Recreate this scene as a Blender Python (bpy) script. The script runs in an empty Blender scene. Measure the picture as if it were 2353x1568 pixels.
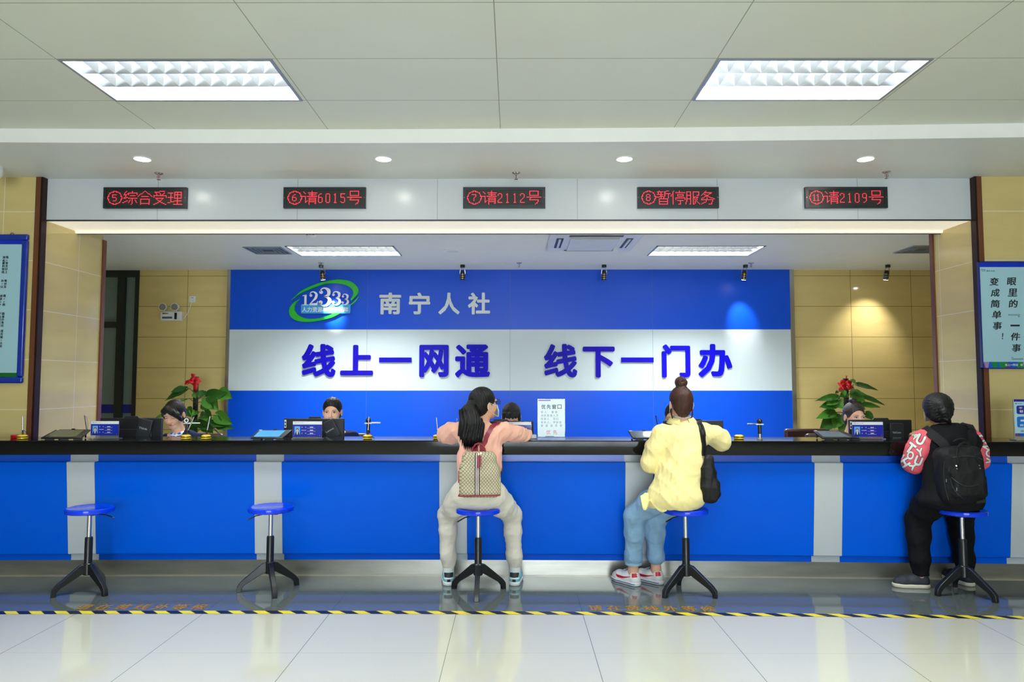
import bpy, bmesh, math, random
import numpy as np
from mathutils import Vector, Matrix
from mathutils.bvhtree import BVHTree
R = math.radians
scene = bpy.context.scene
COL = scene.collection

# ---------------------------------------------------------------- camera
FPX = 1640.0
PITCH = math.atan(97.0 / FPX); YAW = 3.5 / FPX; CAMZ = 1.45
cam_d = bpy.data.cameras.new('camera'); cam = bpy.data.objects.new('camera', cam_d); COL.objects.link(cam)
cam.location = (0, 0, CAMZ); cam.rotation_euler = (R(90) + PITCH, 0, YAW)
cam_d.sensor_width = 36; cam_d.lens = FPX / 2353 * 36; cam_d.clip_end = 100; cam_d.clip_start = 0.05
scene.camera = cam
# ---------------------------------------------------------------- world, exposure
w = bpy.data.worlds.new('world'); scene.world = w; w.use_nodes = True
w.node_tree.nodes['Background'].inputs[0].default_value = (0.85, 0.95, 1.0, 1)
w.node_tree.nodes['Background'].inputs[1].default_value = 0.6
scene.view_settings.view_transform = 'Standard'; scene.view_settings.look = 'None'
scene.view_settings.gamma = 1; scene.view_settings.use_curve_mapping = False
scene.view_settings.exposure = -0.1
scene.cycles.use_denoising = True
scene.cycles.max_bounces = 8; scene.cycles.diffuse_bounces = 4; scene.cycles.glossy_bounces = 4
scene.cycles.sample_clamp_indirect = 4.0
TROFFER = 90.0      # radiance of the fluorescent panels
DAY = 15.0           # daylight in the entrance doors behind the camera
DOWNL = 60.0

def P(px, py, y=None, z=None):
    """world point seen at pixel (px,py) on the plane Y=y or Z=z"""
    u = (px - 1176.5) / FPX; v = (784 - py) / FPX
    cp, sp, cy, sy = math.cos(PITCH), math.sin(PITCH), math.cos(YAW), math.sin(YAW)
    dx = -sy * cp + u * cy + v * sy * sp
    dy = cy * cp + u * sy - v * cy * sp
    dz = sp + v * cp
    t = y / dy if y is not None else (z - CAMZ) / dz
    return Vector((dx * t, dy * t, CAMZ + dz * t))

# ---------------------------------------------------------------- materials
def lin(c):
    c = c / 255.0
    return c / 12.92 if c <= 0.04045 else ((c + 0.055) / 1.055) ** 2.4
def rgb(r, g, b): return (lin(r), lin(g), lin(b), 1)
MATS = {}
def mat(name, col=(128, 128, 128), rough=0.5, metal=0.0, var=0.04, vs=6.0, bump=0.0, bs=40.0, spec=0.5,
        emit=None, es=1.0, coat=0.0, trans=0.0, attr=None, alpha=None, stretch=None, sheen=0.0):
    if name in MATS: return MATS[name]
    m = bpy.data.materials.new(name); m.use_nodes = True; nt = m.node_tree; N = nt.nodes; L = nt.links
    b = N['Principled BSDF']; c = rgb(*col)
    b.inputs['Roughness'].default_value = rough; b.inputs['Metallic'].default_value = metal
    b.inputs['Specular IOR Level'].default_value = spec
    b.inputs['Coat Weight'].default_value = coat; b.inputs['Coat Roughness'].default_value = 0.08
    b.inputs['Transmission Weight'].default_value = trans
    b.inputs['Sheen Weight'].default_value = sheen
    tc = N.new('ShaderNodeTexCoord'); src = tc.outputs['Object']
    if stretch:
        mp = N.new('ShaderNodeMapping'); mp.inputs['Scale'].default_value = stretch
        L.new(src, mp.inputs[0]); src = mp.outputs[0]
    nz = N.new('ShaderNodeTexNoise'); nz.inputs['Scale'].default_value = vs; nz.inputs['Detail'].default_value = 4
    L.new(src, nz.inputs['Vector'])
    mx = N.new('ShaderNodeMix'); mx.data_type = 'RGBA'; mx.blend_type = 'MULTIPLY'; mx.inputs[0].default_value = 1
    mr = N.new('ShaderNodeMapRange'); mr.inputs[1].default_value = 0.3; mr.inputs[2].default_value = 0.7
    mr.inputs[3].default_value = 1 - var; mr.inputs[4].default_value = 1 + var
    L.new(nz.outputs[0], mr.inputs[0]); L.new(mr.outputs[0], mx.inputs[7])
    if attr:
        at = N.new('ShaderNodeAttribute'); at.attribute_name = attr; L.new(at.outputs[0], mx.inputs[6])
    else: mx.inputs[6].default_value = c
    L.new(mx.outputs[2], b.inputs['Base Color'])
    if bump:
        n2 = N.new('ShaderNodeTexNoise'); n2.inputs['Scale'].default_value = bs; n2.inputs['Detail'].default_value = 3
        L.new(src, n2.inputs['Vector'])
        bp = N.new('ShaderNodeBump'); bp.inputs['Strength'].default_value = bump; bp.inputs['Distance'].default_value = 0.01
        L.new(n2.outputs[0], bp.inputs['Height']); L.new(bp.outputs[0], b.inputs['Normal'])
    if emit:
        b.inputs['Emission Color'].default_value = rgb(*emit); b.inputs['Emission Strength'].default_value = es
    if alpha is not None: b.inputs['Alpha'].default_value = alpha
    MATS[name] = m; m['mx'] = mx.name
    return m

def tile_mat(name, col, line, sx, sy, x0, y0, lw, axes='XZ', rough=0.2, var=0.05, vs=2.0, coat=0.0, spec=0.5, bump=0.0, extra=None, stretch=None, lw2=None):
    m = mat(name, col, rough, var=var, vs=vs, coat=coat, spec=spec, bump=bump, bs=3.0, stretch=stretch)
    nt = m.node_tree; N = nt.nodes; L = nt.links; b = N['Principled BSDF']; mx = N[m['mx']]
    tc = N.new('ShaderNodeTexCoord'); sp = N.new('ShaderNodeSeparateXYZ'); L.new(tc.outputs['Object'], sp.inputs[0])
    def ma(op, a, b_=None):
        n = N.new('ShaderNodeMath'); n.operation = op
        for i, v in enumerate((a, b_)):
            if v is None: continue
            if isinstance(v, (int, float)): n.inputs[i].default_value = v
            else: L.new(v, n.inputs[i])
        return n.outputs[0]
    masks = []
    for ax, s, o, l_ in ((axes[0], sx, x0, lw), (axes[1], sy, y0, lw2 or lw)):
        if not s: continue
        c = sp.outputs[ax]
        f = ma('FRACT', ma('DIVIDE', ma('SUBTRACT', c, o), s))
        d = ma('ABSOLUTE', ma('SUBTRACT', f, 0.5))
        masks.append(ma('GREATER_THAN', d, 0.5 - l_ / (2 * s)))
    k = masks[0]
    if len(masks) > 1: k = ma('MAXIMUM', masks[0], masks[1])
    m2 = N.new('ShaderNodeMix'); m2.data_type = 'RGBA'; L.new(k, m2.inputs[0])
    L.new(mx.outputs[2], m2.inputs[6]); m2.inputs[7].default_value = rgb(*line)
    L.new(m2.outputs[2], b.inputs['Base Color'])
    m['m2'] = m2.name
    if extra: extra(m, N, L, ma, sp, m2, b)
    return m

# ---------------------------------------------------------------- mesh helpers
class MB:
    def __init__(s): s.v = []; s.f = []; s.m = []; s.mi = 0
    def add(s, vs, fs):
        o = len(s.v); s.v += [tuple(v) for v in vs]
        for f in fs: s.f.append(tuple(i + o for i in f)); s.m.append(s.mi)
        return s
    def box(s, lo, hi, M=None):
        (a, b, c), (d, e, f) = lo, hi
        v = [(x, y, z) for x in (a, d) for y in (b, e) for z in (c, f)]
        if M is not None: v = [M @ Vector(p) for p in v]
        return s.add(v, [(0, 1, 3, 2), (4, 6, 7, 5), (0, 4, 5, 1), (2, 3, 7, 6), (0, 2, 6, 4), (1, 5, 7, 3)])
    def cyl(s, a, b, r0, r1=None, n=20, caps=True):
        a = Vector(a); b = Vector(b); r1 = r0 if r1 is None else r1
        q = (b - a).to_track_quat('Z', 'Y').to_matrix()
        v = []
        for p, r in ((a, r0), (b, r1)):
            for i in range(n):
                t = 2 * math.pi * i / n; v.append(p + q @ Vector((math.cos(t) * r, math.sin(t) * r, 0)))
        f = [(i, (i + 1) % n, n + (i + 1) % n, n + i) for i in range(n)]
        if caps: f += [tuple(range(n - 1, -1, -1)), tuple(range(n, 2 * n))]
        return s.add(v, f)
    def lathe(s, prof, n=32, M=None, cap=True):
        v = []
        for r, z in prof:
            for i in range(n):
                t = 2 * math.pi * i / n; v.append(Vector((math.cos(t) * r, math.sin(t) * r, z)))
        if M is not None: v = [M @ p for p in v]
        f = []
        for k in range(len(prof) - 1):
            for i in range(n): f.append((k * n + i, k * n + (i + 1) % n, (k + 1) * n + (i + 1) % n, (k + 1) * n + i))
        if cap: f += [tuple(range(n - 1, -1, -1)), tuple(range((len(prof) - 1) * n, len(prof) * n))]
        return s.add(v, f)
    def tube(s, pts, r, n=10, flat=None):
        pts = [Vector(p) for p in pts]; v = []; K = len(pts)
        rr = r if isinstance(r, (list, tuple)) else [r] * K
        up = None
        for k, p in enumerate(pts):
            d = (pts[min(k + 1, K - 1)] - pts[max(k - 1, 0)]).normalized()
            if up is None:
                up = Vector((0, 0, 1)) if abs(d.z) < 0.9 else Vector((0, 1, 0))
            a = d.cross(up).normalized(); up = a.cross(d).normalized()
            for i in range(n):
                t = 2 * math.pi * i / n
                v.append(p + a * math.cos(t) * rr[k] + up * math.sin(t) * rr[k] * (flat or 1))
        f = []
        for k in range(K - 1):
            for i in range(n): f.append((k * n + i, k * n + (i + 1) % n, (k + 1) * n + (i + 1) % n, (k + 1) * n + i))
        f += [tuple(range(n - 1, -1, -1)), tuple(range((K - 1) * n, K * n))]
        return s.add(v, f)
    def sphere(s, c, r, n=16, m=10, M=None):
        c = Vector(c); r = (r, r, r) if isinstance(r, (int, float)) else r
        v = [Vector((0, 0, -r[2]))]
        for j in range(1, m):
            a = math.pi * j / m - math.pi / 2
            for i in range(n):
                t = 2 * math.pi * i / n
                v.append(Vector((math.cos(a) * math.cos(t) * r[0], math.cos(a) * math.sin(t) * r[1], math.sin(a) * r[2])))
        v.append(Vector((0, 0, r[2])))
        if M is not None: v = [M @ p for p in v]
        v = [p + c for p in v]
        f = [(0, 1 + (i + 1) % n, 1 + i) for i in range(n)]
        for j in range(m - 2):
            for i in range(n): f.append((1 + j * n + i, 1 + j * n + (i + 1) % n, 1 + (j + 1) * n + (i + 1) % n, 1 + (j + 1) * n + i))
        o = 1 + (m - 2) * n
        f += [(o + i, o + (i + 1) % n, len(v) - 1) for i in range(n)]
        return s.add(v, f)
    def quad(s, a, b, c, d): return s.add([a, b, c, d], [(0, 1, 2, 3)])
    def prism(s, poly, y0, y1):
        """polygon given as (x,z) extruded along y"""
        n = len(poly)
        v = [(x, y0, z) for x, z in poly] + [(x, y1, z) for x, z in poly]
        f = [tuple(range(n)), tuple(range(2 * n - 1, n - 1, -1))] + [(i, n + i, n + (i + 1) % n, (i + 1) % n) for i in range(n)]
        return s.add(v, f)
    def strip(s, A, B, y0, y1):
        """solid band between polylines A and B of (x,z), from y0 (front) to y1"""
        n = len(A); v = [(x, y0, z) for x, z in A] + [(x, y0, z) for x, z in B] + [(x, y1, z) for x, z in A] + [(x, y1, z) for x, z in B]
        f = []
        for i in range(n - 1):
            f += [(i, i + 1, n + i + 1, n + i), (2 * n + i, 3 * n + i, 3 * n + i + 1, 2 * n + i + 1),
                  (i, 2 * n + i, 2 * n + i + 1, i + 1), (n + i, n + i + 1, 3 * n + i + 1, 3 * n + i)]
        f += [(0, n, 3 * n, 2 * n), (n - 1, 3 * n - 1, 4 * n - 1, 2 * n - 1)]
        return s.add(v, f)

ORG = {}
def orgof(o): return ORG.get(o.name, Vector((0, 0, 0)))
def mkmesh(name, mb, mats, org, smooth=True, angle=35):
    me = bpy.data.meshes.new(name)
    v = np.array(mb.v, dtype=np.float64) - np.array(org)[None, :]
    me.from_pydata(v.tolist(), [], mb.f)
    for m in (mats if isinstance(mats, (list, tuple)) else [mats]): me.materials.append(m)
    if any(mb.m): me.polygons.foreach_set('material_index', mb.m)
    me.validate(); me.update()
    bm = bmesh.new(); bm.from_mesh(me); bmesh.ops.recalc_face_normals(bm, faces=bm.faces); bm.to_mesh(me); bm.free()
    if smooth:
        me.shade_smooth(); me.set_sharp_from_angle(angle=R(angle))
    return me
def bevel(o, wd, seg=2):
    b = o.modifiers.new('bevel', 'BEVEL'); b.width = wd; b.segments = seg; b.limit_method = 'ANGLE'; b.angle_limit = R(40); b.harden_normals = False
    return o
def tag(o, label=None, cat=None, group=None, kind=None):
    if label: o['label'] = label
    if cat: o['category'] = cat
    if group: o['group'] = group
    if kind: o['kind'] = kind
    return o
def thing(name, label, cat, base=(0, 0, 0), group=None):
    o = bpy.data.objects.new(name, None); o.empty_display_size = 0.1; COL.objects.link(o)
    o.location = base; ORG[o.name] = Vector(base)
    return tag(o, label, cat, group)
def part(name, mb, mats, parent, bev=0, smooth=True, label=None, angle=35):
    org = orgof(parent)
    o = bpy.data.objects.new(name, mkmesh(name, mb, mats, org, smooth, angle)); COL.objects.link(o)
    o.parent = parent; ORG[o.name] = org
    if bev: bevel(o, bev)
    if label: o['label'] = label
    return o
def solo(name, mb, mats, label, cat, group=None, bev=0, smooth=True):
    v = np.array(mb.v); org = Vector(((v[:, 0].min() + v[:, 0].max()) / 2, (v[:, 1].min() + v[:, 1].max()) / 2, v[:, 2].min()))
    o = bpy.data.objects.new(name, mkmesh(name, mb, mats, org, smooth)); COL.objects.link(o); o.location = org; ORG[o.name] = org
    if bev: bevel(o, bev)
    return tag(o, label, cat, group)
def struct(name, mb, mats, bev=0, parent=None, smooth=False, kind=True):
    o = bpy.data.objects.new(name, mkmesh(name, mb, mats, (0, 0, 0), smooth)); COL.objects.link(o); ORG[o.name] = Vector((0, 0, 0))
    if parent: o.parent = parent
    else: o['kind'] = 'structure'
    if bev: bevel(o, bev)
    return o
def copy_tree(o, parent=None, loc=None, rotz=None, label=None, scale=None):
    c = o.copy(); COL.objects.link(c); c.parent = parent
    for ch in list(o.children): copy_tree(ch, c)
    if loc is not None: c.location = loc
    if rotz is not None: c.rotation_euler[2] = rotz
    if scale: c.scale = scale
    if label: c['label'] = label
    return c

# ---------------------------------------------------------------- text
def text_tris(s, bold=0.0, shear=0.0):
    """triangulated glyph outline as (verts Nx2, tris)"""
    cu = bpy.data.curves.new('t', 'FONT'); cu.body = s; cu.size = 1; cu.offset = bold; cu.shear = shear; cu.resolution_u = 3
    ob = bpy.data.objects.new('t', cu); COL.objects.link(ob)
    dg = bpy.context.evaluated_depsgraph_get(); dg.update()
    me = bpy.data.meshes.new_from_object(ob.evaluated_get(dg))
    bm = bmesh.new(); bm.from_mesh(me); bmesh.ops.triangulate(bm, faces=bm.faces)
    bmesh.ops.remove_doubles(bm, verts=bm.verts, dist=1e-5)
    bm.verts.index_update()
    V = [(v.co.x, v.co.y) for v in bm.verts]; T = [tuple(v.index for v in f.verts) for f in bm.faces]
    bm.free(); bpy.data.objects.remove(ob); bpy.data.curves.remove(cu); bpy.data.meshes.remove(me)
    return V, T
TC = {}
def text_into(mb, s, x0, x1, z0, z1, y, th=0.0, bold=0.0, shear=0.0, fn=None, one=False):
    """glyphs of s scaled into the box; front face at y, thickness th behind it; bold thickens by overlaid shifts"""
    key = (s, shear)
    if key not in TC: TC[key] = text_tris(s, 0.0, shear)
    V, T = TC[key]
    if not V: return
    A = np.array(V); a = A.min(0); b = A.max(0)
    f = fn or (lambda x, y_, z: (x, y_, z))
    sx = (x1 - x0) / (b[0] - a[0] + 2 * bold); sz = (z1 - z0) / (b[1] - a[1] + 2 * bold)
    sh = [(0, 0)] if not bold else ([(-1, -1), (1, -1), (-1, 1), (1, 1)] if bold < 0.025 else [(math.cos(q * .3927), math.sin(q * .3927)) for q in range(16)])
    edges = {}
    for t in T:
        for i in range(3): edges[(t[i], t[(i + 1) % 3])] = 1
    rim = [(p, q) for (p, q) in edges if (q, p) not in edges]
    for k, (ux, uz) in enumerate(sh):
        X = x0 + (A[:, 0] - a[0] + bold * (1 + ux)) * sx; Z = z0 + (A[:, 1] - a[1] + bold * (1 + uz)) * sz
        yy = y - k * 0.00003
        vs = [f(x, yy, z) for x, z in zip(X, Z)]; fs = list(T)
        if th:
            n = len(vs); vs += [f(x, y + th, z) for x, z in zip(X, Z)]
            fs += [(p, q, q + n, p + n) for (p, q) in rim] + [(t[2] + n, t[1] + n, t[0] + n) for t in T]
        mb.add(vs, fs)
# ================================================================ the place
def cy(X): return -0.013 * X - 0.0044 * X * X           # the service counter bows gently towards the hall at its ends
CZ, SZ, FZ, BZ = 3.25, 3.15, 2.805, 2.95                # hall ceiling, bulkhead soffit, fascia bottom, office ceiling
YF, YP, YB = 5.85, 5.80, 9.42                           # fascia, pier faces, back wall
XL = P(98, 404, y=YP).x; XR = P(2240, 404, y=YP).x
M_white = mat('white_paint', (250, 250, 248), 0.3, var=0.015, spec=.8, coat=.6)
M_ceil = tile_mat('ceiling_metal_panels', (222, 225, 212), (150, 150, 132), 1.2245, 0.585, -0.093, 3.862, 0.0055, 'XY', rough=0.42, var=0.02)
M_soff = mat('soffit_paint', (228, 231, 228), 0.45, var=0.01)
M_officeceil = mat('office_ceiling', (222, 228, 226), 0.5, var=0.015)
def marble_extra(m, N, L, ma, sp, m2, b): pass
def marble(name, x0, y0, axes='XZ', sx=0.8, line=(232, 222, 190)):
    return tile_mat(name, (212, 192, 130), line, sx, 0.4065, x0, y0, 0.006, axes, rough=0.12, var=0.05, vs=1.6, stretch=(1, 1, 5))
M_marF = marble('yellow_stone_tiles', -9, 2.862); M_marB = marble('yellow_stone_tiles_back', P(1958, 800, y=YB).x, P(0, 775, y=YB).z, sx=0.8, line=(120, 104, 60))
M_marS = marble('yellow_stone_tiles_side', 6.33 - 0.8, 2.862, 'YZ')
M_fasc = tile_mat('fascia_panels', (204, 210, 214), (150, 156, 160), 1.163, 0, P(1005, 450, y=YF).x, 0, 0.004, 'XZ', rough=0.24, var=0.015)
M_cream = mat('cream_emissive_panel', (243, 238, 222), 0.4, var=0.01, emit=(250, 240, 216), es=0.5)  # mild emission added to brighten the cream soffit and its lip
M_brown = mat('brown_steel_trim', (112, 66, 42), 0.3, metal=0.2, var=0.05)
M_darkbrown = mat('dark_brown_trim', (40, 20, 16), 0.4, spec=.2)
M_black = mat('black_plastic', (22, 23, 26), 0.35)
M_dark = mat('charcoal', (45, 47, 50), 0.45)
M_steel = mat('steel', (190, 192, 194), 0.22, metal=0.9, var=0.02)
M_whitep = mat('white_plastic', (228, 231, 232), 0.35, var=0.01)

# floor: pale polished tiles, darker polished tiles between the tape and the counter, a pale stone strip at the plinth
def floor_extra(m, N, L, ma, sp, m2, b):
    x = sp.outputs['X']; y = sp.outputs['Y']
    c = ma('ADD', ma('MULTIPLY', x, -0.013), ma('MULTIPLY', ma('MULTIPLY', x, x), -0.0044))
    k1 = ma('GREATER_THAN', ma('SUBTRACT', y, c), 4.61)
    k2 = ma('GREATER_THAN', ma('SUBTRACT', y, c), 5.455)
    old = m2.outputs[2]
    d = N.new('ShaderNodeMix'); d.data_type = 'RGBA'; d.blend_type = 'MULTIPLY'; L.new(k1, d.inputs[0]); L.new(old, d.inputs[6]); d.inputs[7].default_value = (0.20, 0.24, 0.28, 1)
    e = N.new('ShaderNodeMix'); e.data_type = 'RGBA'; L.new(k2, e.inputs[0]); L.new(d.outputs[2], e.inputs[6]); e.inputs[7].default_value = rgb(214, 208, 190)
    L.new(e.outputs[2], b.inputs['Base Color'])
M_floor = tile_mat('polished_floor_tiles', (204, 203, 188), (120, 120, 110), 0.797, 0.8, 0.435, 3.93, 0.0035, 'XY', lw2=0.0012, rough=0.07, var=0.02, vs=1.2, extra=floor_extra, spec=0.9, coat=0.25)
struct('floor', MB().quad((-9, -9, 0), (9, -9, 0), (9, 9.5, 0), (-9, 9.5, 0)), M_floor)

# hall ceiling (with holes left for nothing: troffers are recessed into slab openings)
TROF = []
for iy in range(5):
    for ix in (1, 2):
        TROF.append((-5.613 + 3.6735 * ix + (0 if True else 0), 4.154 - 2.34 * iy))
def slab_with_holes(name, x0, x1, y0, y1, z, holes, m, th=0.12):
    """ceiling plane with rectangular openings, each opening with upstand sides"""
    xs = sorted({x0, x1, *[h[0] for h in holes], *[h[1] for h in holes]}); ys = sorted({y0, y1, *[h[2] for h in holes], *[h[3] for h in holes]})
    mb = MB()
    for i in range(len(xs) - 1):
        for j in range(len(ys) - 1):
            cx = (xs[i] + xs[i + 1]) / 2; cyy = (ys[j] + ys[j + 1]) / 2
            if any(h[0] < cx < h[1] and h[2] < cyy < h[3] for h in holes): continue
            mb.quad((xs[i], ys[j], z), (xs[i], ys[j + 1], z), (xs[i + 1], ys[j + 1], z), (xs[i + 1], ys[j], z))
    mb.quad((x0, y0, z + th + 0.02), (x1, y0, z + th + 0.02), (x1, y1, z + th + 0.02), (x0, y1, z + th + 0.02))
    return struct(name, mb, m)
W2, D2 = 0.5975, 0.292
slab_with_holes('ceiling', -9, 9, -9, 5.3, CZ, [(x - W2, x + W2, y - D2, y + D2) for x, y in TROF], M_ceil)
# bulkhead: bright vertical face and soffit, bowed like the counter
mb = MB(); n = 40
for i in range(n):
    a = -9 + 18 * i / n; b = -9 + 18 * (i + 1) / n
    ya = 4.955 + cy(max(-4.5, min(4.5, a))); yb = 4.955 + cy(max(-4.5, min(4.5, b)))
    mb.quad((a, ya, SZ), (b, yb, SZ), (b, yb, CZ), (a, ya, CZ))
struct('trim_1', mb, M_white)
mb = MB()
for i in range(n):
    a = -9 + 18 * i / n; b = -9 + 18 * (i + 1) / n
    ya = 4.955 + cy(max(-4.5, min(4.5, a))); yb = 4.955 + cy(max(-4.5, min(4.5, b)))
    mb.quad((a, ya, SZ), (b, yb, SZ), (b, 6.9, SZ), (a, 6.9, SZ))
struct('ceiling.001', mb, M_soff)
# fascia over the counter opening
struct('wall_front', MB().box((XL, YF, FZ), (XR, YF + 0.06, SZ)), M_fasc)
struct('ceiling.002', MB().box((XL, YF + 0.004, FZ - 0.004), (XR, 6.26, FZ + 0.02)), M_cream)
struct('trim_2', MB().box((XL, 6.26, FZ - 0.024), (XR, 6.29, SZ)), M_cream)
struct('trim_3', MB().box((XL, YF - 0.004, FZ - 0.012), (XR, YF + 0.004, FZ)).box((XL, 6.29, FZ - 0.03), (XR, 6.30, SZ)), M_dark)
# stone piers left and right of the opening
YL2 = 6.72; YR2 = 6.44
struct('wall_left_pier', MB().box((-9, YP, 0), (XL - 0.012, YL2, SZ)), [M_marF])
struct('wall_right_pier', MB().box((XR + 0.012, YP, 0), (9, YR2, SZ)), [M_marF])
struct('wall_left_reveal', MB().box((XL - 0.02, YP + 0.05, 0), (XL, YL2 - 0.03, FZ)), M_marS)
struct('wall_right_reveal', MB().box((XR, YP + 0.05, 0), (XR + 0.02, YR2 - 0.03, FZ)), M_marS)
struct('trim_4', MB().box((XL - 0.045, YP - 0.012, 0), (XL - 0.004, YP + 0.01, SZ)), M_brown)
struct('trim_5', MB().box((XL - 0.006, YP - 0.010, 0), (XL + 0.012, YP + 0.055, SZ)), M_darkbrown)
struct('trim_6', MB().box((XR + 0.004, YP - 0.012, 0), (XR + 0.045, YP + 0.01, SZ)), M_brown)
struct('trim_7', MB().box((XR - 0.012, YP - 0.010, 0), (XR + 0.006, YP + 0.055, SZ)), M_darkbrown)
struct('trim_8', MB().box((XL - 0.03, YL2 - 0.04, 0), (XL + 0.015, YL2 + 0.01, FZ)), M_brown)
struct('trim_9', MB().box((XR - 0.015, YR2 - 0.04, 0), (XR + 0.03, YR2 + 0.01, FZ)), M_brown)
# office behind the counter
OT = [(P(790, 572, z=BZ).x - 0.01, 8.02), (P(1625, 572, z=BZ).x, 8.02)]
slab_with_holes('ceiling.003', -6, 6, 6.2, YB + 0.05, BZ, [(x - W2, x + W2, y - D2, y + D2) for x, y in OT], M_officeceil)
struct('wall_back', MB().box((-4.98, YB, 0), (6, YB + 0.1, BZ + 0.2)), M_marB)
struct('wall_left_office', MB().box((-6.1, 6.3, 0), (-6, YB + 0.1, BZ + 0.2)), M_marS)
struct('wall_right_office', MB().box((6, 6.3, 0), (6.1, YB + 0.1, BZ + 0.2)), M_marS)
# rest of the hall behind the camera
M_hall = mat('hall_wall', (140, 130, 108), 0.4, var=0.03)
struct('wall_left', MB().box((-9.1, -9, 0), (-9, 6, CZ + 0.1)), M_hall)
struct('wall_right', MB().box((9, -9, 0), (9.1, 6, CZ + 0.1)), M_hall)
M_day = mat('daylight_glass', (230, 240, 255), 0.1, emit=(232, 244, 255), es=DAY)
mb = MB().box((-9.1, -9.1, 0), (-2.4, -9, CZ + 0.1)).box((3.2, -9.1, 0), (9.1, -9, CZ + 0.1)).box((-2.4, -9.1, 3.0), (3.2, -9, CZ + 0.1))
struct('wall_rear', mb, M_hall)
wn = struct('window_1', MB().box((-2.4, -9.06, 0.02), (3.2, -9.04, 3.0)), M_day)
fm = MB()
for i in range(6):
    x = -2.4 + 5.6 * i / 5; fm.box((x - 0.04, -9.03, 0), (x + 0.04, -8.96, 3.0))
fm.box((-2.4, -9.03, 2.3), (3.2, -8.97, 2.38)); fm.box((-2.4, -9.03, 0), (3.2, -8.97, 0.1))
struct('window_frame', fm, M_dark, parent=wn)
# dark framed glass door at the far left of the back wall
M_doorfr = mat('door_frame_metal', (38, 48, 50), 0.35, metal=0.3)
M_doorgl = mat('door_glass', (112, 138, 140), 0.06, var=0.06, vs=1.0, spec=0.7)
M_doorblue = mat('door_blue_film', (16, 28, 140), 0.3, var=0.15, vs=9, stretch=(1, 1, 3))
xa = P(232, 800, y=YB).x - 0.4; xb = -4.975
dr = struct('door_1', MB().box((xa, YB + 0.03, 0), (xb, YB + 0.045, BZ)), M_doorgl)
fr = MB().box((xa, YB - 0.01, BZ - 0.09), (xb, YB + 0.05, BZ)).box((xb - 0.05, YB - 0.015, 0), (xb, YB + 0.05, BZ - 0.02))
xm = P(277, 800, y=YB).x; fr.box((xm - 0.06, YB - 0.012, 0), (xm + 0.04, YB + 0.05, BZ - 0.02)); fr.box((xa, YB - 0.01, 0), (xb, YB + 0.05, 0.12))
za = P(0, 745, y=YB).z; fr.box((xa, YB - 0.01, za - 0.05), (xm, YB + 0.05, za + 0.03))
struct('door_frame', fr, M_doorfr, parent=dr)
zb0 = P(0, 950, y=YB).z; zb1 = P(0, 930, y=YB).z
fb = MB().box((xa, YB + 0.022, zb0), (xm - 0.06, YB + 0.03, zb1)).box((xm + 0.04, YB + 0.022, zb0), (xb - 0.05, YB + 0.03, zb1))
struct('door_film', fb, M_doorblue, parent=dr)

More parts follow.
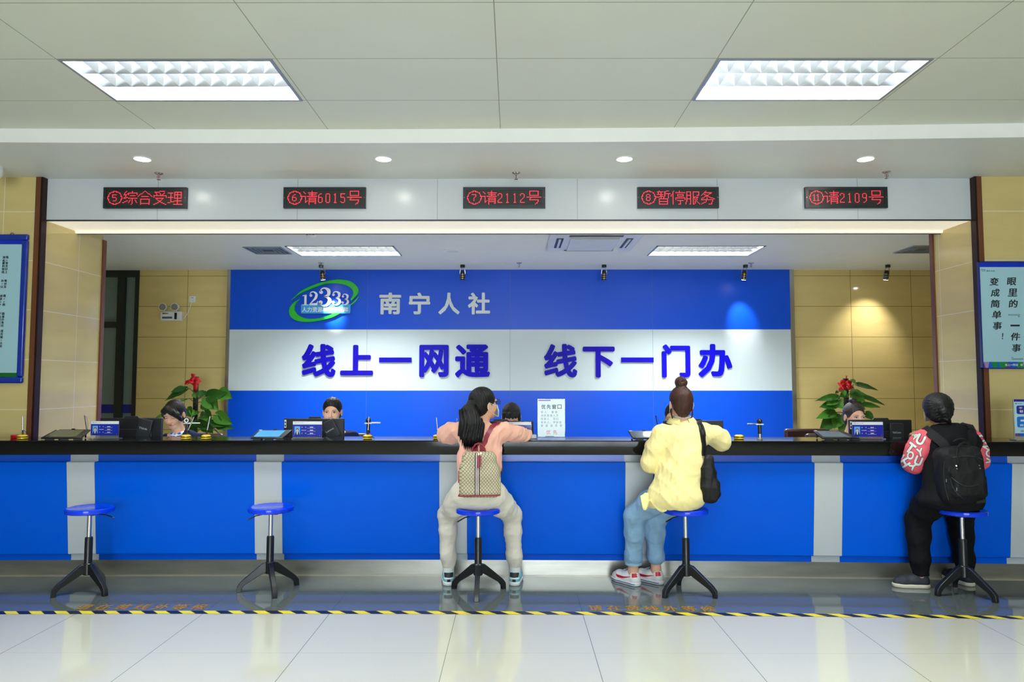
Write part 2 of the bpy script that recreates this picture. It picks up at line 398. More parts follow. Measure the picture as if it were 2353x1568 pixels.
# ================================================================ ceiling fixtures
M_frame = mat('light_frame_grey', (150, 156, 166), 0.3, metal=0.4)
M_louv = mat('louver_metal', (222, 225, 233), 0.26, metal=1.0, var=0.01)
M_refl = mat('housing_reflector', (190, 194, 200), 0.45, metal=0.1, var=0.01)
M_tube = mat('fluorescent_panel', (255, 255, 255), 0.5, emit=(250, 255, 252), es=TROFFER)
M_tube2 = mat('office_fluorescent_tube', (255, 255, 255), 0.5, emit=(248, 255, 255), es=TROFFER * 2.7)
def make_troffer(label, group, M_tube=M_tube):
    t = thing('ceiling_light', label, 'ceiling light', (0, 0, 0), group)
    w_, d_ = W2, D2
    f = MB()
    for lo, hi in (((-w_, -d_, -0.006), (w_, -d_ + 0.018, 0.0)), ((-w_, d_ - 0.018, -0.006), (w_, d_, 0.0)), ((-w_, -d_, -0.006), (-w_ + 0.018, d_, 0.0)), ((w_ - 0.018, -d_, -0.006), (w_, d_, 0.0))): f.box(lo, hi)
    part('frame', f, M_frame, t)
    h = MB(); z0, z1 = 0.0, 0.10; a = 0.018
    h.quad((-w_ + a, -d_ + a, z0), (w_ - a, -d_ + a, z0), (w_ - a, -d_ + a, z1), (-w_ + a, -d_ + a, z1)); h.quad((-w_ + a, d_ - a, z0), (w_ - a, d_ - a, z0), (w_ - a, d_ - a, z1), (-w_ + a, d_ - a, z1))
    h.quad((-w_ + a, -d_ + a, z0), (-w_ + a, d_ - a, z0), (-w_ + a, d_ - a, z1), (-w_ + a, -d_ + a, z1)); h.quad((w_ - a, -d_ + a, z0), (w_ - a, d_ - a, z0), (w_ - a, d_ - a, z1), (w_ - a, -d_ + a, z1))
    h.quad((-w_ + a, -d_ + a, z1), (w_ - a, -d_ + a, z1), (w_ - a, d_ - a, z1), (-w_ + a, d_ - a, z1))
    part('housing', h, M_refl, t, smooth=False)
    for r in range(3):
        yc = -d_ + a + (2 * d_ - 2 * a) / 3 * (r + 0.5)
        part('fluorescent_tube', MB().quad((-w_ + 0.03, yc - 0.05, z1 - 0.01), (w_ - 0.03, yc - 0.05, z1 - 0.01), (w_ - 0.03, yc + 0.05, z1 - 0.01), (-w_ + 0.03, yc + 0.05, z1 - 0.01)), M_tube, t, smooth=False)
    l = MB(); n = 12; rw = (2 * d_ - 2 * a) / 3; cw = (2 * w_ - 2 * a) / n
    for r in range(1, 3):
        y = -d_ + a + rw * r
        l.add([(-w_ + a, y, 0.004), (w_ - a, y, 0.004), (w_ - a, y - 0.03, 0.085), (-w_ + a, y - 0.03, 0.085), (w_ - a, y + 0.03, 0.085), (-w_ + a, y + 0.03, 0.085)], [(0, 1, 2, 3), (0, 1, 4, 5)])
    for r in range(3):
        y0 = -d_ + a + rw * r; y1 = y0 + rw
        for c in range(1, n):
            x = -w_ + a + cw * c
            l.add([(x, y0, 0.006), (x, y1, 0.006), (x + 0.012, y1 - 0.028, 0.06), (x + 0.012, y0 + 0.028, 0.06), (x - 0.012, y1 - 0.028, 0.06), (x - 0.012, y0 + 0.028, 0.06)], [(0, 1, 2, 3), (0, 1, 4, 5)])
    part('louver', l, M_louv, t, smooth=False)
    return t
tr0 = None
for k, (x, y) in enumerate(TROF):
    iy, ix = divmod(k, 2); ix += 1
    if iy == 0 and ix == 1: lb = 'large louvered ceiling light panel on the left, over stools and red number five display'; g = 'large ceiling lights in the hall'
    elif iy == 0 and ix == 2: lb = 'large louvered ceiling light panel on the right of the hall ceiling'; g = 'large ceiling lights in the hall'
    else: lb = 'louvered ceiling light panel behind the camera, %s row, %s side' % (('', 'first', 'second', 'third', 'last')[iy], ('', 'left', 'right')[ix]); g = 'hall ceiling lights out of view'
    if tr0 is None: tr0 = make_troffer(lb, g); o = tr0
    else: o = copy_tree(tr0)
    o.location = (x, y, CZ); o['label'] = lb; o['group'] = g
for (x, y), lb in zip(OT, ('slim-looking louvered light panel in office ceiling left of the air conditioner', 'louvered light panel in office ceiling right of the air conditioner')):
    o = make_troffer(lb, 'office ceiling lights', M_tube2); o.location = (x, y, BZ)
# round downlights in the soffit
M_dl = mat('downlight_lens', (255, 255, 255), 0.4, emit=(255, 250, 240), es=DOWNL)
dlbl = ('round downlight above the number five display, leftmost of four', 'round downlight above and right of the number six display', 'round downlight above and left of the number eight display', 'round downlight above the last display on the right, rightmost of four')
d0 = None
for px, lb in zip((327, 881, 1435, 1989), dlbl):
    p = P(px, 365, z=SZ)
    if d0 is None:
        d0 = thing('downlight', lb, 'downlight', (p.x, p.y, SZ), 'round downlights in the soffit')
        part('rim', MB().lathe([(0.056, 0.0), (0.058, -0.006), (0.068, -0.006), (0.071, 0.0)], 36, Matrix.Translation(p), cap=False), M_whitep, d0)
        part('lens', MB().lathe([(0.057, -0.003), (0.02, -0.003)], 36, Matrix.Translation(p)), M_dl, d0)
    else: copy_tree(d0, loc=(p.x, p.y, SZ), label=lb)
# sprinklers
def sprinkler(p, lb, g, first=[]):
    if first: return copy_tree(first[0], loc=p, label=lb), None
    t = thing('fire_sprinkler', lb, 'sprinkler', p, g); p = Vector(p); T = Matrix.Translation(p)
    part('escutcheon', MB().lathe([(0.034, 0), (0.034, -0.003), (0.02, -0.012), (0.012, -0.014)], 24, T), M_steel, t)
    b = MB().cyl(p + Vector((0, 0, -0.012)), p + Vector((0, 0, -0.022)), 0.009, n=12)
    b.tube([p + Vector((-0.009, 0, -0.02)), p + Vector((-0.014, 0, -0.034)), p + Vector((0, 0, -0.05))], 0.0028, 6).tube([p + Vector((0.009, 0, -0.02)), p + Vector((0.014, 0, -0.034)), p + Vector((0, 0, -0.05))], 0.0028, 6)
    b.cyl(p + Vector((0, 0, -0.046)), p + Vector((0, 0, -0.052)), 0.006)
    part('head_body', b, M_steel, t); part('glass_bulb', MB().cyl(p + Vector((0, 0, -0.022)), p + Vector((0, 0, -0.046)), 0.0028, n=8), mat('bulb_red', (160, 20, 25), 0.2), t, label='red glass bulb')
    part('deflector', MB().cyl(p + Vector((0, 0, -0.052)), p + Vector((0, 0, -0.055)), 0.015, n=18), M_steel, t)
    first.append(t); return t, None
for px, py, lb in ((365, 398, 'small chrome fire sprinkler above the leftmost red display'), (1186, 397, 'small chrome fire sprinkler above the middle red display'), (2037, 395, 'small chrome fire sprinkler above the rightmost red display')):
    p = P(px, py, z=SZ); o, _ = sprinkler((p.x, min(p.y, 5.80), SZ), lb, 'sprinklers in the soffit'); o['group'] = 'sprinklers in the soffit'
for px, py, lb in ((738, 604, 'office ceiling sprinkler above the round emblem'), (1193, 604, 'office ceiling sprinkler near the middle of blue wall'), (1726, 604, 'office ceiling sprinkler beside the spotlight at right end of blue wall')):
    p = P(px, py, z=BZ); o, _ = sprinkler((p.x, p.y, BZ), lb, ''); o['group'] = 'sprinklers in the office ceiling'
# black spotlights at the head of the back wall
M_lens = mat('spot_lens', (255, 255, 255), 0.3, emit=(255, 252, 245), es=60)
M_lensoff = mat('spot_lens_off', (90, 90, 90), 0.1)
M_gold = mat('gold_ring', (190, 160, 110), 0.3, metal=0.8)
def spotlight(px, lb, tilt, aim, on):
    p = P(px, 609, z=BZ); t = thing('spotlight', lb, 'spotlight', (p.x, p.y, BZ), 'black spotlights along the office ceiling')
    q = Vector((p.x, p.y, BZ))
    part('mount', MB().cyl(q, q + Vector((0, 0, -0.035)), 0.03, n=20), M_black, t)
    a = q + Vector((tilt * 0.3, 0, -0.07)); d = Vector((tilt, 0.18, -1)).normalized()
    part('bracket', MB().tube([q + Vector((-0.012, 0, -0.03)), a + Vector((-0.03, 0, 0.0)), a + d * 0.05 + Vector((-0.033, 0, 0))], 0.004, 6).tube([q + Vector((0.012, 0, -0.03)), a + Vector((0.03, 0, 0.0)), a + d * 0.05 + Vector((0.033, 0, 0))], 0.004, 6), M_steel, t)
    part('lamp_body', MB().cyl(a, a + d * 0.03, 0.018, 0.032, n=24).cyl(a + d * 0.03, a + d * 0.12, 0.032, 0.031, n=24), M_black, t)
    rg = MB()
    for k in (0.045, 0.07, 0.095): rg.cyl(a + d * k, a + d * (k + 0.007), 0.036, n=24)
    part('cooling_ring', rg, M_gold if on != 2 else M_steel, t)
    e = a + d * 0.1215
    part('lens', MB().cyl(a + d * 0.12, e, 0.026, n=24), M_lens if on else M_lensoff, t)
    if on:
        ld = bpy.data.lights.new('spot_lamp', 'SPOT'); ld.energy = aim[3]; ld.spot_size = R(aim[4]); ld.spot_blend = 0.9; ld.shadow_soft_size = 0.03; ld.color = aim[5]
        lo = bpy.data.objects.new('spot_lamp', ld); COL.objects.link(lo); lo.parent = t
        lp = e + d * 0.01; lo.location = lp - orgof(t)
        lo.rotation_euler = (Vector(aim[:3]) - lp).to_track_quat('-Z', 'Y').to_euler()
p1 = P(768, 715, y=9.36); p4 = P(1704, 735, y=9.36); p5 = P(1985, 790, y=9.42)
spotlight(738, 'black spotlight hanging above the round green emblem', 0.05, (p1.x, p1.y, p1.z, 190, 34, (1, 0.98, 0.95)), 1)
spotlight(1063, 'black spotlight above the blue wall, second from the left', 0.0, None, 0)
spotlight(1388, 'black spotlight above the blue wall, beside the air conditioner', 0.0, None, 0)
spotlight(1713, 'black lit spotlight at the right end of the blue wall', -0.05, (p4.x, p4.y, p4.z, 60, 46, (1, 0.98, 0.95)), 1)
spotlight(2040, 'black lit spotlight above the yellow stone wall on the right', -0.05, (p5.x, p5.y, p5.z, 55, 84, (1, 0.95, 0.86)), 2)
# air conditioner cassette
ax0 = P(1254, 572, z=BZ).x; ay1 = P(1300, 572, z=BZ).y; ax1 = ax0 + 0.94; ay0 = ay1 - 0.94
t = thing('air_conditioner', 'white four-way cassette air conditioner set in the office ceiling', 'air conditioner', ((ax0 + ax1) / 2, (ay0 + ay1) / 2, BZ - 0.03))
part('panel', MB().box((ax0, ay0, BZ - 0.03), (ax1, ay1, BZ)), mat('ac_white', (214, 222, 228), 0.3), t, bev=0.012)
part('grille', MB().box((ax0 + 0.22, ay0 + 0.22, BZ - 0.045), (ax1 - 0.22, ay1 - 0.12, BZ - 0.03)), mat('ac_white', ()), t, bev=0.006)
for k, (lo, hi) in enumerate((((ax0 + 0.20, ay0 + 0.07, 0), (ax1 - 0.2, ay0 + 0.14, 0)), ((ax0 + 0.08, ay0 + 0.22, 0), (ax0 + 0.15, ay1 - 0.22, 0)), ((ax1 - 0.15, ay0 + 0.22, 0), (ax1 - 0.08, ay1 - 0.22, 0)), ((ax0 + 0.2, ay1 - 0.10, 0), (ax1 - 0.2, ay1 - 0.05, 0)))):
    o = part('air_outlet', MB().box((lo[0], lo[1], BZ - 0.034), (hi[0], hi[1], BZ - 0.029)), M_black, t)
    lx = (lo[0] + hi[0]) / 2; ly = (lo[1] + hi[1]) / 2
    if hi[0] - lo[0] > hi[1] - lo[1]: part('louver_flap', MB().box((lo[0] + 0.02, ly + 0.006, BZ - 0.042), (hi[0] - 0.02, hi[1], BZ - 0.034)), mat('ac_white', ()), o)
    else: part('louver_flap', MB().box((lx - 0.012, lo[1] + 0.02, BZ - 0.042), (lx + 0.012, hi[1] - 0.02, BZ - 0.034)), mat('ac_white', ()), o)
part('control_box', MB().box((ax1 - 0.21, ay1 - 0.2, BZ - 0.05), (ax1 - 0.16, ay1 - 0.1, BZ - 0.03)), M_whitep, t)
# square vents
def vent(cx_, cy_, lb, s=0.21):
    t = thing('ceiling_vent', lb, 'vent', (cx_, cy_, BZ), 'square air vents in the office ceiling')
    f = MB(); sl = MB()
    for r in (0, 0.045, 0.09, 0.13):
        a = s - r; b = a - 0.012; z = BZ - 0.012 + r * 0.03
        tgt = f if r == 0 else sl
        for lo, hi in (((-a, -a), (a, -b)), ((-a, b), (a, a)), ((-a, -b), (-b, b)), ((b, -b), (a, b))):
            tgt.box((cx_ + lo[0], cy_ + lo[1], z), (cx_ + hi[0], cy_ + hi[1], z + 0.01))
    part('frame', f, mat('vent_grey', (158, 170, 176), 0.3, metal=0.4), t); part('slats', sl, mat('vent_grey', ()), t)
    part('backing', MB().box((cx_ - s + 0.01, cy_ - s + 0.01, BZ - 0.003), (cx_ + s - 0.01, cy_ + s - 0.01, BZ)), M_dark, t)
q = P(620, 575, z=BZ); vent(q.x - 0.02, q.y, 'square slatted air vent left of the office light panel')
q = P(2053, 580, z=BZ); vent(q.x + 0.21, q.y - 0.2, 'square slatted air vent half hidden by the right stone pier')
# ceiling speaker, smoke detector
q = P(1040, 576, z=BZ)
t = thing('ceiling_speaker', 'round white ceiling speaker left of the air conditioner', 'speaker', (q.x, q.y, BZ))
part('rim', MB().lathe([(0.1, 0), (0.1, -0.006), (0.085, -0.01)], 36, Matrix.Translation((q.x, q.y, BZ))), M_whitep, t)
part('grille', MB().lathe([(0.085, -0.008), (0.05, -0.014), (0.01, -0.016)], 36, Matrix.Translation((q.x, q.y, BZ))), mat('grille_white', (205, 212, 216), 0.6, bump=0.4, bs=200), t)
q = P(708, 531, z=BZ)
t = thing('smoke_detector', 'small round smoke detector at the edge of the office ceiling', 'smoke detector', (q.x, 7.08, BZ))
part('base', MB().lathe([(0.055, 0), (0.055, -0.015), (0.045, -0.03), (0.02, -0.042)], 28, Matrix.Translation((q.x, 7.08, BZ))), M_whitep, t)
v = MB()
for a in (-0.03, 0, 0.03): v.box((q.x + a - 0.009, 7.08 - 0.056, BZ - 0.024), (q.x + a + 0.009, 7.08 - 0.04, BZ - 0.012))
part('slot', v, M_black, t)
# dome camera on the left
q = P(8, 392, z=SZ); c = Vector((q.x, q.y - 0.1, SZ))
t = thing('dome_camera', 'white dome security camera under the soffit at far left', 'security camera', tuple(c))
T = Matrix.Translation(c)
part('base', MB().lathe([(0.062, 0), (0.064, -0.018), (0.062, -0.022)], 36, T), M_whitep, t)
part('housing', MB().lathe([(0.061, -0.022), (0.064, -0.03), (0.06, -0.055), (0.045, -0.08), (0.02, -0.094)], 36, T), M_whitep, t)
dv = Vector((0.25, -0.75, -0.6)).normalized()
part('lens_ring', MB().cyl(c + Vector((0, 0, -0.05)) + dv * 0.035, c + Vector((0, 0, -0.05)) + dv * 0.058, 0.034, 0.03, n=28), M_dark, t)
part('lens', MB().cyl(c + Vector((0, 0, -0.05)) + dv * 0.056, c + Vector((0, 0, -0.05)) + dv * 0.064, 0.016, n=24).sphere(c + Vector((0, 0, -0.05)) + dv * 0.06, 0.012), M_black, t)
# ================================================================ service counter
M_blue = mat('blue_laminate', (0, 88, 216), 0.25, var=0.03, vs=1.5, spec=0.1)
M_blue2 = mat('blue_laminate_glossy', (0, 84, 208), 0.3, var=0.02, vs=1.5, spec=0.6)
M_grey = mat('grey_laminate', (188, 194, 198), 0.3, var=0.02, vs=2)
M_granite = mat('black_granite', (9, 10, 12), 0.08, var=0.3, vs=60, spec=0.32)
M_plinth = mat('brushed_steel_plinth', (176, 174, 164), 0.28, metal=0.85, var=0.12, vs=3, stretch=(1, 1, 6))
X0, X1 = -4.9, 4.9
def band(mb, xa, xb, prof, n=None):
    """sweep a closed (y,z) profile along the counter's bow from xa to xb"""
    n = n or max(1, int((xb - xa) / 0.25)); k = len(prof); vs = []; fs = []
    for i in range(n + 1):
        x = xa + (xb - xa) * i / n
        for y, z in prof: vs.append((x, y + cy(x), z))
    for i in range(n):
        for j in range(k): fs.append((i * k + j, i * k + (j + 1) % k, (i + 1) * k + (j + 1) % k, (i + 1) * k + j))
    fs += [tuple(range(k)), tuple(range((n + 1) * k - 1, n * k - 1, -1))]
    return mb.add(vs, fs)
cnt = thing('service_counter', 'long blue service counter front with grey vertical strips', 'counter', (0, 5.5, 0))
cs = [P(px, 1059, y=5.33).x for px in (186.5, 615, 1041, 1468, 1896.5, 2334)]
cs = [cs[0] - 1.39] + cs + [cs[-1] + 1.39]; hw = 0.103
HB = 0.129
segs = [(cs[i] + hw, cs[i + 1] - hw, M_blue, 'blue_panel') for i in range(len(cs) - 1)] + [(c - hw, c + hw, M_grey, 'grey_strip') for c in cs]
for a, b, m, nm in segs:
    part(nm, band(MB(), a + 0.0008, b - 0.0008, [(5.325, 0.862), (5.33, 0.868), (5.5, 0.868), (5.5, 0.18), (5.39, 0.18), (5.384, 0.186)]), m, cnt)
sh = 0.0
for a, b, m, nm in segs:
    part('upper_' + nm, band(MB(), a, b, [(5.375, 0.93), (5.45, 0.93), (5.45, 0.86), (5.375, 0.86)]), M_blue2 if m is M_blue else m, cnt)
    part('lower_' + nm, band(MB(), a, b, [(5.425, 0.184), (5.5, 0.184), (5.5, HB), (5.425, HB)]), m, cnt)
part('plinth', band(MB(), X0, X1, [(5.505, 0.0), (5.505, HB + 0.002), (5.62, HB + 0.002), (5.62, 0.0)]), M_plinth, cnt)
part('back_panel', band(MB(), X0, X1, [(5.56, 0.0), (5.56, 0.93), (5.62, 0.93), (5.62, 0.0)]), M_grey, cnt)
wt = thing('worktop', 'black polished granite worktop running along the service counter', 'worktop', (0, 5.5, 0.927))
part('slab', band(MB(), X0, X1, [(5.262, 0.927), (5.258, 0.935), (5.258, 1.024), (5.264, 1.03), (5.66, 1.03), (5.66, 0.99), (5.31, 0.99), (5.31, 0.927)]), M_granite, wt)
DZ = 0.75
dk = thing('staff_desk', 'long grey staff desk behind the service counter', 'desk', (0, 5.9, 0))
part('desktop', MB().box((-3.78, 5.70, DZ - 0.03), (3.74, 6.01, DZ)), M_grey, dk)
for x in (-3.7, -2.2, 0.5, 2.2, 3.68): part('leg', MB().box((x - 0.02, 5.74, 0), (x + 0.02, 5.98, DZ - 0.03)), M_grey, dk)
CT = 1.031
# hazard tape and floor writing
M_yel = mat('tape_yellow', (232, 212, 40), 0.4); M_navy = mat('tape_black', (16, 22, 44), 0.4)
tp = thing('hazard_tape', 'yellow and black striped hazard tape across the floor', 'tape', (0, 4.6, 0))
b = MB(); y = MB(); y0, y1 = 4.572, 4.632; per = 0.158
x = -5.2
while x < 5.2:
    for k, mb in ((0, b), (0.5, y)):
        pts = []
        xs = x + k * per; e = 0.5 * per
        for (xx, yy) in ((xs + 0.04, y0), (xs + e + 0.04, y0), (xs + e - 0.02, y1), (xs - 0.02, y1)): pts.append((xx, yy + cy(xx), 0.0012))
        mb.add(pts, [(0, 1, 2, 3)])
    x += per
part('dark_stripe', b, M_navy, tp, smooth=False); part('yellow_stripe', y, M_yel, tp, smooth=False)
M_goldp = mat('gold_floor_letters', (150, 112, 52), 0.5)
def floor_text(px0, px1, lb):
    a = P(px0, 1387, z=0); c = P(px1, 1387, z=0)
    t = thing('floor_lettering', lb, 'lettering', ((a.x + c.x) / 2, 4.72, 0), 'gold floor notices behind the hazard tape')
    s = '请在黄线外等候'; n = len(s); w_ = (c.x - a.x) / n
    for i, ch in enumerate(s):
        mb = MB(); x0 = a.x + w_ * i + w_ * 0.12; x1 = a.x + w_ * (i + 1) - w_ * 0.12
        text_into(mb, ch, x0, x1, 4.655, 4.765, 0, 0, bold=0.022, fn=lambda xx, yy, zz: (xx, zz + cy(xx), 0.0012 - yy))
        part('character', mb, M_goldp, t, smooth=False)
floor_text(190, 492, 'gold Chinese floor lettering in front of the two empty stools')
floor_text(1343, 1636, 'gold Chinese floor lettering in front of the yellow shirt visitor')
# ================================================================ stools
M_seat = mat('blue_stool_plastic', (4, 58, 228), 0.15, var=0.02, coat=0.25, spec=.3)
M_seatL = mat('blue_stool_dark', (16, 20, 30), 0.4)
def make_stool():
    t = thing('stool', '', 'stool', (0, 0, 0), 'blue round stools at the counter')
    H = 0.585
    part('seat', MB().lathe([(0.02, H - 0.036), (0.148, H - 0.036), (0.155, H - 0.032), (0.157, H - 0.02), (0.156, H - 0.008), (0.150, H - 0.002), (0.142, H), (0.134, H - 0.003), (0.02, H - 0.004)], 56), M_seat, t, label='glossy blue round seat')
    part('mounting_plate', MB().box((-0.07, -0.07, H - 0.05), (0.07, 0.07, H - 0.037)), M_black, t, bev=0.004)
    part('gas_lift', MB().cyl((0, 0, 0.36), (0, 0, H - 0.045), 0.0145, n=28), mat('chrome', (215, 217, 220), 0.07, metal=1.0, var=0.0), t, label='chrome gas lift')
    part('sleeve', MB().lathe([(0.0255, 0.13), (0.0255, 0.37), (0.022, 0.378), (0.0146, 0.38)], 28), M_black, t)
    part('hub', MB().lathe([(0.024, 0.118), (0.031, 0.122), (0.031, 0.195), (0.027, 0.2)], 28), M_black, t)
    return t
def stool_leg(t, ang):
    c, s = math.cos(ang), math.sin(ang); M = Matrix(((c, -s, 0), (s, c, 0), (0, 0, 1)))
    prof = [(0.02, 0.195), (0.05, 0.19), (0.188, 0.075), (0.212, 0.045), (0.216, 0.0), (0.186, 0.0), (0.183, 0.026), (0.16, 0.052), (0.035, 0.128), (0.02, 0.128)]
    n = len(prof); w_ = 0.0165
    v = [M @ Vector((r, -w_, z)) for r, z in prof] + [M @ Vector((r, w_, z)) for r, z in prof]
    mb = MB().add(v, [tuple(range(n)), tuple(range(2 * n - 1, n - 1, -1))] + [(i, n + i, n + (i + 1) % n, (i + 1) % n) for i in range(n)])
    return part('leg', mb, M_black, t, bev=0.003)
sdata = [((-2.965, 5.05), (-142, -28, 92), 25, 'blue stool with black legs, leftmost, unused, in front of first grey strip'),
         ((-1.71, 5.09), (-168, -62, 42), 200, 'unused blue stool, second from the left, in front of second grey strip'),
         ((-0.246, 5.04), (-90, 30, 150), 205, 'blue stool under the visitor in the peach shirt'),
         ((1.195, 5.03), (-148, -33, 92), 200, 'blue stool under the visitor in the yellow shirt'),
         ((3.095, 5.0), (-172, -62, 75), 100, 'blue stool under the visitor with the black backpack')]
STOOL = {}
for (xy, legs, hand, lb) in sdata:
    t = make_stool(); t['label'] = lb
    for a in legs: stool_leg(t, R(a))
    a = R(hand); c, s = math.cos(a), math.sin(a)
    part('lever', MB().tube([(0.03 * c, 0.03 * s, 0.533), (0.10 * c, 0.10 * s, 0.522), (0.155 * c, 0.155 * s, 0.497)], [0.005, 0.006, 0.008], 8, flat=0.6), M_black, t)
    t.location = (xy[0], xy[1], 0)
# ================================================================ blue and white feature wall
YA = 9.365
def PX(px, y=YA): return P(px, 800, y=y).x
def PZ(py, y=YA, px=1180): return P(px, py, y=y).z
xl, xr = PX(527), PX(1817.5)
M_bb = mat('backdrop_blue', (0, 74, 204), 0.34, var=0.02, vs=1, spec=0.3)
M_bw = mat('backdrop_white', (200, 212, 216), 0.36, spec=.3, var=0.012, vs=1)
fw = thing('feature_wall_board', 'large blue and white lettered board across the office back wall', 'signboard', ((xl + xr) / 2, 9.4, 0))
z1, z2 = PZ(757.5), PZ(898)
part('upper_blue_band', MB().box((xl, YA, z1), (xr, YB, BZ)), M_bb, fw)
part('white_band', MB().box((xl, YA, z2), (xr, YB, z1)), M_bw, fw)
part('lower_blue_band', MB().box((xl, YA, 0), (xr, YB, z2)), M_bb, fw)
part('edge_trim', MB().box((xl - 0.045, YA - 0.012, 0), (xl, YB, BZ)), M_steel, fw, label='steel edge trim')
part('edge_trim', MB().box((xr, YA - 0.012, 0), (xr + 0.055, YB, BZ)), M_steel, fw, label='steel edge trim')
sm = MB()
for px in (843, 1172, 1500):
    x = PX(px); sm.box((x - 0.0015, YA - 0.0008, 0), (x + 0.0015, YA, BZ))
part('panel_seam', sm, mat('seam_dark', (70, 90, 130), 0.5), fw)
M_wl = mat('letter_white', (214, 222, 224), 0.35)
def violet(name, c): return mat(name, (int(c[0] * .6), int(c[1] * .5), int(c[2] * .93)), 0.5, var=0.1, vs=12, spec=.12)
big = [('线', 695, 772, 791, 867, (22, 8, 172)), ('上', 783, 858, 793, 863, (34, 12, 168)), ('一', 872, 946, 822, 833, (26, 6, 170)), ('网', 964, 1031, 793, 867, (34, 34, 176)), ('通', 1046, 1126, 792, 868, (28, 16, 182)),
       ('线', 1250, 1326, 791, 868, (44, 36, 170)), ('下', 1339, 1412, 797, 868, (42, 10, 170)), ('一', 1427, 1501, 822, 833, (28, 4, 186)), ('门', 1520, 1585, 792, 868, (22, 4, 196)), ('办', 1604, 1681, 791, 867, (14, 6, 200))]
for i, (ch, a, b, c, d, colr) in enumerate(big):
    mb = MB()
    if ch == '一': mb.box((PX(a), YA - 0.022, PZ(d)), (PX(b), YA, PZ(c)))
    else: text_into(mb, ch, PX(a), PX(b), PZ(d), PZ(c), YA - 0.022, 0.022, bold=0.036)
    part('character', mb, violet('violet_letter_%d' % i, colr), fw, smooth=False)
for ch, a, b in (('南', 871, 921), ('宁', 939, 988), ('人', 1007, 1056), ('社', 1075, 1126)):
    mb = MB(); text_into(mb, ch, PX(a), PX(b), PZ(723), PZ(673), YA - 0.018, 0.018, bold=0.03); part('character', mb, M_wl, fw, smooth=False, label='white raised character')
# round emblem with two green swooshes and the figures 12333
K = 2353 / 210.0
def E(x, y): return (PX(640 + x / K), PZ(630 + y / K))
def resample(pts, n):
    pts = [Vector((p[0], p[1])) for p in pts]
    # catmull-rom through the points
    out = []
    m = len(pts) - 1
    for i in range(n):
        t = i / (n - 1) * m; k = min(int(t), m - 1); u = t - k
        p0 = pts[max(k - 1, 0)]; p1 = pts[k]; p2 = pts[k + 1]; p3 = pts[min(k + 2, m)]
        q = 0.5 * ((2 * p1) + (p2 - p0) * u + (2 * p0 - 5 * p1 + 4 * p2 - p3) * u * u + (3 * p1 - p0 - 3 * p2 + p3) * u ** 3)
        out.append((q.x, q.y))
    return out
em = MB()
up_o = [(315, 685), (560, 455), (870, 300), (1200, 195), (1550, 150), (1860, 205), (2040, 370), (2030, 520), (1870, 700)]
up_i = [(320, 680), (570, 500), (870, 370), (1150, 272), (1450, 245), (1730, 295), (1880, 395), (1920, 520), (1850, 660)]
lo_o = [(530, 648), (370, 760), (280, 900), (285, 1040), (380, 1160), (560, 1225), (800, 1238), (1130, 1190), (1400, 1110), (1600, 1010)]
lo_i = [(525, 655), (450, 750), (408, 860), (425, 960), (500, 1050), (640, 1128), (830, 1160), (1060, 1142), (1260, 1085), (1440, 1012)]
for o_, i_ in ((up_o, up_i), (lo_o, lo_i), ([(2062, 585), (1975, 715), (1850, 820)], [(2050, 592), (1950, 700), (1850, 790)])):
    em.strip([E(*p) for p in resample(o_, 60)], [E(*p) for p in resample(i_, 60)], YA - 0.035, YA - 0.003)
part('emblem_swoosh', em, mat('swoosh_green', (30, 176, 38), 0.25), fw, smooth=False)
M_cy = mat('emblem_cyan', (60, 160, 225), 0.25)
def rrect(x0, x1, y0, y1, r, n=5):
    pts = []
    for cx_, cz_, a0 in ((x1 - r, y1 - r, 0), (x0 + r, y1 - r, 90), (x0 + r, y0 + r, 180), (x1 - r, y0 + r, 270)):
        for i in range(n): a = R(a0 + 90 * i / (n - 1)); pts.append((cx_ + r * math.cos(a), cz_ + r * math.sin(a)))
    return pts
a_, c_ = E(575, 1020), E(1850, 780)
part('emblem_plate', MB().prism(rrect(a_[0], c_[0], a_[1], c_[1], 0.015), YA - 0.03, YA - 0.003), M_cy, fw, smooth=False)
def stroke(mb, pts, wd, y, th):
    P2 = resample([(*p,) for p in pts], 34); W_ = []
    for i in range(34):
        t = i / 33 * (len(wd) - 1); k = min(int(t), len(wd) - 2); W_.append(wd[k] + (wd[k + 1] - wd[k]) * (t - k))
    A = []; B = []
    for i, p in enumerate(P2):
        q = P2[min(i + 1, 33)]; o = P2[max(i - 1, 0)]; d = Vector((q[0] - o[0], q[1] - o[1])); d.normalize()
        A.append((p[0] - d.y * W_[i] / 2, p[1] + d.x * W_[i] / 2)); B.append((p[0] + d.y * W_[i] / 2, p[1] - d.x * W_[i] / 2))
    mb.strip(A, B, y, y + th)
def blob(mb, x, z, r, y, th): mb.prism([(x + r * math.cos(k * 0.35), z + r * math.sin(k * 0.35)) for k in range(18)], y, y + th)
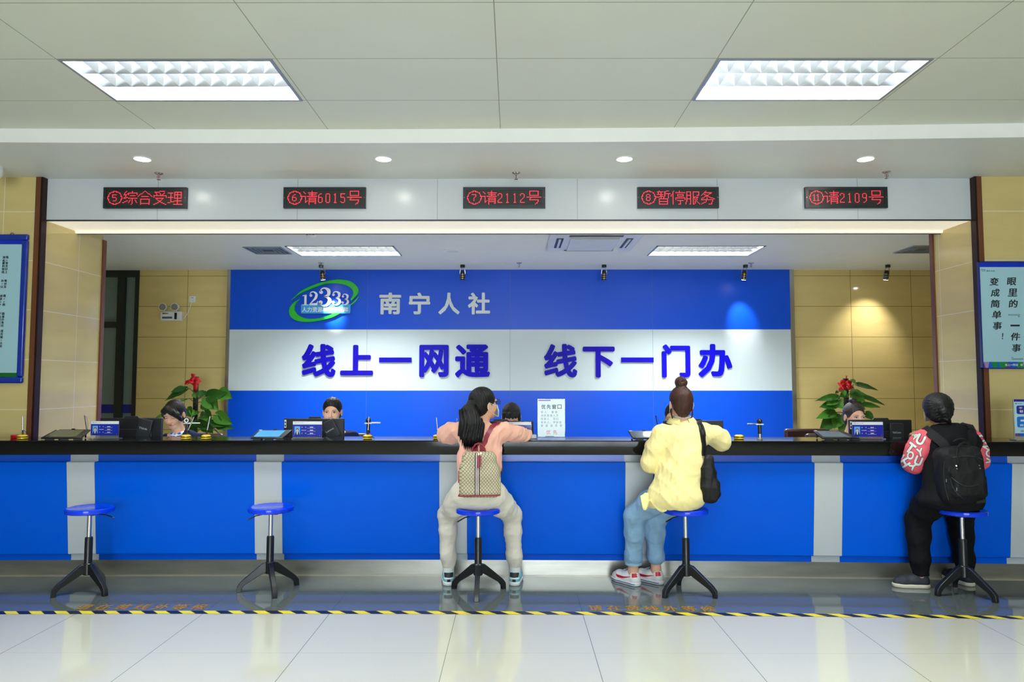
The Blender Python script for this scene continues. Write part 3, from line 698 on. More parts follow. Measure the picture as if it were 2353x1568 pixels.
def digit(mb, d, x0, x1, z0, z1, y, th=0.01):
    w_ = x1 - x0; h = z1 - z0; f = lambda u, v: (x0 + u * w_, z0 + v * h)
    if d == '1':
        stroke(mb, [f(.55, .03), f(.55, .97)], [w_ * .34, w_ * .34], y, th); mb.prism([f(.1, 0), f(1, 0), f(1, .05), f(.1, .05)], y, y + th); mb.prism([f(.08, .86), f(.4, .88), f(.72, 1), f(.38, .97), f(.08, .92)], y, y + th)
    if d == '2':
        stroke(mb, [f(.14, .72), f(.22, .93), f(.52, .98), f(.8, .82), f(.74, .55), f(.4, .28), f(.1, .05)], [w_ * .08, w_ * .08, w_ * .12, w_ * .26, w_ * .26, w_ * .12, w_ * .06], y, th)
        blob(mb, *f(.22, .72), w_ * .14, y, th); mb.prism([f(.05, 0), f(.92, 0), f(1, .3), f(.93, .3), f(.85, .16), f(.3, .14)], y, y + th)
    if d == '3':
        stroke(mb, [f(.14, .78), f(.24, .94), f(.5, .99), f(.78, .86), f(.76, .62), f(.44, .52)], [w_ * .07, w_ * .08, w_ * .12, w_ * .28, w_ * .22, w_ * .07], y, th)
        stroke(mb, [f(.44, .53), f(.78, .44), f(.86, .24), f(.62, .04), f(.3, .02), f(.1, .18)], [w_ * .07, w_ * .2, w_ * .3, w_ * .16, w_ * .09, w_ * .07], y, th)
        blob(mb, *f(.2, .77), w_ * .14, y, th); blob(mb, *f(.18, .2), w_ * .15, y, th)
dg_ = MB()
for d, a, b, c, e in (('1', 610, 770, 540, 812), ('2', 782, 1025, 465, 812), ('3', 1030, 1365, 370, 832), ('3', 1368, 1615, 462, 808), ('3', 1622, 1818, 525, 800)):
    p0 = E(a, e); p1_ = E(b, c); digit(dg_, d, p0[0], p1_[0], p0[1], p1_[1], YA - 0.05, 0.016)
part('emblem_figures', dg_, mat('figure_white', (236, 240, 244), 0.25), fw, smooth=False)
mb = MB(); p0 = E(605, 985); p1_ = E(1800, 855); text_into(mb, '人力资源和社会保障', p0[0], p1_[0], p0[1], p1_[1], YA - 0.034, 0.004, bold=0.012)
part('emblem_caption', mb, mat('figure_white', ()), fw, smooth=False)

# ================================================================ red dot-matrix displays
STK = {'请': '1133 06363d5b 62f2 74e4 56f6 a0a6 787f 78e8eede 7aea 7cec',
       '号': '30c0c53530 07f7 473aca be9f cabe',
       '综': '401444 5318 1857 0d5b a0a1 6264 62f2f4 85d5 68f8 a8ae9f 8a6d dafd',
       '合': '7006 80f6 46b6 39c9cf 393f 3ece',
       '受': 'c021 3244 7284 c2a4 151715 15e5e7 38b86d1f 499def',
       '理': '0252 0757 0d6c 323c 71e1e8 7178e8 74e4 a1af 7beb 6fff',
       '暂': '1171 301474 5258 0776 d0919588 93f3 d3d8 39c9cf 393fcf 3ccc',
       '停': '3006 242f 9091 52f2 74d4d6 7476d6 58f8fa 585a 7bdb abaf8f',
       '服': '1151 111a0f 515f4f 1555 1959 81e1e5c5 818f 87d79f 98bbff',
       '务': '6015 52c219 3397f9 1adacf9f 786c1f'}
FONT5 = {'0': ['.###.', '#...#', '#...#', '#...#', '#...#', '#...#', '#...#', '#...#', '#...#', '#...#', '.###.'], '1': ['..#..', '.##..', '..#..', '..#..', '..#..', '..#..', '..#..', '..#..', '..#..', '..#..', '.###.'],
         '2': ['.###.', '#...#', '#...#', '....#', '....#', '...#.', '..#..', '.#...', '#....', '#....', '#####'], '5': ['#####', '#....', '#....', '#....', '####.', '....#', '....#', '....#', '....#', '#...#', '.###.'],
         '6': ['..##.', '.#...', '#....', '#....', '####.', '#...#', '#...#', '#...#', '#...#', '#...#', '.###.'], '7': ['#####', '....#', '....#', '...#.', '...#.', '..#..', '..#..', '..#..', '..#..', '..#..', '..#..'],
         '8': ['.###.', '#...#', '#...#', '#...#', '.###.', '#...#', '#...#', '#...#', '#...#', '#...#', '.###.'], '9': ['.###.', '#...#', '#...#', '#...#', '#...#', '.####', '....#', '....#', '....#', '...#.', '.##..']}
GC = {}
def cell(ch):
    if ch in GC: return GC[ch]
    if ch in '0123456789':
        g = np.zeros((16, 8))
        for r, row in enumerate(FONT5[ch]):
            for c, k in enumerate(row):
                if k == '#': g[12 - r, c + 1] = 1
    elif ch in '⑤⑥⑦⑧⑪':
        g = np.zeros((16, 16))
        for k in range(200):
            a = k * math.pi / 100; g[int(round(7.5 + 7.2 * math.sin(a))), int(round(7.5 + 7.2 * math.cos(a)))] = 1
        s_ = {'⑤': '5', '⑥': '6', '⑦': '7', '⑧': '8', '⑪': '11'}[ch]
        for n_, d in enumerate(s_):
            for r, row in enumerate([FONT5[d][i] for i in (0, 1, 2, 4, 5, 7, 8, 10)]):
                for c, k in enumerate(row):
                    if k == '#': g[12 - r - 1, c + (5 if len(s_) == 1 else 3 + 4 * n_)] = 1
    else:
        g = np.zeros((16, 16))
        for seg in STK[ch].split():
            q = [int(v, 16) for v in seg]
            for k in range(0, len(q) - 2, 2):
                x0, y0, x1, y1 = q[k:k + 4]; n = max(abs(x1 - x0), abs(y1 - y0), 1)
                for t_ in range(n + 1): g[15 - int(round(y0 + (y1 - y0) * t_ / n)), int(round(x0 + (x1 - x0) * t_ / n))] = 1
    GC[ch] = g; return g
M_sig = mat('sign_case', (24, 30, 36), 0.35)
M_led = mat('led_red', (255, 40, 60), 0.4, emit=(255, 42, 66), es=3.2)
M_ledbg = tile_mat('led_board', (66, 64, 56), (26, 26, 26), 0.0061, 0.0061, 0, 0, 0.0022, 'XZ', rough=0.4, spec=0.3)
for px0, px1, s, lb in ((237, 428, '⑤综合受理', 'red dot-matrix display showing a circled five and four characters'), (651, 840, '⑥请6015号', 'red dot-matrix display calling number 6015'), (1064, 1253, '⑦请2112号', 'red dot-matrix display calling number 2112, in the middle'),
                        (1465, 1652, '⑧暂停服务', 'red dot-matrix display showing a circled eight and pause notice'), (1851, 2040, '⑪请2109号', 'red dot-matrix display calling number 2109, rightmost')):
    ys = YF - 0.03; a = P(px0, 454, y=ys).x; b = P(px1, 454, y=ys).x; c = P(1180, 478, y=ys).z; d = P(1180, 430, y=ys).z
    t = thing('led_display', lb, 'display', ((a + b) / 2, YF, c), 'red call displays on the fascia')
    f = 0.026
    part('case', MB().box((a, ys, c), (b, YF, c + f)).box((a, ys, d - f), (b, YF, d)).box((a, ys, c + f), (a + f, YF, d - f)).box((b - f, ys, c + f), (b, YF, d - f)), M_sig, t)
    part('dot_board', MB().box((a + f, ys + 0.006, c + f), (b - f, YF, d - f)), M_ledbg, t, smooth=False)
    G = np.concatenate([cell(ch) for ch in s], axis=1); nr, nc = G.shape
    pit = min((b - a - 2 * f - 0.01) / nc, (d - c - 2 * f - 0.004) / nr); X_ = (a + b) / 2 - pit * nc / 2; Z_ = (c + d) / 2 - pit * nr / 2
    pz = (d - c - 2 * f - 0.006) / 16; px_ = (b - a - 2 * f - 0.012) / G.shape[1]; X_ = a + f + 0.006; Z_ = c + f + 0.003; r = 0.0029
    for ch in s:
        g = cell(ch); mb = MB()
        for j in range(16):
            for i in range(g.shape[1]):
                if g[j, i] > 0.5:
                    x = X_ + (i + .5) * px_; z = Z_ + (j + .5) * pz
                    mb.add([(x + r * math.cos(k * math.pi / 3), ys + 0.0045, z + r * math.sin(k * math.pi / 3)) for k in range(6)], [(0, 1, 2, 3, 4, 5)])
        X_ += g.shape[1] * px_
        part('lit_character', mb, M_led, t, smooth=False)
    mk = MB()
    for x in (a + 0.01, b - 0.01): mk.cyl((x, ys - 0.001, (c + d) / 2), (x, ys + 0.002, (c + d) / 2), 0.003, n=8)
    part('screw', mk, M_steel, t)

# ================================================================ posters and wall items
M_bframe = mat('poster_blue_frame', (0, 44, 158), 0.25, coat=0.4)
M_pale = mat('poster_pale_cyan', (168, 210, 222), 0.3, var=0.02, vs=1)
M_ink = mat('ink', (30, 34, 44), 0.6); M_green = mat('poster_green', (10, 100, 30), 0.4)
yf = YP - 0.03
def px_(x, y=yf): return P(x, 700, y=y).x
def pz_(y_, y=yf, x=20): return P(x, y_, y=y).z
xa, xb = px_(-150), px_(57); za, zb = P(40, 881, y=yf).z, P(40, 538, y=yf).z
t = thing('notice_board', 'blue framed notice board on the stone wall at far left', 'notice board', ((xa + xb) / 2, YP, za))
fr_ = MB(); fwid = 0.05
for lo, hi in (((xa, za), (xb, za + fwid)), ((xa, zb - fwid), (xb, zb)), ((xa, za + fwid), (xa + fwid, zb - fwid)), ((xb - fwid, za + fwid), (xb, zb - fwid))): fr_.box((lo[0], yf, lo[1]), (hi[0], YP, hi[1]))
part('frame', fr_, M_bframe, t, bev=0.012)
part('sheet', MB().box((xa + fwid, yf + 0.012, za + fwid), (xb - fwid, YP, zb - fwid)), M_pale, t)
part('header_band', MB().box((xa + fwid, yf + 0.010, pz_(561)), (xb - fwid, yf + 0.013, zb - fwid)), mat('poster_blue', (0, 44, 188), 0.3), t)
part('green_band', MB().box((xa + fwid, yf + 0.010, za + fwid), (xb - fwid, yf + 0.013, pz_(857))), M_green, t)
part('hanger', MB().tube([(px_(18) + 0.014 * math.cos(k), yf + 0.015, zb + 0.012 * math.sin(k)) for k in np.linspace(0, 3.14, 8)], 0.003, 6), M_steel, t)
tx = MB(); rows = [(591, '加强'), (598.5, '机”'), (604.5, '解答'), (611, '机关'), (618, '知识'), (625, '线上'), (645, '办事'), (652, '，对'), (659, '以及'), (680, '按照'), (687, '求，'), (694, '3，'), (700, '”的'), (721, '下面'), (728, '各项'), (734, '能办'), (741, '准备'), (748, '责任'), (761, '办理'), (768, '服务'), (775, '法服'), (782, '制，'), (789, '人关'), (796, '政务')]
for y_, s in rows:
    x1_ = px_(13 - (y_ - 590) * 0.028); n = len(s)
    for k, ch in enumerate(s):
        e = x1_ - (n - 1 - k) * 0.026
        if ch in '，”3': text_into(tx, ch, e - 0.016, e - 0.008, pz_(y_ + 1.5), pz_(y_ - 1.5), yf + 0.0085, 0.001)
        else: text_into(tx, ch, e - 0.021, e, pz_(y_ + 2.9), pz_(y_ - 2.9), yf + 0.0085, 0.001, bold=0.01)
part('small_print', tx, M_ink, t, smooth=False)
# right poster
yr = YP - 0.022
def qx(x): return P(x, 720, y=yr).x
def qz(y_): return P(2300, y_, y=yr).z
xa, xb = P(2252, 720, y=yr).x, P(2440, 720, y=yr).x; za, zb = qz(848), qz(601)
t = thing('poster', 'pale blue poster of brush calligraphy on the right stone wall', 'poster', ((xa + xb) / 2, YP, za))
part('sheet', MB().box((xa + 0.006, yr, za + 0.006), (xb - 0.006, YP - 0.002, zb - 0.006)), M_pale, t)
e = MB()
for lo, hi in (((xa, za), (xb, za + 0.008)), ((xa, zb - 0.008), (xb, zb)), ((xa, za), (xa + 0.008, zb)), ((xb - 0.008, za), (xb, zb))): e.box((lo[0], yr - 0.006, lo[1]), (hi[0], YP - 0.002, hi[1]))
part('edge', e, mat('poster_edge', (28, 36, 110), 0.3), t)
part('header_band', MB().box((xa + 0.008, yr - 0.002, qz(614)), (xb - 0.008, yr, zb - 0.008)), mat('poster_blue', ()), t)
fz0, fz1 = za + 0.008, qz(832); x = xa + 0.008; k = 0; fcs = (('violet', (90, 60, 160)), ('pink', (170, 130, 180)), ('blue', (0, 86, 210)), ('green', (10, 130, 60)))
seq = [(0.018, 0), (0.02, 1), (0.04, 2), (0.03, 3), (0.03, 2), (0.05, 3), (0.03, 0), (0.05, 2), (0.06, 3), (0.05, 1), (0.08, 2), (0.08, 3), (0.06, 0), (0.06, 2)]
for wd, c in seq:
    sl = 0.012 if k % 2 else -0.012
    x2 = min(x + wd, xb - 0.008)
    part('footer_facet', MB().prism([(max(x, xa + .008), fz0), (x2, fz0), (min(x2 + sl, xb - .008), fz1), (max(x + (-sl), xa + .008), fz1)], yr - 0.0025 - 0.0002 * k, yr), mat('facet_' + fcs[c][0], fcs[c][1], 0.4), t, smooth=False); x = x2; k += 1
    if x >= xb - .009: break
def vchar(ch, cx_, cy_, w_, h_):
    tx = MB(); text_into(tx, ch, qx(cx_ - w_ / 2), qx(cx_ + w_ / 2), qz(cy_ + h_ / 2), qz(cy_ - h_ / 2), yr - 0.003, 0.003, bold=0.012, shear=0.12)
    part('brush_character', tx, M_ink, t, smooth=False)
for i, (ch, cx_, cy_) in enumerate((('变', 2287, 647.5), ('成', 2288.5, 673), ('简', 2288, 698.5), ('单', 2289.5, 723.5), ('事', 2290.5, 749), ('眼', 2327, 647), ('里', 2328, 672.5), ('的', 2329, 698), ('件', 2331, 774), ('事', 2332, 800))): vchar(ch, cx_, cy_, 21, 18)
vchar('！', 2301.5, 773, 3, 14); vchar('一', 2331, 748.5, 21, 4)
def outline(pts):
    tx = MB()
    for a, b in zip(pts, pts[1:]):
        p = Vector((qx(a[0]), 0, qz(a[1]))); q = Vector((qx(b[0]), 0, qz(b[1]))); tx.tube([p + Vector((0, yr - 0.001, 0)), q + Vector((0, yr - 0.001, 0))], 0.0012, 4)
    part('bracket_mark', tx, M_ink, t, smooth=False)
outline([(2317, 723), (2342, 723), (2342, 728.5), (2339.5, 728.5), (2339.5, 725), (2317, 725), (2317, 723)])
outline([(2321, 821.5), (2323.5, 821.5), (2323.5, 824.5), (2346, 824.5), (2346, 826.5), (2321, 826.5), (2321, 821.5)])
tx = MB(); text_into(tx, '南宁人社', qx(2270.5), qx(2289.5), qz(624.5), qz(621.5), yr - 0.002, 0.001)
part('small_caption', tx, M_ink, t, smooth=False)
tl = MB(); text_into(tl, '12333', qx(2259), qx(2268), qz(624), qz(619.5), yr - 0.002, 0.001)
tl.strip([(qx(2256.5 + 6 - 6 * math.cos(a)), qz(622 - 3.8 * math.sin(a))) for a in np.linspace(0.2, 3.0, 14)], [(qx(2256.5 + 6.2 - 5.6 * math.cos(a)), qz(622 - 3.2 * math.sin(a))) for a in np.linspace(0.2, 3.0, 14)], yr - 0.002, yr - 0.001)
part('small_emblem', tl, mat('emblem_teal', (70, 130, 160), 0.4), t, smooth=False)
ft = MB()
for i, ch in enumerate('线上一网通'): text_into(ft, ch, qx(2303.5 + i * 6), qx(2308.5 + i * 6), qz(841.5 - (1.8 if ch == '一' else 0)), qz(836.5 + (1.8 if ch == '一' else 0)), yr - 0.008, 0.002, bold=0.02)
for i, ch in enumerate('线下一门办'): text_into(ft, ch, qx(2338.5 + i * 6), qx(2343.5 + i * 6), qz(841.5 - (1.8 if ch == '一' else 0)), qz(836.5 + (1.8 if ch == '一' else 0)), yr - 0.008, 0.002, bold=0.02)
part('footer_lettering', ft, M_wl, t, smooth=False)
# emergency light and socket on the left back wall
yb = YB - 0.06
def ex(x): return P(x, 720, y=yb).x
def ez(y_): return P(390, y_, y=yb).z
t = thing('emergency_light', 'white twin-head emergency light on the yellow stone wall', 'emergency light', (ex(392), YB, ez(737)))
part('case', MB().box((ex(368.5), yb, ez(737)), (ex(417), YB, ez(716))), M_whitep, t, bev=0.008)
part('label_plate', MB().box((ex(373), yb - 0.002, ez(732.5)), (ex(396), yb, ez(728))), mat('grey_label', (70, 90, 100), 0.4), t)
part('indicator', MB().box((ex(401), yb - 0.003, ez(734)), (ex(406.5), yb, ez(719))), M_black, t)
tx = MB(); text_into(tx, '消防应急灯', ex(373), ex(387), ez(722), ez(719), yb - 0.002, 0.002, bold=0.02); part('lettering', tx, M_ink, t, smooth=False)
for px0 in (376, 403.5):
    c = Vector((ex(px0), yb + 0.01, ez(706.5)))
    h = part('lamp_head', MB().cyl(c + Vector((0, -0.045, 0)), c + Vector((0, 0.03, 0)), 0.052, 0.035, n=28), M_whitep, t)
    part('lens', MB().cyl(c + Vector((0, -0.050, 0)), c + Vector((0, -0.044, 0)), 0.044, n=28), mat('lamp_glass', (150, 155, 150), 0.08, metal=0.3), h)
    b = MB()
    for k in range(5): b.cyl(c + Vector((0.018 * math.cos(k * 1.26), -0.053, 0.018 * math.sin(k * 1.26))), c + Vector((0.018 * math.cos(k * 1.26), -0.05, 0.018 * math.sin(k * 1.26))), 0.006, n=10)
    part('bulbs', b, M_steel, h)
    part('neck', MB().cyl(c + Vector((0, 0.02, -0.045)), c + Vector((0, 0.02, -0.07)), 0.01), M_whitep, t)
t = thing('wall_socket', 'square white wall socket above right of the emergency light', 'socket', (ex(437), YB, ez(694)))
part('plate', MB().box((ex(429.5), YB - 0.01, ez(694.5)), (ex(444.5), YB, ez(679.5))), M_whitep, t, bev=0.003)
s_ = MB()
for dx in (-1.6, 1.6): s_.box((ex(437 + dx) - 0.003, YB - 0.0115, ez(684.5)), (ex(437 + dx) + 0.003, YB - 0.009, ez(682.5)))
part('holes', s_, M_black, t); part('plug', MB().box((ex(434.5), YB - 0.035, ez(692.5)), (ex(439.5), YB - 0.01, ez(687.5))), M_whitep, t, bev=0.003)
tag_ = solo('power_cable', MB().tube([(ex(437), YB - 0.03, ez(692)), (ex(435), YB - 0.03, ez(705)), (ex(429), YB - 0.03, ez(720)), (ex(422), YB - 0.03, ez(730)), (ex(417.5), YB - 0.03, ez(733))], 0.0045, 8), M_whitep, 'thin white cable from the wall socket to the emergency light', 'cable')
# ================================================================ organic surfaces
def axis(segs):
    """segs: [(end, step)...] starting value first"""
    out = [segs[0]]
    for end, st in segs[1:]:
        n = max(1, int(round((end - out[-1]) / st))); a = out[-1]
        out += [a + (end - a) * (i + 1) / n for i in range(n)]
    return np.array(out, dtype=np.float32)
class SDF:
    def __init__(s, xs, ys, zs):
        s.ax = (xs, ys, zs); s.F = np.full((len(xs), len(ys), len(zs)), 0.5, dtype=np.float32)
        s.R = Matrix.Identity(3); s.o = Vector((0, 0, 0))
    def frame(s, o=(0, 0, 0), R_=None): s.o = Vector(o); s.R = R_ or Matrix.Identity(3); return s
    def W(s, p): return s.o + s.R @ Vector(p)
    def sub(s, lo, hi):
        sl = []
        for k in range(3):
            a = int(np.searchsorted(s.ax[k], lo[k])); b = int(np.searchsorted(s.ax[k], hi[k])); sl.append(slice(max(a - 1, 0), min(b + 1, len(s.ax[k]))))
        sl = tuple(sl)
        X, Y, Z = np.meshgrid(s.ax[0][sl[0]], s.ax[1][sl[1]], s.ax[2][sl[2]], indexing='ij', sparse=True)
        return sl, X, Y, Z
    def comb(s, sl, d, k, op):
        F = s.F[sl]
        if F.size == 0: return
        if op == 'sub': d = -d; a, b = -F, -d
        else: a, b = F, d
        h = np.maximum(k - np.abs(a - b), 0) / k
        m = np.minimum(a, b) - h * h * k * 0.25
        s.F[sl] = -m if op == 'sub' else m
    def ell(s, c, r, rot=None, k=0.02, op='add'):
        c = s.W(c); Rm = s.R @ rot if rot is not None else s.R; e = max(r) + k + 0.03
        sl, X, Y, Z = s.sub([c[i] - e for i in range(3)], [c[i] + e for i in range(3)])
        Q = np.array(Rm.transposed(), dtype=np.float32); x, y, z = X - c.x, Y - c.y, Z - c.z
        p = [(Q[i, 0] * x + Q[i, 1] * y + Q[i, 2] * z) for i in range(3)]
        k0 = np.sqrt(sum((p[i] / r[i]) ** 2 for i in range(3))); k1 = np.sqrt(sum((p[i] / r[i] ** 2) ** 2 for i in range(3))) + 1e-9
        s.comb(sl, (k0 * (k0 - 1) / k1).astype(np.float32), k, op); return s
    def cone(s, a, b, ra, rb, k=0.02, op='add', sq=None):
        """round cone; sq=(direction, factor) squashes distances along a direction"""
        a = s.W(a); b = s.W(b); e = max(ra, rb) * (1 / min(1, sq[1]) if sq else 1) + k + 0.03
        sl, X, Y, Z = s.sub([min(a[i], b[i]) - e for i in range(3)], [max(a[i], b[i]) + e for i in range(3)])
        ab = b - a; L2 = max(ab.length_squared, 1e-9)
        x, y, z = X - a.x, Y - a.y, Z - a.z
        h = np.clip((x * ab.x + y * ab.y + z * ab.z) / L2, 0, 1)
        dx, dy, dz = x - h * ab.x, y - h * ab.y, z - h * ab.z
        d2 = dx * dx + dy * dy + dz * dz
        if sq:
            n = (s.R @ Vector(sq[0])).normalized(); q = dx * n.x + dy * n.y + dz * n.z
            d2 = d2 + q * q * (sq[1] ** 2 - 1)
        d = np.sqrt(np.maximum(d2, 0)) - (ra + (rb - ra) * h)
        s.comb(sl, d.astype(np.float32), k, op); return s
    def chain(s, pts, rs, k=0.02, op='add', sq=None):
        for i in range(len(pts) - 1): s.cone(pts[i], pts[i + 1], rs[i], rs[i + 1], k, op, sq)
        return s
    def box(s, c, h, r=0.01, rot=None, k=0.01, op='add'):
        c = s.W(c); Rm = s.R @ rot if rot is not None else s.R; e = Vector(h).length + k + 0.03
        sl, X, Y, Z = s.sub([c[i] - e for i in range(3)], [c[i] + e for i in range(3)])
        Q = np.array(Rm.transposed(), dtype=np.float32); x, y, z = X - c.x, Y - c.y, Z - c.z
        q = [np.abs(Q[i, 0] * x + Q[i, 1] * y + Q[i, 2] * z) - (h[i] - r) for i in range(3)]
        out = np.sqrt(sum(np.maximum(t, 0) ** 2 for t in q)); ins = np.minimum(np.maximum(np.maximum(q[0], q[1]), q[2]), 0)
        s.comb(sl, (out + ins - r).astype(np.float32), k, op); return s
    def plane(s, p, n, k=0.004):
        """cut away everything on the side the normal points to"""
        p = s.W(p); n = (s.R @ Vector(n)).normalized()
        X, Y, Z = np.meshgrid(*s.ax, indexing='ij', sparse=True)
        d = (X - p.x) * n.x + (Y - p.y) * n.y + (Z - p.z) * n.z
        s.F = np.maximum(s.F, d.astype(np.float32)); return s
    def disp(s, fn, band=0.05):
        X, Y, Z = np.meshgrid(*s.ax, indexing='ij', sparse=True)
        s.F = s.F + fn(X, Y, Z).astype(np.float32) * (np.abs(s.F) < band); return s
    def folds(s, amp, wl, seed=0, d=(0, 0, 1), stretch=0.35):
        """soft cloth folds: warped waves, elongated along d"""
        rs = np.random.RandomState(seed); dd = Vector(d).normalized()
        X, Y, Z = np.meshgrid(*s.ax, indexing='ij', sparse=True); T = 0
        for i in range(6):
            v = Vector(rs.normal(size=3)); v -= dd * v.dot(dd) * (1 - stretch); v.normalize(); f = 6.283 / (wl * (0.6 + 0.9 * rs.rand()))
            ph = rs.rand() * 6.28; w2 = Vector(rs.normal(size=3)) * 9
            a_ = np.sin((X * v.x + Y * v.y + Z * v.z) * f * .6 + ph + 1.6 * np.sin(X * w2.x + Y * w2.y + Z * w2.z)); T = T + (1.1 - 2.2 * (1 - np.abs(a_)) ** 2.2 if i % 2 else 0.6 * a_)
        m = np.abs(s.F) < 0.04
        s.F = s.F + (amp * T / 3.0).astype(np.float32) * m; return s
    def mesh(s):
        F = s.F; xs, ys, zs = s.ax; ins = F < 0
        c = [ins[i:F.shape[0] - 1 + i, j:F.shape[1] - 1 + j, k:F.shape[2] - 1 + k] for i in (0, 1) for j in (0, 1) for k in (0, 1)]
        al = c[0].copy(); an = c[0].copy()
        for q in c[1:]: al &= q; an |= q
        I, J, K = np.nonzero(an & ~al); n = len(I)
        idx = np.full(an.shape, -1, dtype=np.int64); idx[I, J, K] = np.arange(n)
        acc = np.zeros((n, 3)); cnt = np.zeros(n)
        crn = [(i, j, k) for i in (0, 1) for j in (0, 1) for k in (0, 1)]
        for a in crn:
            for ax_ in range(3):
                if a[ax_]: continue
                b = list(a); b[ax_] = 1
                fa = F[I + a[0], J + a[1], K + a[2]]; fb = F[I + b[0], J + b[1], K + b[2]]
                m = (fa < 0) != (fb < 0); t = np.where(m, fa / np.where(m, fa - fb, 1), 0)
                pa = np.stack([xs[I + a[0]], ys[J + a[1]], zs[K + a[2]]], 1); pb = np.stack([xs[I + b[0]], ys[J + b[1]], zs[K + b[2]]], 1)
                acc += (pa + (pb - pa) * t[:, None]) * m[:, None]; cnt += m
        V = acc / cnt[:, None]; Fs = []
        for ax_ in range(3):
            o1, o2 = [(1, 2), (2, 0), (0, 1)][ax_]
            sl0 = [slice(1, -1)] * 3; sl0[ax_] = slice(0, F.shape[ax_] - 1); sl1 = list(sl0); sl1[ax_] = slice(1, F.shape[ax_])
            A = ins[tuple(sl0)]; B = ins[tuple(sl1)]; q = np.nonzero(A != B)
            g = [q[0] + 1, q[1] + 1, q[2] + 1]; g[ax_] = q[ax_]
            def cidx(d1, d2):
                h = [g[0].copy(), g[1].copy(), g[2].copy()]; h[o1] = h[o1] - d1; h[o2] = h[o2] - d2
                return idx[h[0], h[1], h[2]]
            Q = np.stack([cidx(1, 1), cidx(0, 1), cidx(0, 0), cidx(1, 0)], 1)
            fl = ~A[q]; Q[fl] = Q[fl][:, ::-1]; Fs.append(Q)
        Fq = np.concatenate(Fs); Fq = Fq[(Fq >= 0).all(1)]
        return V, Fq
def relax(V, Fq, it=2):
    E = np.concatenate([Fq[:, [0, 1]], Fq[:, [1, 2]], Fq[:, [2, 3]], Fq[:, [3, 0]]]); n = len(V)
    deg = np.bincount(E[:, 0], minlength=n) + np.bincount(E[:, 1], minlength=n)
    for _ in range(it):
        A = np.zeros_like(V)
        for k in range(3): A[:, k] = np.bincount(E[:, 0], V[E[:, 1], k], n) + np.bincount(E[:, 1], V[E[:, 0], k], n)
        V = V * 0.4 + 0.6 * A / np.maximum(deg, 1)[:, None]
    return V
def sdf_obj(name, S, m, parent, it=2, label=None, cols=None, seg=None):
    V, Fq = S.mesh(); V = relax(V, Fq, it)
    org = np.array(orgof(parent)); me = bpy.data.meshes.new(name)
    me.from_pydata((V - org).tolist(), [], Fq.tolist()); me.materials.append(m); me.update()
    me.shade_smooth()
    if cols is not None:
        ca = me.color_attributes.new('col', 'FLOAT_COLOR', 'POINT'); ca.data.foreach_set('color', cols(V).astype(np.float32).ravel())
    o = bpy.data.objects.new(name, me); COL.objects.link(o); o.parent = parent; ORG[o.name] = orgof(parent)
    if label: o['label'] = label
    return o
def bvh(o):
    org = orgof(o); me = o.data
    return BVHTree.FromPolygons([v.co + org for v in me.vertices], [tuple(p.vertices) for p in me.polygons])
def rotz(a): return Matrix.Rotation(R(a), 3, 'Z')
def rotx(a): return Matrix.Rotation(R(a), 3, 'X')
def roty(a): return Matrix.Rotation(R(a), 3, 'Y')
def lerp(a, b, t): return Vector(a) * (1 - t) + Vector(b) * t

# ---------------------------------------------------------------- people
M_skin = mat('skin', (226, 176, 146), 0.5, var=0.04, vs=12, spec=0.35)
M_skin2 = mat('skin_tan', (206, 150, 118), 0.5, var=0.05, vs=12, spec=0.35)
M_lip = mat('lips', (176, 84, 78), 0.4); M_eyew = mat('eye_white', (226, 222, 218), 0.2); M_iris = mat('iris', (26, 18, 16), 0.15)
M_brow = mat('eyebrow', (52, 38, 34), 0.7)
M_hair = mat('black_hair', (10, 8, 8), 0.45, spec=.3, var=0.35, vs=90, bump=0.5, bs=160, stretch=(1, 1, 0.12))
M_hairb = mat('brown_hair', (62, 34, 26), 0.45, spec=.3, var=0.35, vs=90, bump=0.5, bs=160, stretch=(1, 1, 0.12))
M_hairg = mat('dark_greying_hair', (20, 20, 23), 0.45, spec=.35, var=0.5, vs=80, bump=0.5, bs=140, stretch=(1, 1, 0.15))
def head_sdf(S, c, Rm):
    S.frame(c, Rm)
    S.ell((0, .012, .03), (.074, .092, .086), k=.02).ell((0, -.02, -.028), (.059, .066, .08), k=.02)
    S.ell((0, -.055, -.092), (.026, .022, .018), k=.025)
    for s_ in (-1, 1):
        S.ell((s_ * .034, -.055, -.028), (.026, .024, .028), k=.02)
        S.ell((s_ * .03, -.080, .02), (.022, .010, .008), k=.012)
        S.ell((s_ * .031, -.096, .003), (.016, .012, .0095), k=.012, op='sub')
        S.ell((s_ * .0765, .012, -.008), (.009, .017, .031), rot=rotx(12), k=.006)
        S.ell((s_ * .084, .006, -.006), (.005, .009, .019), rot=rotx(12), k=.004, op='sub')
        S.ell((s_ * .011, -.092, -.035), (.008, .009, .007), k=.006)
    S.cone((0, -.078, .012), (0, -.100, -.030), .007, .0105, k=.010)
    S.ell((0, -.080, -.060), (.022, .013, .011), k=.012)
    S.frame()
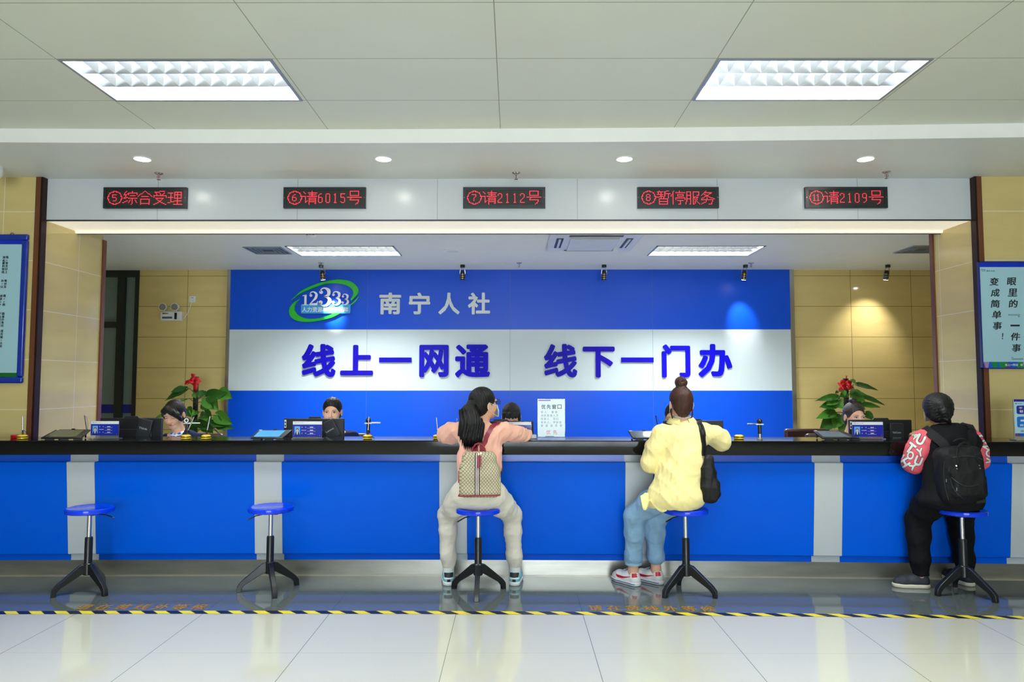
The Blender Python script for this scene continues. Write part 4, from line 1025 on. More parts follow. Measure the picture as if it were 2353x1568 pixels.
def face_bits(c, Rm, parent, look='down', lip=True, eyes=True):
    c = Vector(c); f = lambda p: c + Rm @ Vector(p)
    ic = Rm.to_4x4(); ic.translation = c
    for s_ in (-1, 1):
        if eyes:
            if look != 'down':
                part('eye', MB().sphere(f((s_ * .031, -.0775, .003)), (.0135, .0085, .0058), M=Rm.to_4x4()), M_eyew, parent)
                part('iris', MB().sphere(f((s_ * .031 + (0.002 if look == 'right' else 0), -.0835, .0025)), (.0053, .0035, .0053), M=Rm.to_4x4()), M_iris, parent)
            lz = .0085 if look != 'down' else -.003
            pts = [f((s_ * (.031 + .0155 * t), -.0885 + .006 * t * t, lz - .0045 * t * t * (1 if look != 'down' else -0.6))) for t in np.linspace(-1, 1, 9)]
            part('eyelash', MB().tube(pts, [.0007, .0012, .0016, .0018, .002, .002, .0019, .0016, .001], 6), M_iris, parent)
        pts = [f((s_ * (.031 + .019 * t), -.0905 + .0065 * t * t, .0235 + .003 * (t if True else 0) - .004 * t * t)) for t in np.linspace(-1, 1, 9)]
        part('eyebrow', MB().tube(pts, [.0022, .003, .0032, .003, .0028, .0024, .002, .0014, .0008], 6, flat=.5), M_brow, parent)
    if lip: part('lips', MB().sphere(f((0, -.0905, -.0575)), (.018, .006, .0038), M=Rm.to_4x4()).sphere(f((0, -.0905, -.064)), (.016, .006, .0042), M=Rm.to_4x4()), M_lip, parent)
def hand_sdf(S, wr, d, n, r=1.0):
    """open relaxed hand: wrist point, direction of the fingers, palm normal"""
    wr = Vector(wr); d = Vector(d).normalized(); n = Vector(n); n = (n - d * n.dot(d)).normalized(); sd = d.cross(n)
    pc = wr + d * .05
    Rm = Matrix((sd, d, n)).transposed()
    S.box(pc, (.037, .045, .013), .012, rot=Rm, k=.012); S.cone(wr, wr + d * .03, .024, .026, k=.015)
    for i, (o, L) in enumerate(((-.030, .062), (-.010, .074), (.010, .078), (.029, .070))):
        b = pc + d * .042 + sd * o; m_ = b + d * L * .5 - n * .008; e = b + d * L * .92 - n * .028
        S.chain([b, m_, e], [.0092, .0086, .0072], k=.005)
    b = wr + d * .03 + sd * .028; S.chain([b, b + d * .03 + sd * .022 - n * .006, b + d * .058 + sd * .026 - n * .012], [.012, .0105, .0085], k=.008)
def body_sdf(S, J, legs=True, tw=1.0):
    """continuous body: torso, neck, arms, hands, legs and feet along the joints J"""
    V_ = {k: Vector(v) for k, v in J.items() if not isinstance(v, (Matrix, float, int))}
    sd = (V_['shR'] - V_['shL']).normalized()
    S.cone(V_['pel'], V_['wai'], .10 * tw, .085 * tw, k=.04, sq=(sd, .72)).cone(V_['wai'], V_['che'], .085 * tw, .10 * tw, k=.04, sq=(sd, .7)).cone(V_['che'], V_['nec'] + (V_['che'] - V_['nec']) * .25, .098 * tw, .06 * tw, k=.04, sq=(sd, .6))
    S.cone(V_['nec'] + (V_['che'] - V_['nec']) * .1, V_['hea'] + Vector((0, 0, -.03)), .05, .048, k=.025)
    for s_ in 'LR':
        S.cone(V_['che'] + (V_['nec'] - V_['che']) * .5, V_['sh' + s_], .06, .045, k=.04)
        S.chain([V_['sh' + s_], V_['el' + s_], V_['wr' + s_]], [.043, .036, .025], k=.02)
        d = V_['wr' + s_] - V_['el' + s_]
        if 'ha' + s_ in V_: d = V_['ha' + s_]
        hand_sdf(S, V_['wr' + s_], d, (0, 0, 1))
        if legs:
            S.chain([V_['pel'] + (V_['hi' + s_] - V_['pel']) * .6, V_['hi' + s_], V_['kn' + s_], lerp(V_['kn' + s_], V_['an' + s_], .35), V_['an' + s_]], [.085, .082, .056, .052, .034], k=.03)
            a = V_['an' + s_]; t = Vector(J['to' + s_]).normalized()
            S.cone(a, a + Vector((0, 0, -.04)), .034, .034, k=.02); S.chain([a + Vector((0, 0, -.06)) - t * .005, a + t * .07 + Vector((0, 0, -.062)), a + t * .14 + Vector((0, 0, -.068))], [.028, .027, .020], k=.012)
def grid(J, head_step=.004, step=.007, pad=.17):
    P_ = np.array([list(Vector(v)) for k, v in J.items() if not isinstance(v, Matrix) and not k.startswith('to') and not k.startswith('ha')])
    lo = P_.min(0) - pad; hi = P_.max(0) + pad; h = Vector(J['hea']); lo[2] = max(lo[2] + .08, -.01); hi[2] = h.z + .17
    fine = .125
    xs = axis([lo[0], (h.x - fine, step), (h.x + fine, head_step), (hi[0], step)]); ys = axis([lo[1], (h.y - fine - .01, step), (h.y + fine, head_step), (hi[1], step)])
    zs = axis([lo[2], (h.z - .15, step), (hi[2], head_step)])
    return xs, ys, zs
def shoe_mesh(an, toe, L=.255, wd=.046, sole=.024, h=.075):
    """shaped upper (SDF) around a foot standing on the floor below the ankle joint"""
    a = Vector((an[0], an[1], 0)); t = Vector((toe[0], toe[1], 0)).normalized(); sd = Vector((-t.y, t.x, 0))
    h0 = a - t * .055
    return a, t, sd, h0
def make_shoe(name, an, toe, mu, ms, parent, accents=(), label=None, zl=0.0, L=.25):
    a, t, sd, h0 = shoe_mesh(an, toe); Rm = Matrix((sd, t, Vector((0, 0, 1)))).transposed()
    lo = [min(a[i], (a + t * L)[i]) - .1 for i in range(2)]; hi = [max(a[i], (a + t * L)[i]) + .1 for i in range(2)]
    g = lambda z0, z1: SDF(axis([lo[0], (hi[0], .004)]), axis([lo[1], (hi[1], .004)]), axis([z0, (z1, .004)]))
    e = h0 + t * L; up = lambda z: Vector((0, 0, z + zl))
    S = g(-.01 + zl, .16 + zl)
    S.chain([h0 + t * .035 + up(.045), h0 + t * .10 + up(.045), e - t * .075 + up(.038), e - t * .035 + up(.034)], [.036, .038, .040, .027], k=.02, sq=((0, 0, 1), .95))
    S.cone(h0 + t * .04 + up(.05), h0 + t * .045 + up(.085), .035, .036, k=.02); S.cone(h0 + t * .09 + up(.065), h0 + t * .15 + up(.05), .028, .022, k=.02)
    S.plane((0, 0, .022 + zl), (0, 0, -1)); S.plane((0, 0, .095 + zl), (0, 0, 1))
    o = sdf_obj(name, S, mu, parent, label=label)
    S = g(-.01 + zl, .07 + zl)
    S.chain([h0 + t * .038 + up(.02), h0 + t * .11 + up(.02), e - t * .08 + up(.02), e - t * .035 + up(.02)], [.043, .040, .045, .034], k=.02)
    S.plane((0, 0, .001 + zl), (0, 0, -1)); S.plane((0, 0, .028 + zl), (0, 0, 1))
    sdf_obj('sole', S, ms, o)
    return o, a, t, sd, h0
def decal(name, mbs, target_bvh, m, parent, dr=(0, 1, 0), off=.0016, label=None, sub=2):
    """flat artwork (built facing the camera side) laid onto a curved surface"""
    bm = bmesh.new(); vs = [bm.verts.new(v) for v in mbs.v]
    for f in mbs.f:
        try: bm.faces.new([vs[i] for i in f])
        except ValueError: pass
    bmesh.ops.triangulate(bm, faces=bm.faces)
    for _ in range(sub + 3): 
        L_ = [e for e in bm.edges if e.calc_length() > .006]
        if L_: bmesh.ops.subdivide_edges(bm, edges=L_, cuts=1, use_grid_fill=False); bmesh.ops.triangulate(bm, faces=bm.faces)
    kill = []; cpos = Vector((0, 0, CAMZ))
    for v in bm.verts:
        d = (v.co - cpos).normalized() if dr == 'view' else Vector(dr).normalized()
        h = target_bvh.ray_cast(v.co - d * .6, d)
        if h[0] is None: kill.append(v)
        else: v.co = h[0] - d * off
    bmesh.ops.delete(bm, geom=kill, context='VERTS')
    bad = [f for f in bm.faces if max(e.calc_length() for e in f.edges) > .05]; bmesh.ops.delete(bm, geom=bad, context='FACES')
    out = MB(); bm.verts.index_update(); out.v = [tuple(v.co) for v in bm.verts]; out.f = [tuple(v.index for v in f.verts) for f in bm.faces]; out.m = [0] * len(out.f); bm.free()
    if not out.f: return None
    return part(name, out, m, parent, smooth=True, label=label)
# ================================================================ visitor in the peach shirt
M_peach = mat('peach_cotton', (247, 186, 164), 0.8, var=0.04, vs=5, bump=0.12, bs=60, sheen=0.2)
M_cream_t = mat('cream_trousers', (220, 214, 200), 0.8, var=0.04, vs=5, bump=0.12, bs=60)
J = dict(pel=(-.246, 5.03, .675), wai=(-.245, 5.02, .80), che=(-.236, 5.06, .98), nec=(-.224, 5.12, 1.15), hea=(-.212, 5.14, 1.298),
         shL=(-.385, 5.11, 1.105), shR=(-.065, 5.11, 1.115), elL=(-.50, 5.29, 1.078), elR=(.070, 5.29, 1.083), wrL=(-.30, 5.42, 1.078), wrR=(-.16, 5.45, 1.085), haL=(.8, .35, .02), haR=(-.8, .5, .02),
         hiL=(-.335, 5.03, .665), hiR=(-.155, 5.03, .665), knL=(-.475, 5.225, .50), knR=(-.01, 5.225, .50), anL=(-.470, 5.25, .105), anR=(.010, 5.25, .105), toL=(-.12, 1, 0), toR=(.12, 1, 0))
HR = rotz(180 - 52) @ rotx(-8)     # turned away and to the right, a little down
vis = thing('person', 'person in peach shirt and cream trousers with long ponytail, seated leaning on the counter', 'person', (-.246, 5.1, 0))
S = SDF(*grid(J)); body_sdf(S, J, tw=.84); head_sdf(S, J['hea'], HR); BODY = sdf_obj('body', S, M_skin, vis)
part('mask', MB(), M_whitep, vis) if False else None
g = grid(J, .006, .006, .2)
S = SDF(*g)
S.cone((-.245, 5.02, .78), (-.242, 5.03, .88), .155, .158, k=.04, sq=((0, 1, 0), 1.25)).cone((-.242, 5.03, .88), (-.228, 5.07, 1.03), .160, .150, k=.04, sq=((0, 1, 0), 1.3))
S.cone((-.34, 5.11, 1.085), (-.11, 5.11, 1.09), .068, .07, k=.05).cone((-.225, 5.12, 1.13), (-.222, 5.13, 1.165), .072, .062, k=.03)
for s_, el, wr in ((-1, J['elL'], J['wrL']), (1, J['elR'], J['wrR'])):
    sh = J['shL'] if s_ < 0 else J['shR']
    S.chain([sh, lerp(sh, el, .5), el, lerp(el, wr, .5), lerp(el, wr, .85)], [.075, .075, .066, .058, .044], k=.035)
    S.ell(lerp(sh, el, .72) + Vector((s_ * .01, -.03, -.03)), (.062, .06, .045), k=.03)
S.plane((0, 0, .748), (0, 0, -1)); S.plane((-.222, 5.135, 1.185), (.1, .25, 1))
S.folds(.008, .13, 3, (.6, 0, 1)); S.folds(.004, .055, 9, (1, 0, .5))
PEACH = sdf_obj('shirt', S, M_peach, vis, label='loose peach shirt')
S = SDF(*g)
S.ell((-.246, 5.035, .665), (.175, .135, .105), k=.04).cone((-.246, 5.02, .70), (-.246, 5.02, .79), .155, .142, k=.03, sq=((0, 1, 0), 1.15))
for s_ in (-1, 1):
    hi, kn, an = (J['hiL'], J['knL'], J['anL']) if s_ < 0 else (J['hiR'], J['knR'], J['anR'])
    S.chain([Vector(hi) + Vector((s_ * .01, 0, .01)), lerp(hi, kn, .5) + Vector((0, -.01, .008)), kn, lerp(kn, an, .3), lerp(kn, an, .75), Vector(an) + Vector((0, 0, .045))], [.104, .090, .072, .064, .058, .053], k=.03)
S.plane((0, 0, .10), (0, 0, -1)); S.plane((0, 0, .586), (0, 0, -1)) if False else None
S.folds(.0032, .10, 5, (0, .5, 1)); S.folds(.002, .05, 6, (1, 0, .2))
sdf_obj('trousers', S, M_cream_t, vis, label='cream trousers')
# hair: cap and long ponytail
hc = Vector(J['hea']); g = (axis([-.42, (.02, .0035)]), axis([4.82, (5.30, .0035)]), axis([.98, (1.47, .0035)]))
S = SDF(*g); S.frame(hc, HR)
S.ell((0, .016, .038), (.084, .101, .092), k=.01).ell((0, .05, -.01), (.075, .065, .075), k=.02)
S.ell((0, -.105, -.045), (.09, .055, .085), k=.008, op='sub'); 
for s_ in (-1, 1): S.ell((s_ * .088, -.002, -.022), (.03, .028, .038), k=.006, op='sub')
S.frame()
S.disp(lambda X, Y, Z: .0016 * np.sin((X * .7 + Z * .35 + Y * .6) * 420 + 3 * np.sin(Z * 30)))
tie = Vector((-.30, 5.045, 1.30))
sdf_obj('hair', S, M_hair, vis)
S = SDF(axis([-.44, (-.16, .0035)]), axis([4.82, (5.10, .0035)]), axis([.96, (1.36, .0035)]))
S.cone(tie + Vector((.03, .03, .0)), tie, .04, .026, k=.02)
S.chain([tie, tie + Vector((-.012, -.05, -.055)), tie + Vector((.005, -.085, -.15)), tie + Vector((.008, -.09, -.23)), tie + Vector((.0, -.085, -.262))], [.026, .058, .085, .082, .055], k=.03, sq=((0, 1, 0), 1.5))
S.disp(lambda X, Y, Z: .0045 * np.sin(X * 330 + 5 * np.sin(Z * 14) + Y * 120) * (Z < 1.27) + .003 * np.sin(X * 120 + Z * 25) * (Z < 1.3) + .016 * np.maximum(0, (1.085 - Z) / .06) * (1 + np.sin(X * 500)) * (Z < 1.085))
sdf_obj('ponytail', S, M_hair, vis)
part('hair_tie', MB().lathe([(.026, -.008), (.031, 0), (.026, .008)], 24, Matrix.Translation(tie + Vector((0, -.004, -.002))) @ rotx(60).to_4x4()), M_black, vis)
# mask and glasses
hp = lambda p: hc + HR @ Vector(p)
mk = MB(); rows = []
for i in range(9):
    v = i / 8; row = []
    for j in range(13):
        u = -1 + j / 6; a = u * 1.15
        row.append(hp((math.sin(a) * .062, -.05 - .052 * math.cos(a) - .012 * (1 - abs(2 * v - 1)) * math.cos(a), -.012 - .095 * v + .012 * u * u * (v - .3))))
    rows.append(row)
vv = [p for r_ in rows for p in r_]; ff = [(i * 13 + j, i * 13 + j + 1, (i + 1) * 13 + j + 1, (i + 1) * 13 + j) for i in range(8) for j in range(12)]
o = part('face_mask', MB().add(vv, ff), mat('mask_blue', (196, 214, 232), 0.7), vis); sl = o.modifiers.new('s', 'SOLIDIFY'); sl.thickness = .002
st = MB()
for s_ in (-1, 1):
    st.tube([hp((s_ * .058, -.072, -.022)), hp((s_ * .078, -.03, -.005)), hp((s_ * .086, .012, .012)), hp((s_ * .087, .03, 0)), hp((s_ * .084, .026, -.03)), hp((s_ * .076, -.02, -.07)), hp((s_ * .058, -.066, -.095))], .0016, 6)
part('mask_strap', st, mat('strap_white', (230, 232, 236), 0.6), vis)
gl = MB(); ln = MB()
for s_ in (-1, 1):
    ring = [hp((s_ * .032 + .025 * math.cos(k * .3927), -.104, .004 + .019 * math.sin(k * .3927))) for k in range(17)]
    gl.tube(ring, .0022, 6); gl.tube([hp((s_ * .058, -.103, .012)), hp((s_ * .076, -.05, .014)), hp((s_ * .081, .01, .012))], .002, 6)
    ln.sphere(hp((s_ * .032, -.104, .004)), (.023, .0015, .017), M=HR.to_4x4())
gl.tube([hp((-.008, -.106, .008)), hp((.008, -.106, .008))], .002, 6)
gg = part('glasses', gl, M_black, vis); part('lens', ln, mat('glass_lens', (90, 110, 140), .05, alpha=.35), gg)
M_sky = mat('shoe_aqua', (120, 196, 206), 0.6, bump=.2, bs=150); M_shoeb = mat('shoe_black', (24, 26, 30), 0.6); M_sole = mat('sole_white', (222, 226, 226), 0.5)
for an, to in ((J['anL'], J['toL']), (J['anR'], J['toR'])):
    o, a, t, sd, h0 = make_shoe('shoe', an, to, M_sky, M_sole, vis, label='aqua running shoe')
    bb = bvh(o); mb = MB(); zc = Vector((0, 0, 1))
    f = lambda u, z: h0 + sd * u + zc * z
    for q in (((-.03, .062), (.03, .062), (.034, .095), (-.034, .095)), ((-.012, .03), (.012, .03), (.012, .066), (-.012, .066))):
        mb.add([f(*p) for p in q], [(0, 1, 2, 3)])
    decal('heel_patch', mb, bb, M_shoeb, o, dr=t, sub=4)
    mb = MB().add([f(*p) for p in ((-.036, .05), (.036, .05), (.036, .060), (-.036, .060))], [(0, 1, 2, 3)])
    decal('heel_stripe', mb, bb, M_sole, o, dr=t, off=.0028, sub=4)
    part('sock', MB().cyl((an[0], an[1], .06), (an[0] - .0, an[1], .125), .041, .042, n=24), mat('sock_white', (214, 216, 216), 0.9), vis)
# backpack of woven diamond canvas
def diamond(name):
    m = mat(name, (190, 180, 150), 0.6, var=0.05); nt = m.node_tree; N = nt.nodes; L = nt.links; b = N['Principled BSDF']; mx = N[m['mx']]
    tc = N.new('ShaderNodeTexCoord'); sp = N.new('ShaderNodeSeparateXYZ'); L.new(tc.outputs['Object'], sp.inputs[0])
    def ma(op, a, b_=None):
        n = N.new('ShaderNodeMath'); n.operation = op
        for i, v in enumerate((a, b_)):
            if v is None: continue
            if isinstance(v, (int, float)): n.inputs[i].default_value = v
            else: L.new(v, n.inputs[i])
        return n.outputs[0]
    p = .0215; x = ma('DIVIDE', ma('ADD', sp.outputs['X'], ma('MULTIPLY', sp.outputs['Y'], .6)), p); z = ma('DIVIDE', sp.outputs['Z'], p * 1.15)
    a = ma('ABSOLUTE', ma('SUBTRACT', ma('FRACT', ma('ADD', x, z)), .5)); c = ma('ABSOLUTE', ma('SUBTRACT', ma('FRACT', ma('SUBTRACT', x, z)), .5))
    k = ma('GREATER_THAN', ma('MAXIMUM', a, c), .43)
    m2 = N.new('ShaderNodeMix'); m2.data_type = 'RGBA'; L.new(k, m2.inputs[0]); L.new(mx.outputs[2], m2.inputs[6]); m2.inputs[7].default_value = rgb(104, 88, 66)
    r2 = ma('ADD', ma('MULTIPLY', a, a), ma('MULTIPLY', c, c)); k2 = ma('LESS_THAN', r2, .030)
    m3 = N.new('ShaderNodeMix'); m3.data_type = 'RGBA'; L.new(k2, m3.inputs[0]); L.new(m2.outputs[2], m3.inputs[6]); m3.inputs[7].default_value = rgb(204, 198, 176)
    L.new(m3.outputs[2], b.inputs['Base Color']); return m
M_dia = diamond('diamond_canvas'); M_red = mat('dark_red_leather', (136, 22, 44), 0.4, var=.06); M_brass = mat('brass', (205, 190, 120), .25, metal=.9)
yb_ = 4.84
def bx(px, y=4.80): return P(px, 1090, y=y).x
def bz(py, y=4.80): return P(1100, py, y=y).z
bp = thing('backpack', 'small beige diamond pattern backpack with dark red straps on the peach shirt', 'backpack', (-.24, 4.86, .64))
S = SDF(axis([-.46, (-.02, .005)]), axis([4.74, (5.0, .005)]), axis([.60, (1.05, .005)]))
bcx = (bx(1054) + bx(1148)) / 2; bt = bz(1040); bb_ = bz(1147)
S.box((bcx + .001, 4.865, bb_ + .105), (.138, .055, .105), .04, k=.01); S.box((bcx - .003, 4.868, bt - .10), (.118, .050, .10), .045, k=.05)
bpk = sdf_obj('bag_body', S, M_dia, bp, it=3)
bbv = bvh(bpk)
for u, wd, m, nm in ((1091.6, 2.2, mat('bag_dark', (50, 42, 38), .6), 'dark_stripe'), (1094.2, 1.7, M_wl, 'white_stripe'), (1096.4, 1.6, M_red, 'red_stripe'), (1098.5, 1.6, M_wl, 'white_stripe'), (1101.2, 2.2, mat('bag_dark', ()), 'dark_stripe')):
    x = bx(u); w_ = wd * 4.8 / 1640 / 2; mb = MB()
    n = 24; vs = []
    for i in range(n + 1):
        z = bb_ + .012 + (bt - bb_ - .02) * i / n; vs += [(x - w_, 4.7, z), (x + w_, 4.7, z)]
    mb.add(vs, [(2 * i, 2 * i + 1, 2 * i + 3, 2 * i + 2) for i in range(n)]); decal(nm, mb, bbv, m, bp, sub=0, off=.0015)
h_ = MB(); rp = []
for i in range(25): a = -math.pi + math.pi * i / 24 * 0 + 2 * math.pi * i / 24; rp.append((bcx + .139 * max(-1, min(1, 1.25 * math.cos(a))), 4.865 + .054 * max(-1, min(1, 1.3 * math.sin(a))), bb_ + .018 + .004 * math.cos(a)))
part('bottom_piping', MB().tube(rp, .0045, 8), M_red, bp)
part('zip_pull', MB().box((bx(1097.5), 4.795, bz(1076)), (bx(1101.5), 4.805, bz(1048))).box((bx(1102), 4.795, bz(1074)), (bx(1106), 4.805, bz(1048))), M_red, bp, bev=.002)
part('zip_rings', MB().cyl((bx(1100), 4.798, bz(1044)), (bx(1100), 4.806, bz(1044)), .006, n=12).cyl((bx(1105), 4.798, bz(1042)), (bx(1105), 4.806, bz(1042)), .006, n=12), M_brass, bp)
part('side_tab', MB().box((bx(1054) - .006, 4.83, bz(1112)), (bx(1057) + .002, 4.85, bz(1084))), M_red, bp, bev=.003)
part('side_pocket', MB().box((bx(1142), 4.826, bz(1143)), (bx(1149) + .004, 4.90, bz(1098))), M_dia, bp, bev=.01)
ar = [(bx(1083.5) , 4.862, bt - .01), (bx(1085), 4.862, bt + .02), (bx(1091), 4.865, bt + .047), (bx(1099), 4.867, bt + .056), (bx(1107), 4.865, bt + .044), (bx(1113), 4.862, bt + .018), (bx(1115), 4.862, bt - .012)]
part('top_handle', MB().tube([Vector((*p,)) for p in [tuple(Vector(q)) for q in ar]], .0055, 8), M_red, bp)
# straps run from the bag top over the shoulders and back to its lower corners
SB = bvh(PEACH)
def strap(pts2, y0, dr, w_, m, name, par, sv, off=.004, th=.006):
    """ribbon through points laid on the garment"""
    mid = []; P3 = [Vector(p) for p in pts2]
    for i in range(len(P3) - 1):
        for k in range(6): mid.append(P3[i].lerp(P3[i + 1], k / 6))
    mid.append(P3[-1]); out = []; nr = []
    for p in mid:
        h = sv.find_nearest(p); out.append(h[0] + h[1] * off); nr.append(h[1])
    vs = []; n = len(out)
    for i in range(n):
        d = (out[min(i + 1, n - 1)] - out[max(i - 1, 0)]).normalized(); sdv = d.cross(nr[i]).normalized() * w_ / 2; q = nr[i] * th / 2
        vs += [out[i] - sdv - q, out[i] + sdv - q, out[i] + sdv + q, out[i] - sdv + q]
    fs = [(4 * i + j, 4 * i + (j + 1) % 4, 4 * i + 4 + (j + 1) % 4, 4 * i + 4 + j) for i in range(n - 1) for j in range(4)] + [(0, 1, 2, 3), (4 * n - 1, 4 * n - 2, 4 * n - 3, 4 * n - 4)]
    return part(name, MB().add(vs, fs), m, par)
q_ = lambda px, py, y: P(px, py, y=y)
strap([q_(1104, 1040, 4.9), q_(1115, 1012, 4.92), q_(1126, 990, 4.97), q_(1137, 968, 5.03), Vector((-.105, 5.12, 1.21)), Vector((-.10, 5.2, 1.16)), Vector((-.09, 5.22, 1.05))], 0, 0, .031, M_red, 'shoulder_strap', bp, SB)
strap([q_(1092, 1040, 4.9), q_(1087, 1012, 4.92), q_(1078, 985, 4.99), q_(1072, 968, 5.05), Vector((-.35, 5.12, 1.21)), Vector((-.36, 5.2, 1.14))], 0, 0, .031, M_red, 'shoulder_strap', bp, SB)
strap([q_(1143, 1102, 4.95), q_(1151, 1088, 5.0), Vector((-.075, 5.08, .88)), Vector((-.08, 5.12, .95))], 0, 0, .026, mat('strap_brown', (72, 34, 34), .5), 'lower_strap', bp, SB)

# ================================================================ visitor in the yellow shirt
M_yshirt = mat('yellow_cotton', (244, 228, 158), 0.8, var=0.03, vs=5, bump=0.12, bs=60, sheen=0.2)
M_denim = mat('light_denim', (132, 168, 200), 0.85, var=0.16, vs=14, bump=0.2, bs=120)
J = dict(pel=(1.15, 5.03, .675), wai=(1.17, 5.02, .80), che=(1.20, 5.05, .98), nec=(1.20, 5.09, 1.155), hea=(1.192, 5.11, 1.305),
         shL=(1.045, 5.08, 1.09), shR=(1.355, 5.08, 1.10), elL=(.962, 5.07, .885), elR=(1.50, 5.19, 1.055), wrL=(1.06, 5.30, 1.085), wrR=(1.30, 5.42, 1.075), haL=(.5, 1, -.03), haR=(-1, .5, .02),
         hiL=(1.07, 5.05, .665), hiR=(1.2, 5.1, .665), knL=(.87, 5.18, .50), knR=(1.02, 5.23, .47), anL=(.862, 5.235, .105), anR=(1.035, 5.275, .105), toL=(-.62, .78, 0), toR=(-.7, .71, 0))
HR = rotz(180 + 4) @ rotx(-6)
vis = thing('person', 'person in long yellow shirt and light jeans with a topknot bun, seated on a stool', 'person', (1.15, 5.1, 0))
S = SDF(*grid(J)); body_sdf(S, J, tw=.84); head_sdf(S, J['hea'], HR); sdf_obj('body', S, M_skin, vis)
g = grid(J, .006, .006, .2)
S = SDF(*g)
S.cone((1.205, 5.06, 1.03), (1.19, 5.03, .88), .150, .148, k=.05, sq=((0, 1, 0), 1.3)).cone((1.19, 5.03, .88), (1.15, 5.01, .72), .146, .165, k=.05, sq=((0, 1, 0), 1.15)).ell((1.13, 5.0, .655), (.20, .15, .11), k=.05)
S.cone((1.12, 5.02, .80), (1.02, 5.02, .64), .13, .10, k=.05)
S.cone((1.08, 5.08, 1.085), (1.33, 5.08, 1.09), .068, .07, k=.05).cone((1.20, 5.10, 1.12), (1.20, 5.10, 1.155), .078, .066, k=.03)
for s_, sh, el, wr in ((-1, J['shL'], J['elL'], J['wrL']), (1, J['shR'], J['elR'], J['wrR'])):
    S.chain([sh, lerp(sh, el, .5), el, lerp(el, wr, .5), lerp(el, wr, .85)], [.074, .074, .066, .060, .046], k=.035)
S.ell((1.49, 5.15, 1.015), (.065, .06, .06), k=.04)
S.plane((0, 0, .5865), (0, 0, -1)) if False else None
S.plane((1.20, 5.12, 1.192), (0, .25, 1)); S.plane((1.10, 5.0, .585), (0, 0, -1))
S.folds(.006, .15, 13, (.8, 0, -.5)); S.folds(.0028, .06, 19, (.3, 0, 1))
YEL = sdf_obj('shirt', S, M_yshirt, vis, label='long loose yellow shirt')
# hanging shirt tails left of the seat, collar
tl = MB(); vs = []; n = 14
edge = [(1471, 1140), (1473, 1152), (1478, 1172), (1487, 1170), (1492, 1152), (1500, 1160), (1510, 1172), (1522, 1178), (1532, 1175)]
top = [(1482, 1134), (1488, 1134), (1494, 1134), (1500, 1134), (1506, 1134), (1514, 1136), (1522, 1138), (1532, 1140), (1542, 1142)]
E_ = resample(edge, 30); T_ = resample(top, 30)
for i in range(30):
    for j in range(7):
        k = j / 6; x = T_[i][0] * (1 - k) + E_[i][0] * k; y = T_[i][1] * (1 - k) + E_[i][1] * k
        yy = 4.955 + .045 * (1 - i / 29) - .045 * k + .006 * math.sin(i * .8) * k; vs.append(P(x, y, y=yy))
tl.add(vs, [(i * 7 + j, i * 7 + j + 1, (i + 1) * 7 + j + 1, (i + 1) * 7 + j) for i in range(29) for j in range(6)])
o = part('shirt_tail', tl, M_yshirt, vis); sl = o.modifiers.new('s', 'SOLIDIFY'); sl.thickness = .004
cl = []; n = 26
for i in range(n + 1):
    a = R(200 + 320 * i / n) + math.pi / 2; ca, sa = math.cos(a), math.sin(a)
    for r_, z in ((.062, 1.205), (.066, 1.212), (.078, 1.20), (.094 + .006 * abs(ca), 1.168)): cl.append((1.20 + ca * r_ * 1.12, 5.105 + sa * r_ * .95, z + .012 * sa))
o = part('collar', MB().add(cl, [(i * 4 + j, i * 4 + j + 1, (i + 1) * 4 + j + 1, (i + 1) * 4 + j) for i in range(n) for j in range(3)]), M_yshirt, vis); sl = o.modifiers.new('s', 'SOLIDIFY'); sl.thickness = .004
part('undershirt_collar', MB().tube([(1.20 + .056 * math.cos(a), 5.105 + .052 * math.sin(a), 1.214 + .008 * math.sin(a)) for a in np.linspace(0, 6.283, 24)], .006, 8), M_whitep, vis, label='white inner collar')
S = SDF(*g)
S.ell((1.14, 5.06, .665), (.15, .13, .085), k=.04)
for hi, kn, an, zc in ((J['hiL'], J['knL'], J['anL'], .155), (J['hiR'], J['knR'], J['anR'], .185)):
    S.chain([hi, lerp(hi, kn, .5) + Vector((0, 0, .02)), kn, lerp(kn, an, .3), lerp(kn, an, .75), Vector((an[0], an[1], zc + .01))], [.095, .092, .078, .072, .062, .058], k=.03)
S.plane((0, 0, .14), (0, 0, -1)); S.folds(.0035, .09, 25, (1, 0, .4)); S.folds(.002, .045, 26, (1, 0, .1))
sdf_obj('jeans', S, M_denim, vis, label='light blue jeans')
for an, zc in ((J['anL'], .150), (J['anR'], .165)):
    part('cuff', MB().lathe([(.052, zc), (.061, zc - .004), (.063, zc + .02), (.062, zc + .04), (.056, zc + .042)], 28, Matrix.Translation((an[0] + .002, an[1] - .002, 0)), cap=False), mat('denim_cuff', (150, 184, 212), .85, bump=.2, bs=120), vis)
hc = Vector(J['hea'])
S = SDF(axis([1.06, (1.33, .0035)]), axis([4.96, (5.26, .0035)]), axis([1.15, (1.55, .0035)])); S.frame(hc, HR)
S.ell((0, .012, .036), (.082, .099, .092), k=.01).ell((0, .055, -.012), (.066, .055, .07), k=.025).ell((0, .06, -.062), (.035, .03, .03), k=.02)
S.ell((0, -.108, -.05), (.095, .06, .09), k=.008, op='sub')
for s_ in (-1, 1): S.ell((s_ * .088, .0, -.022), (.024, .030, .036), k=.006, op='sub')
S.frame(); S.disp(lambda X, Y, Z: .0014 * np.sin(np.arctan2(X - 1.192, 1.42 - Z + .02) * 70 + Y * 40))
bun = hc + Vector((-.002, -.028, .152))
S.ell(bun, (.044, .042, .040), k=.015).cone(bun + Vector((0, 0, -.05)), bun, .03, .03, k=.02); S.ell(bun + Vector((.004, -.042, .006)), (.012, .008, .010), k=.01, op='sub')
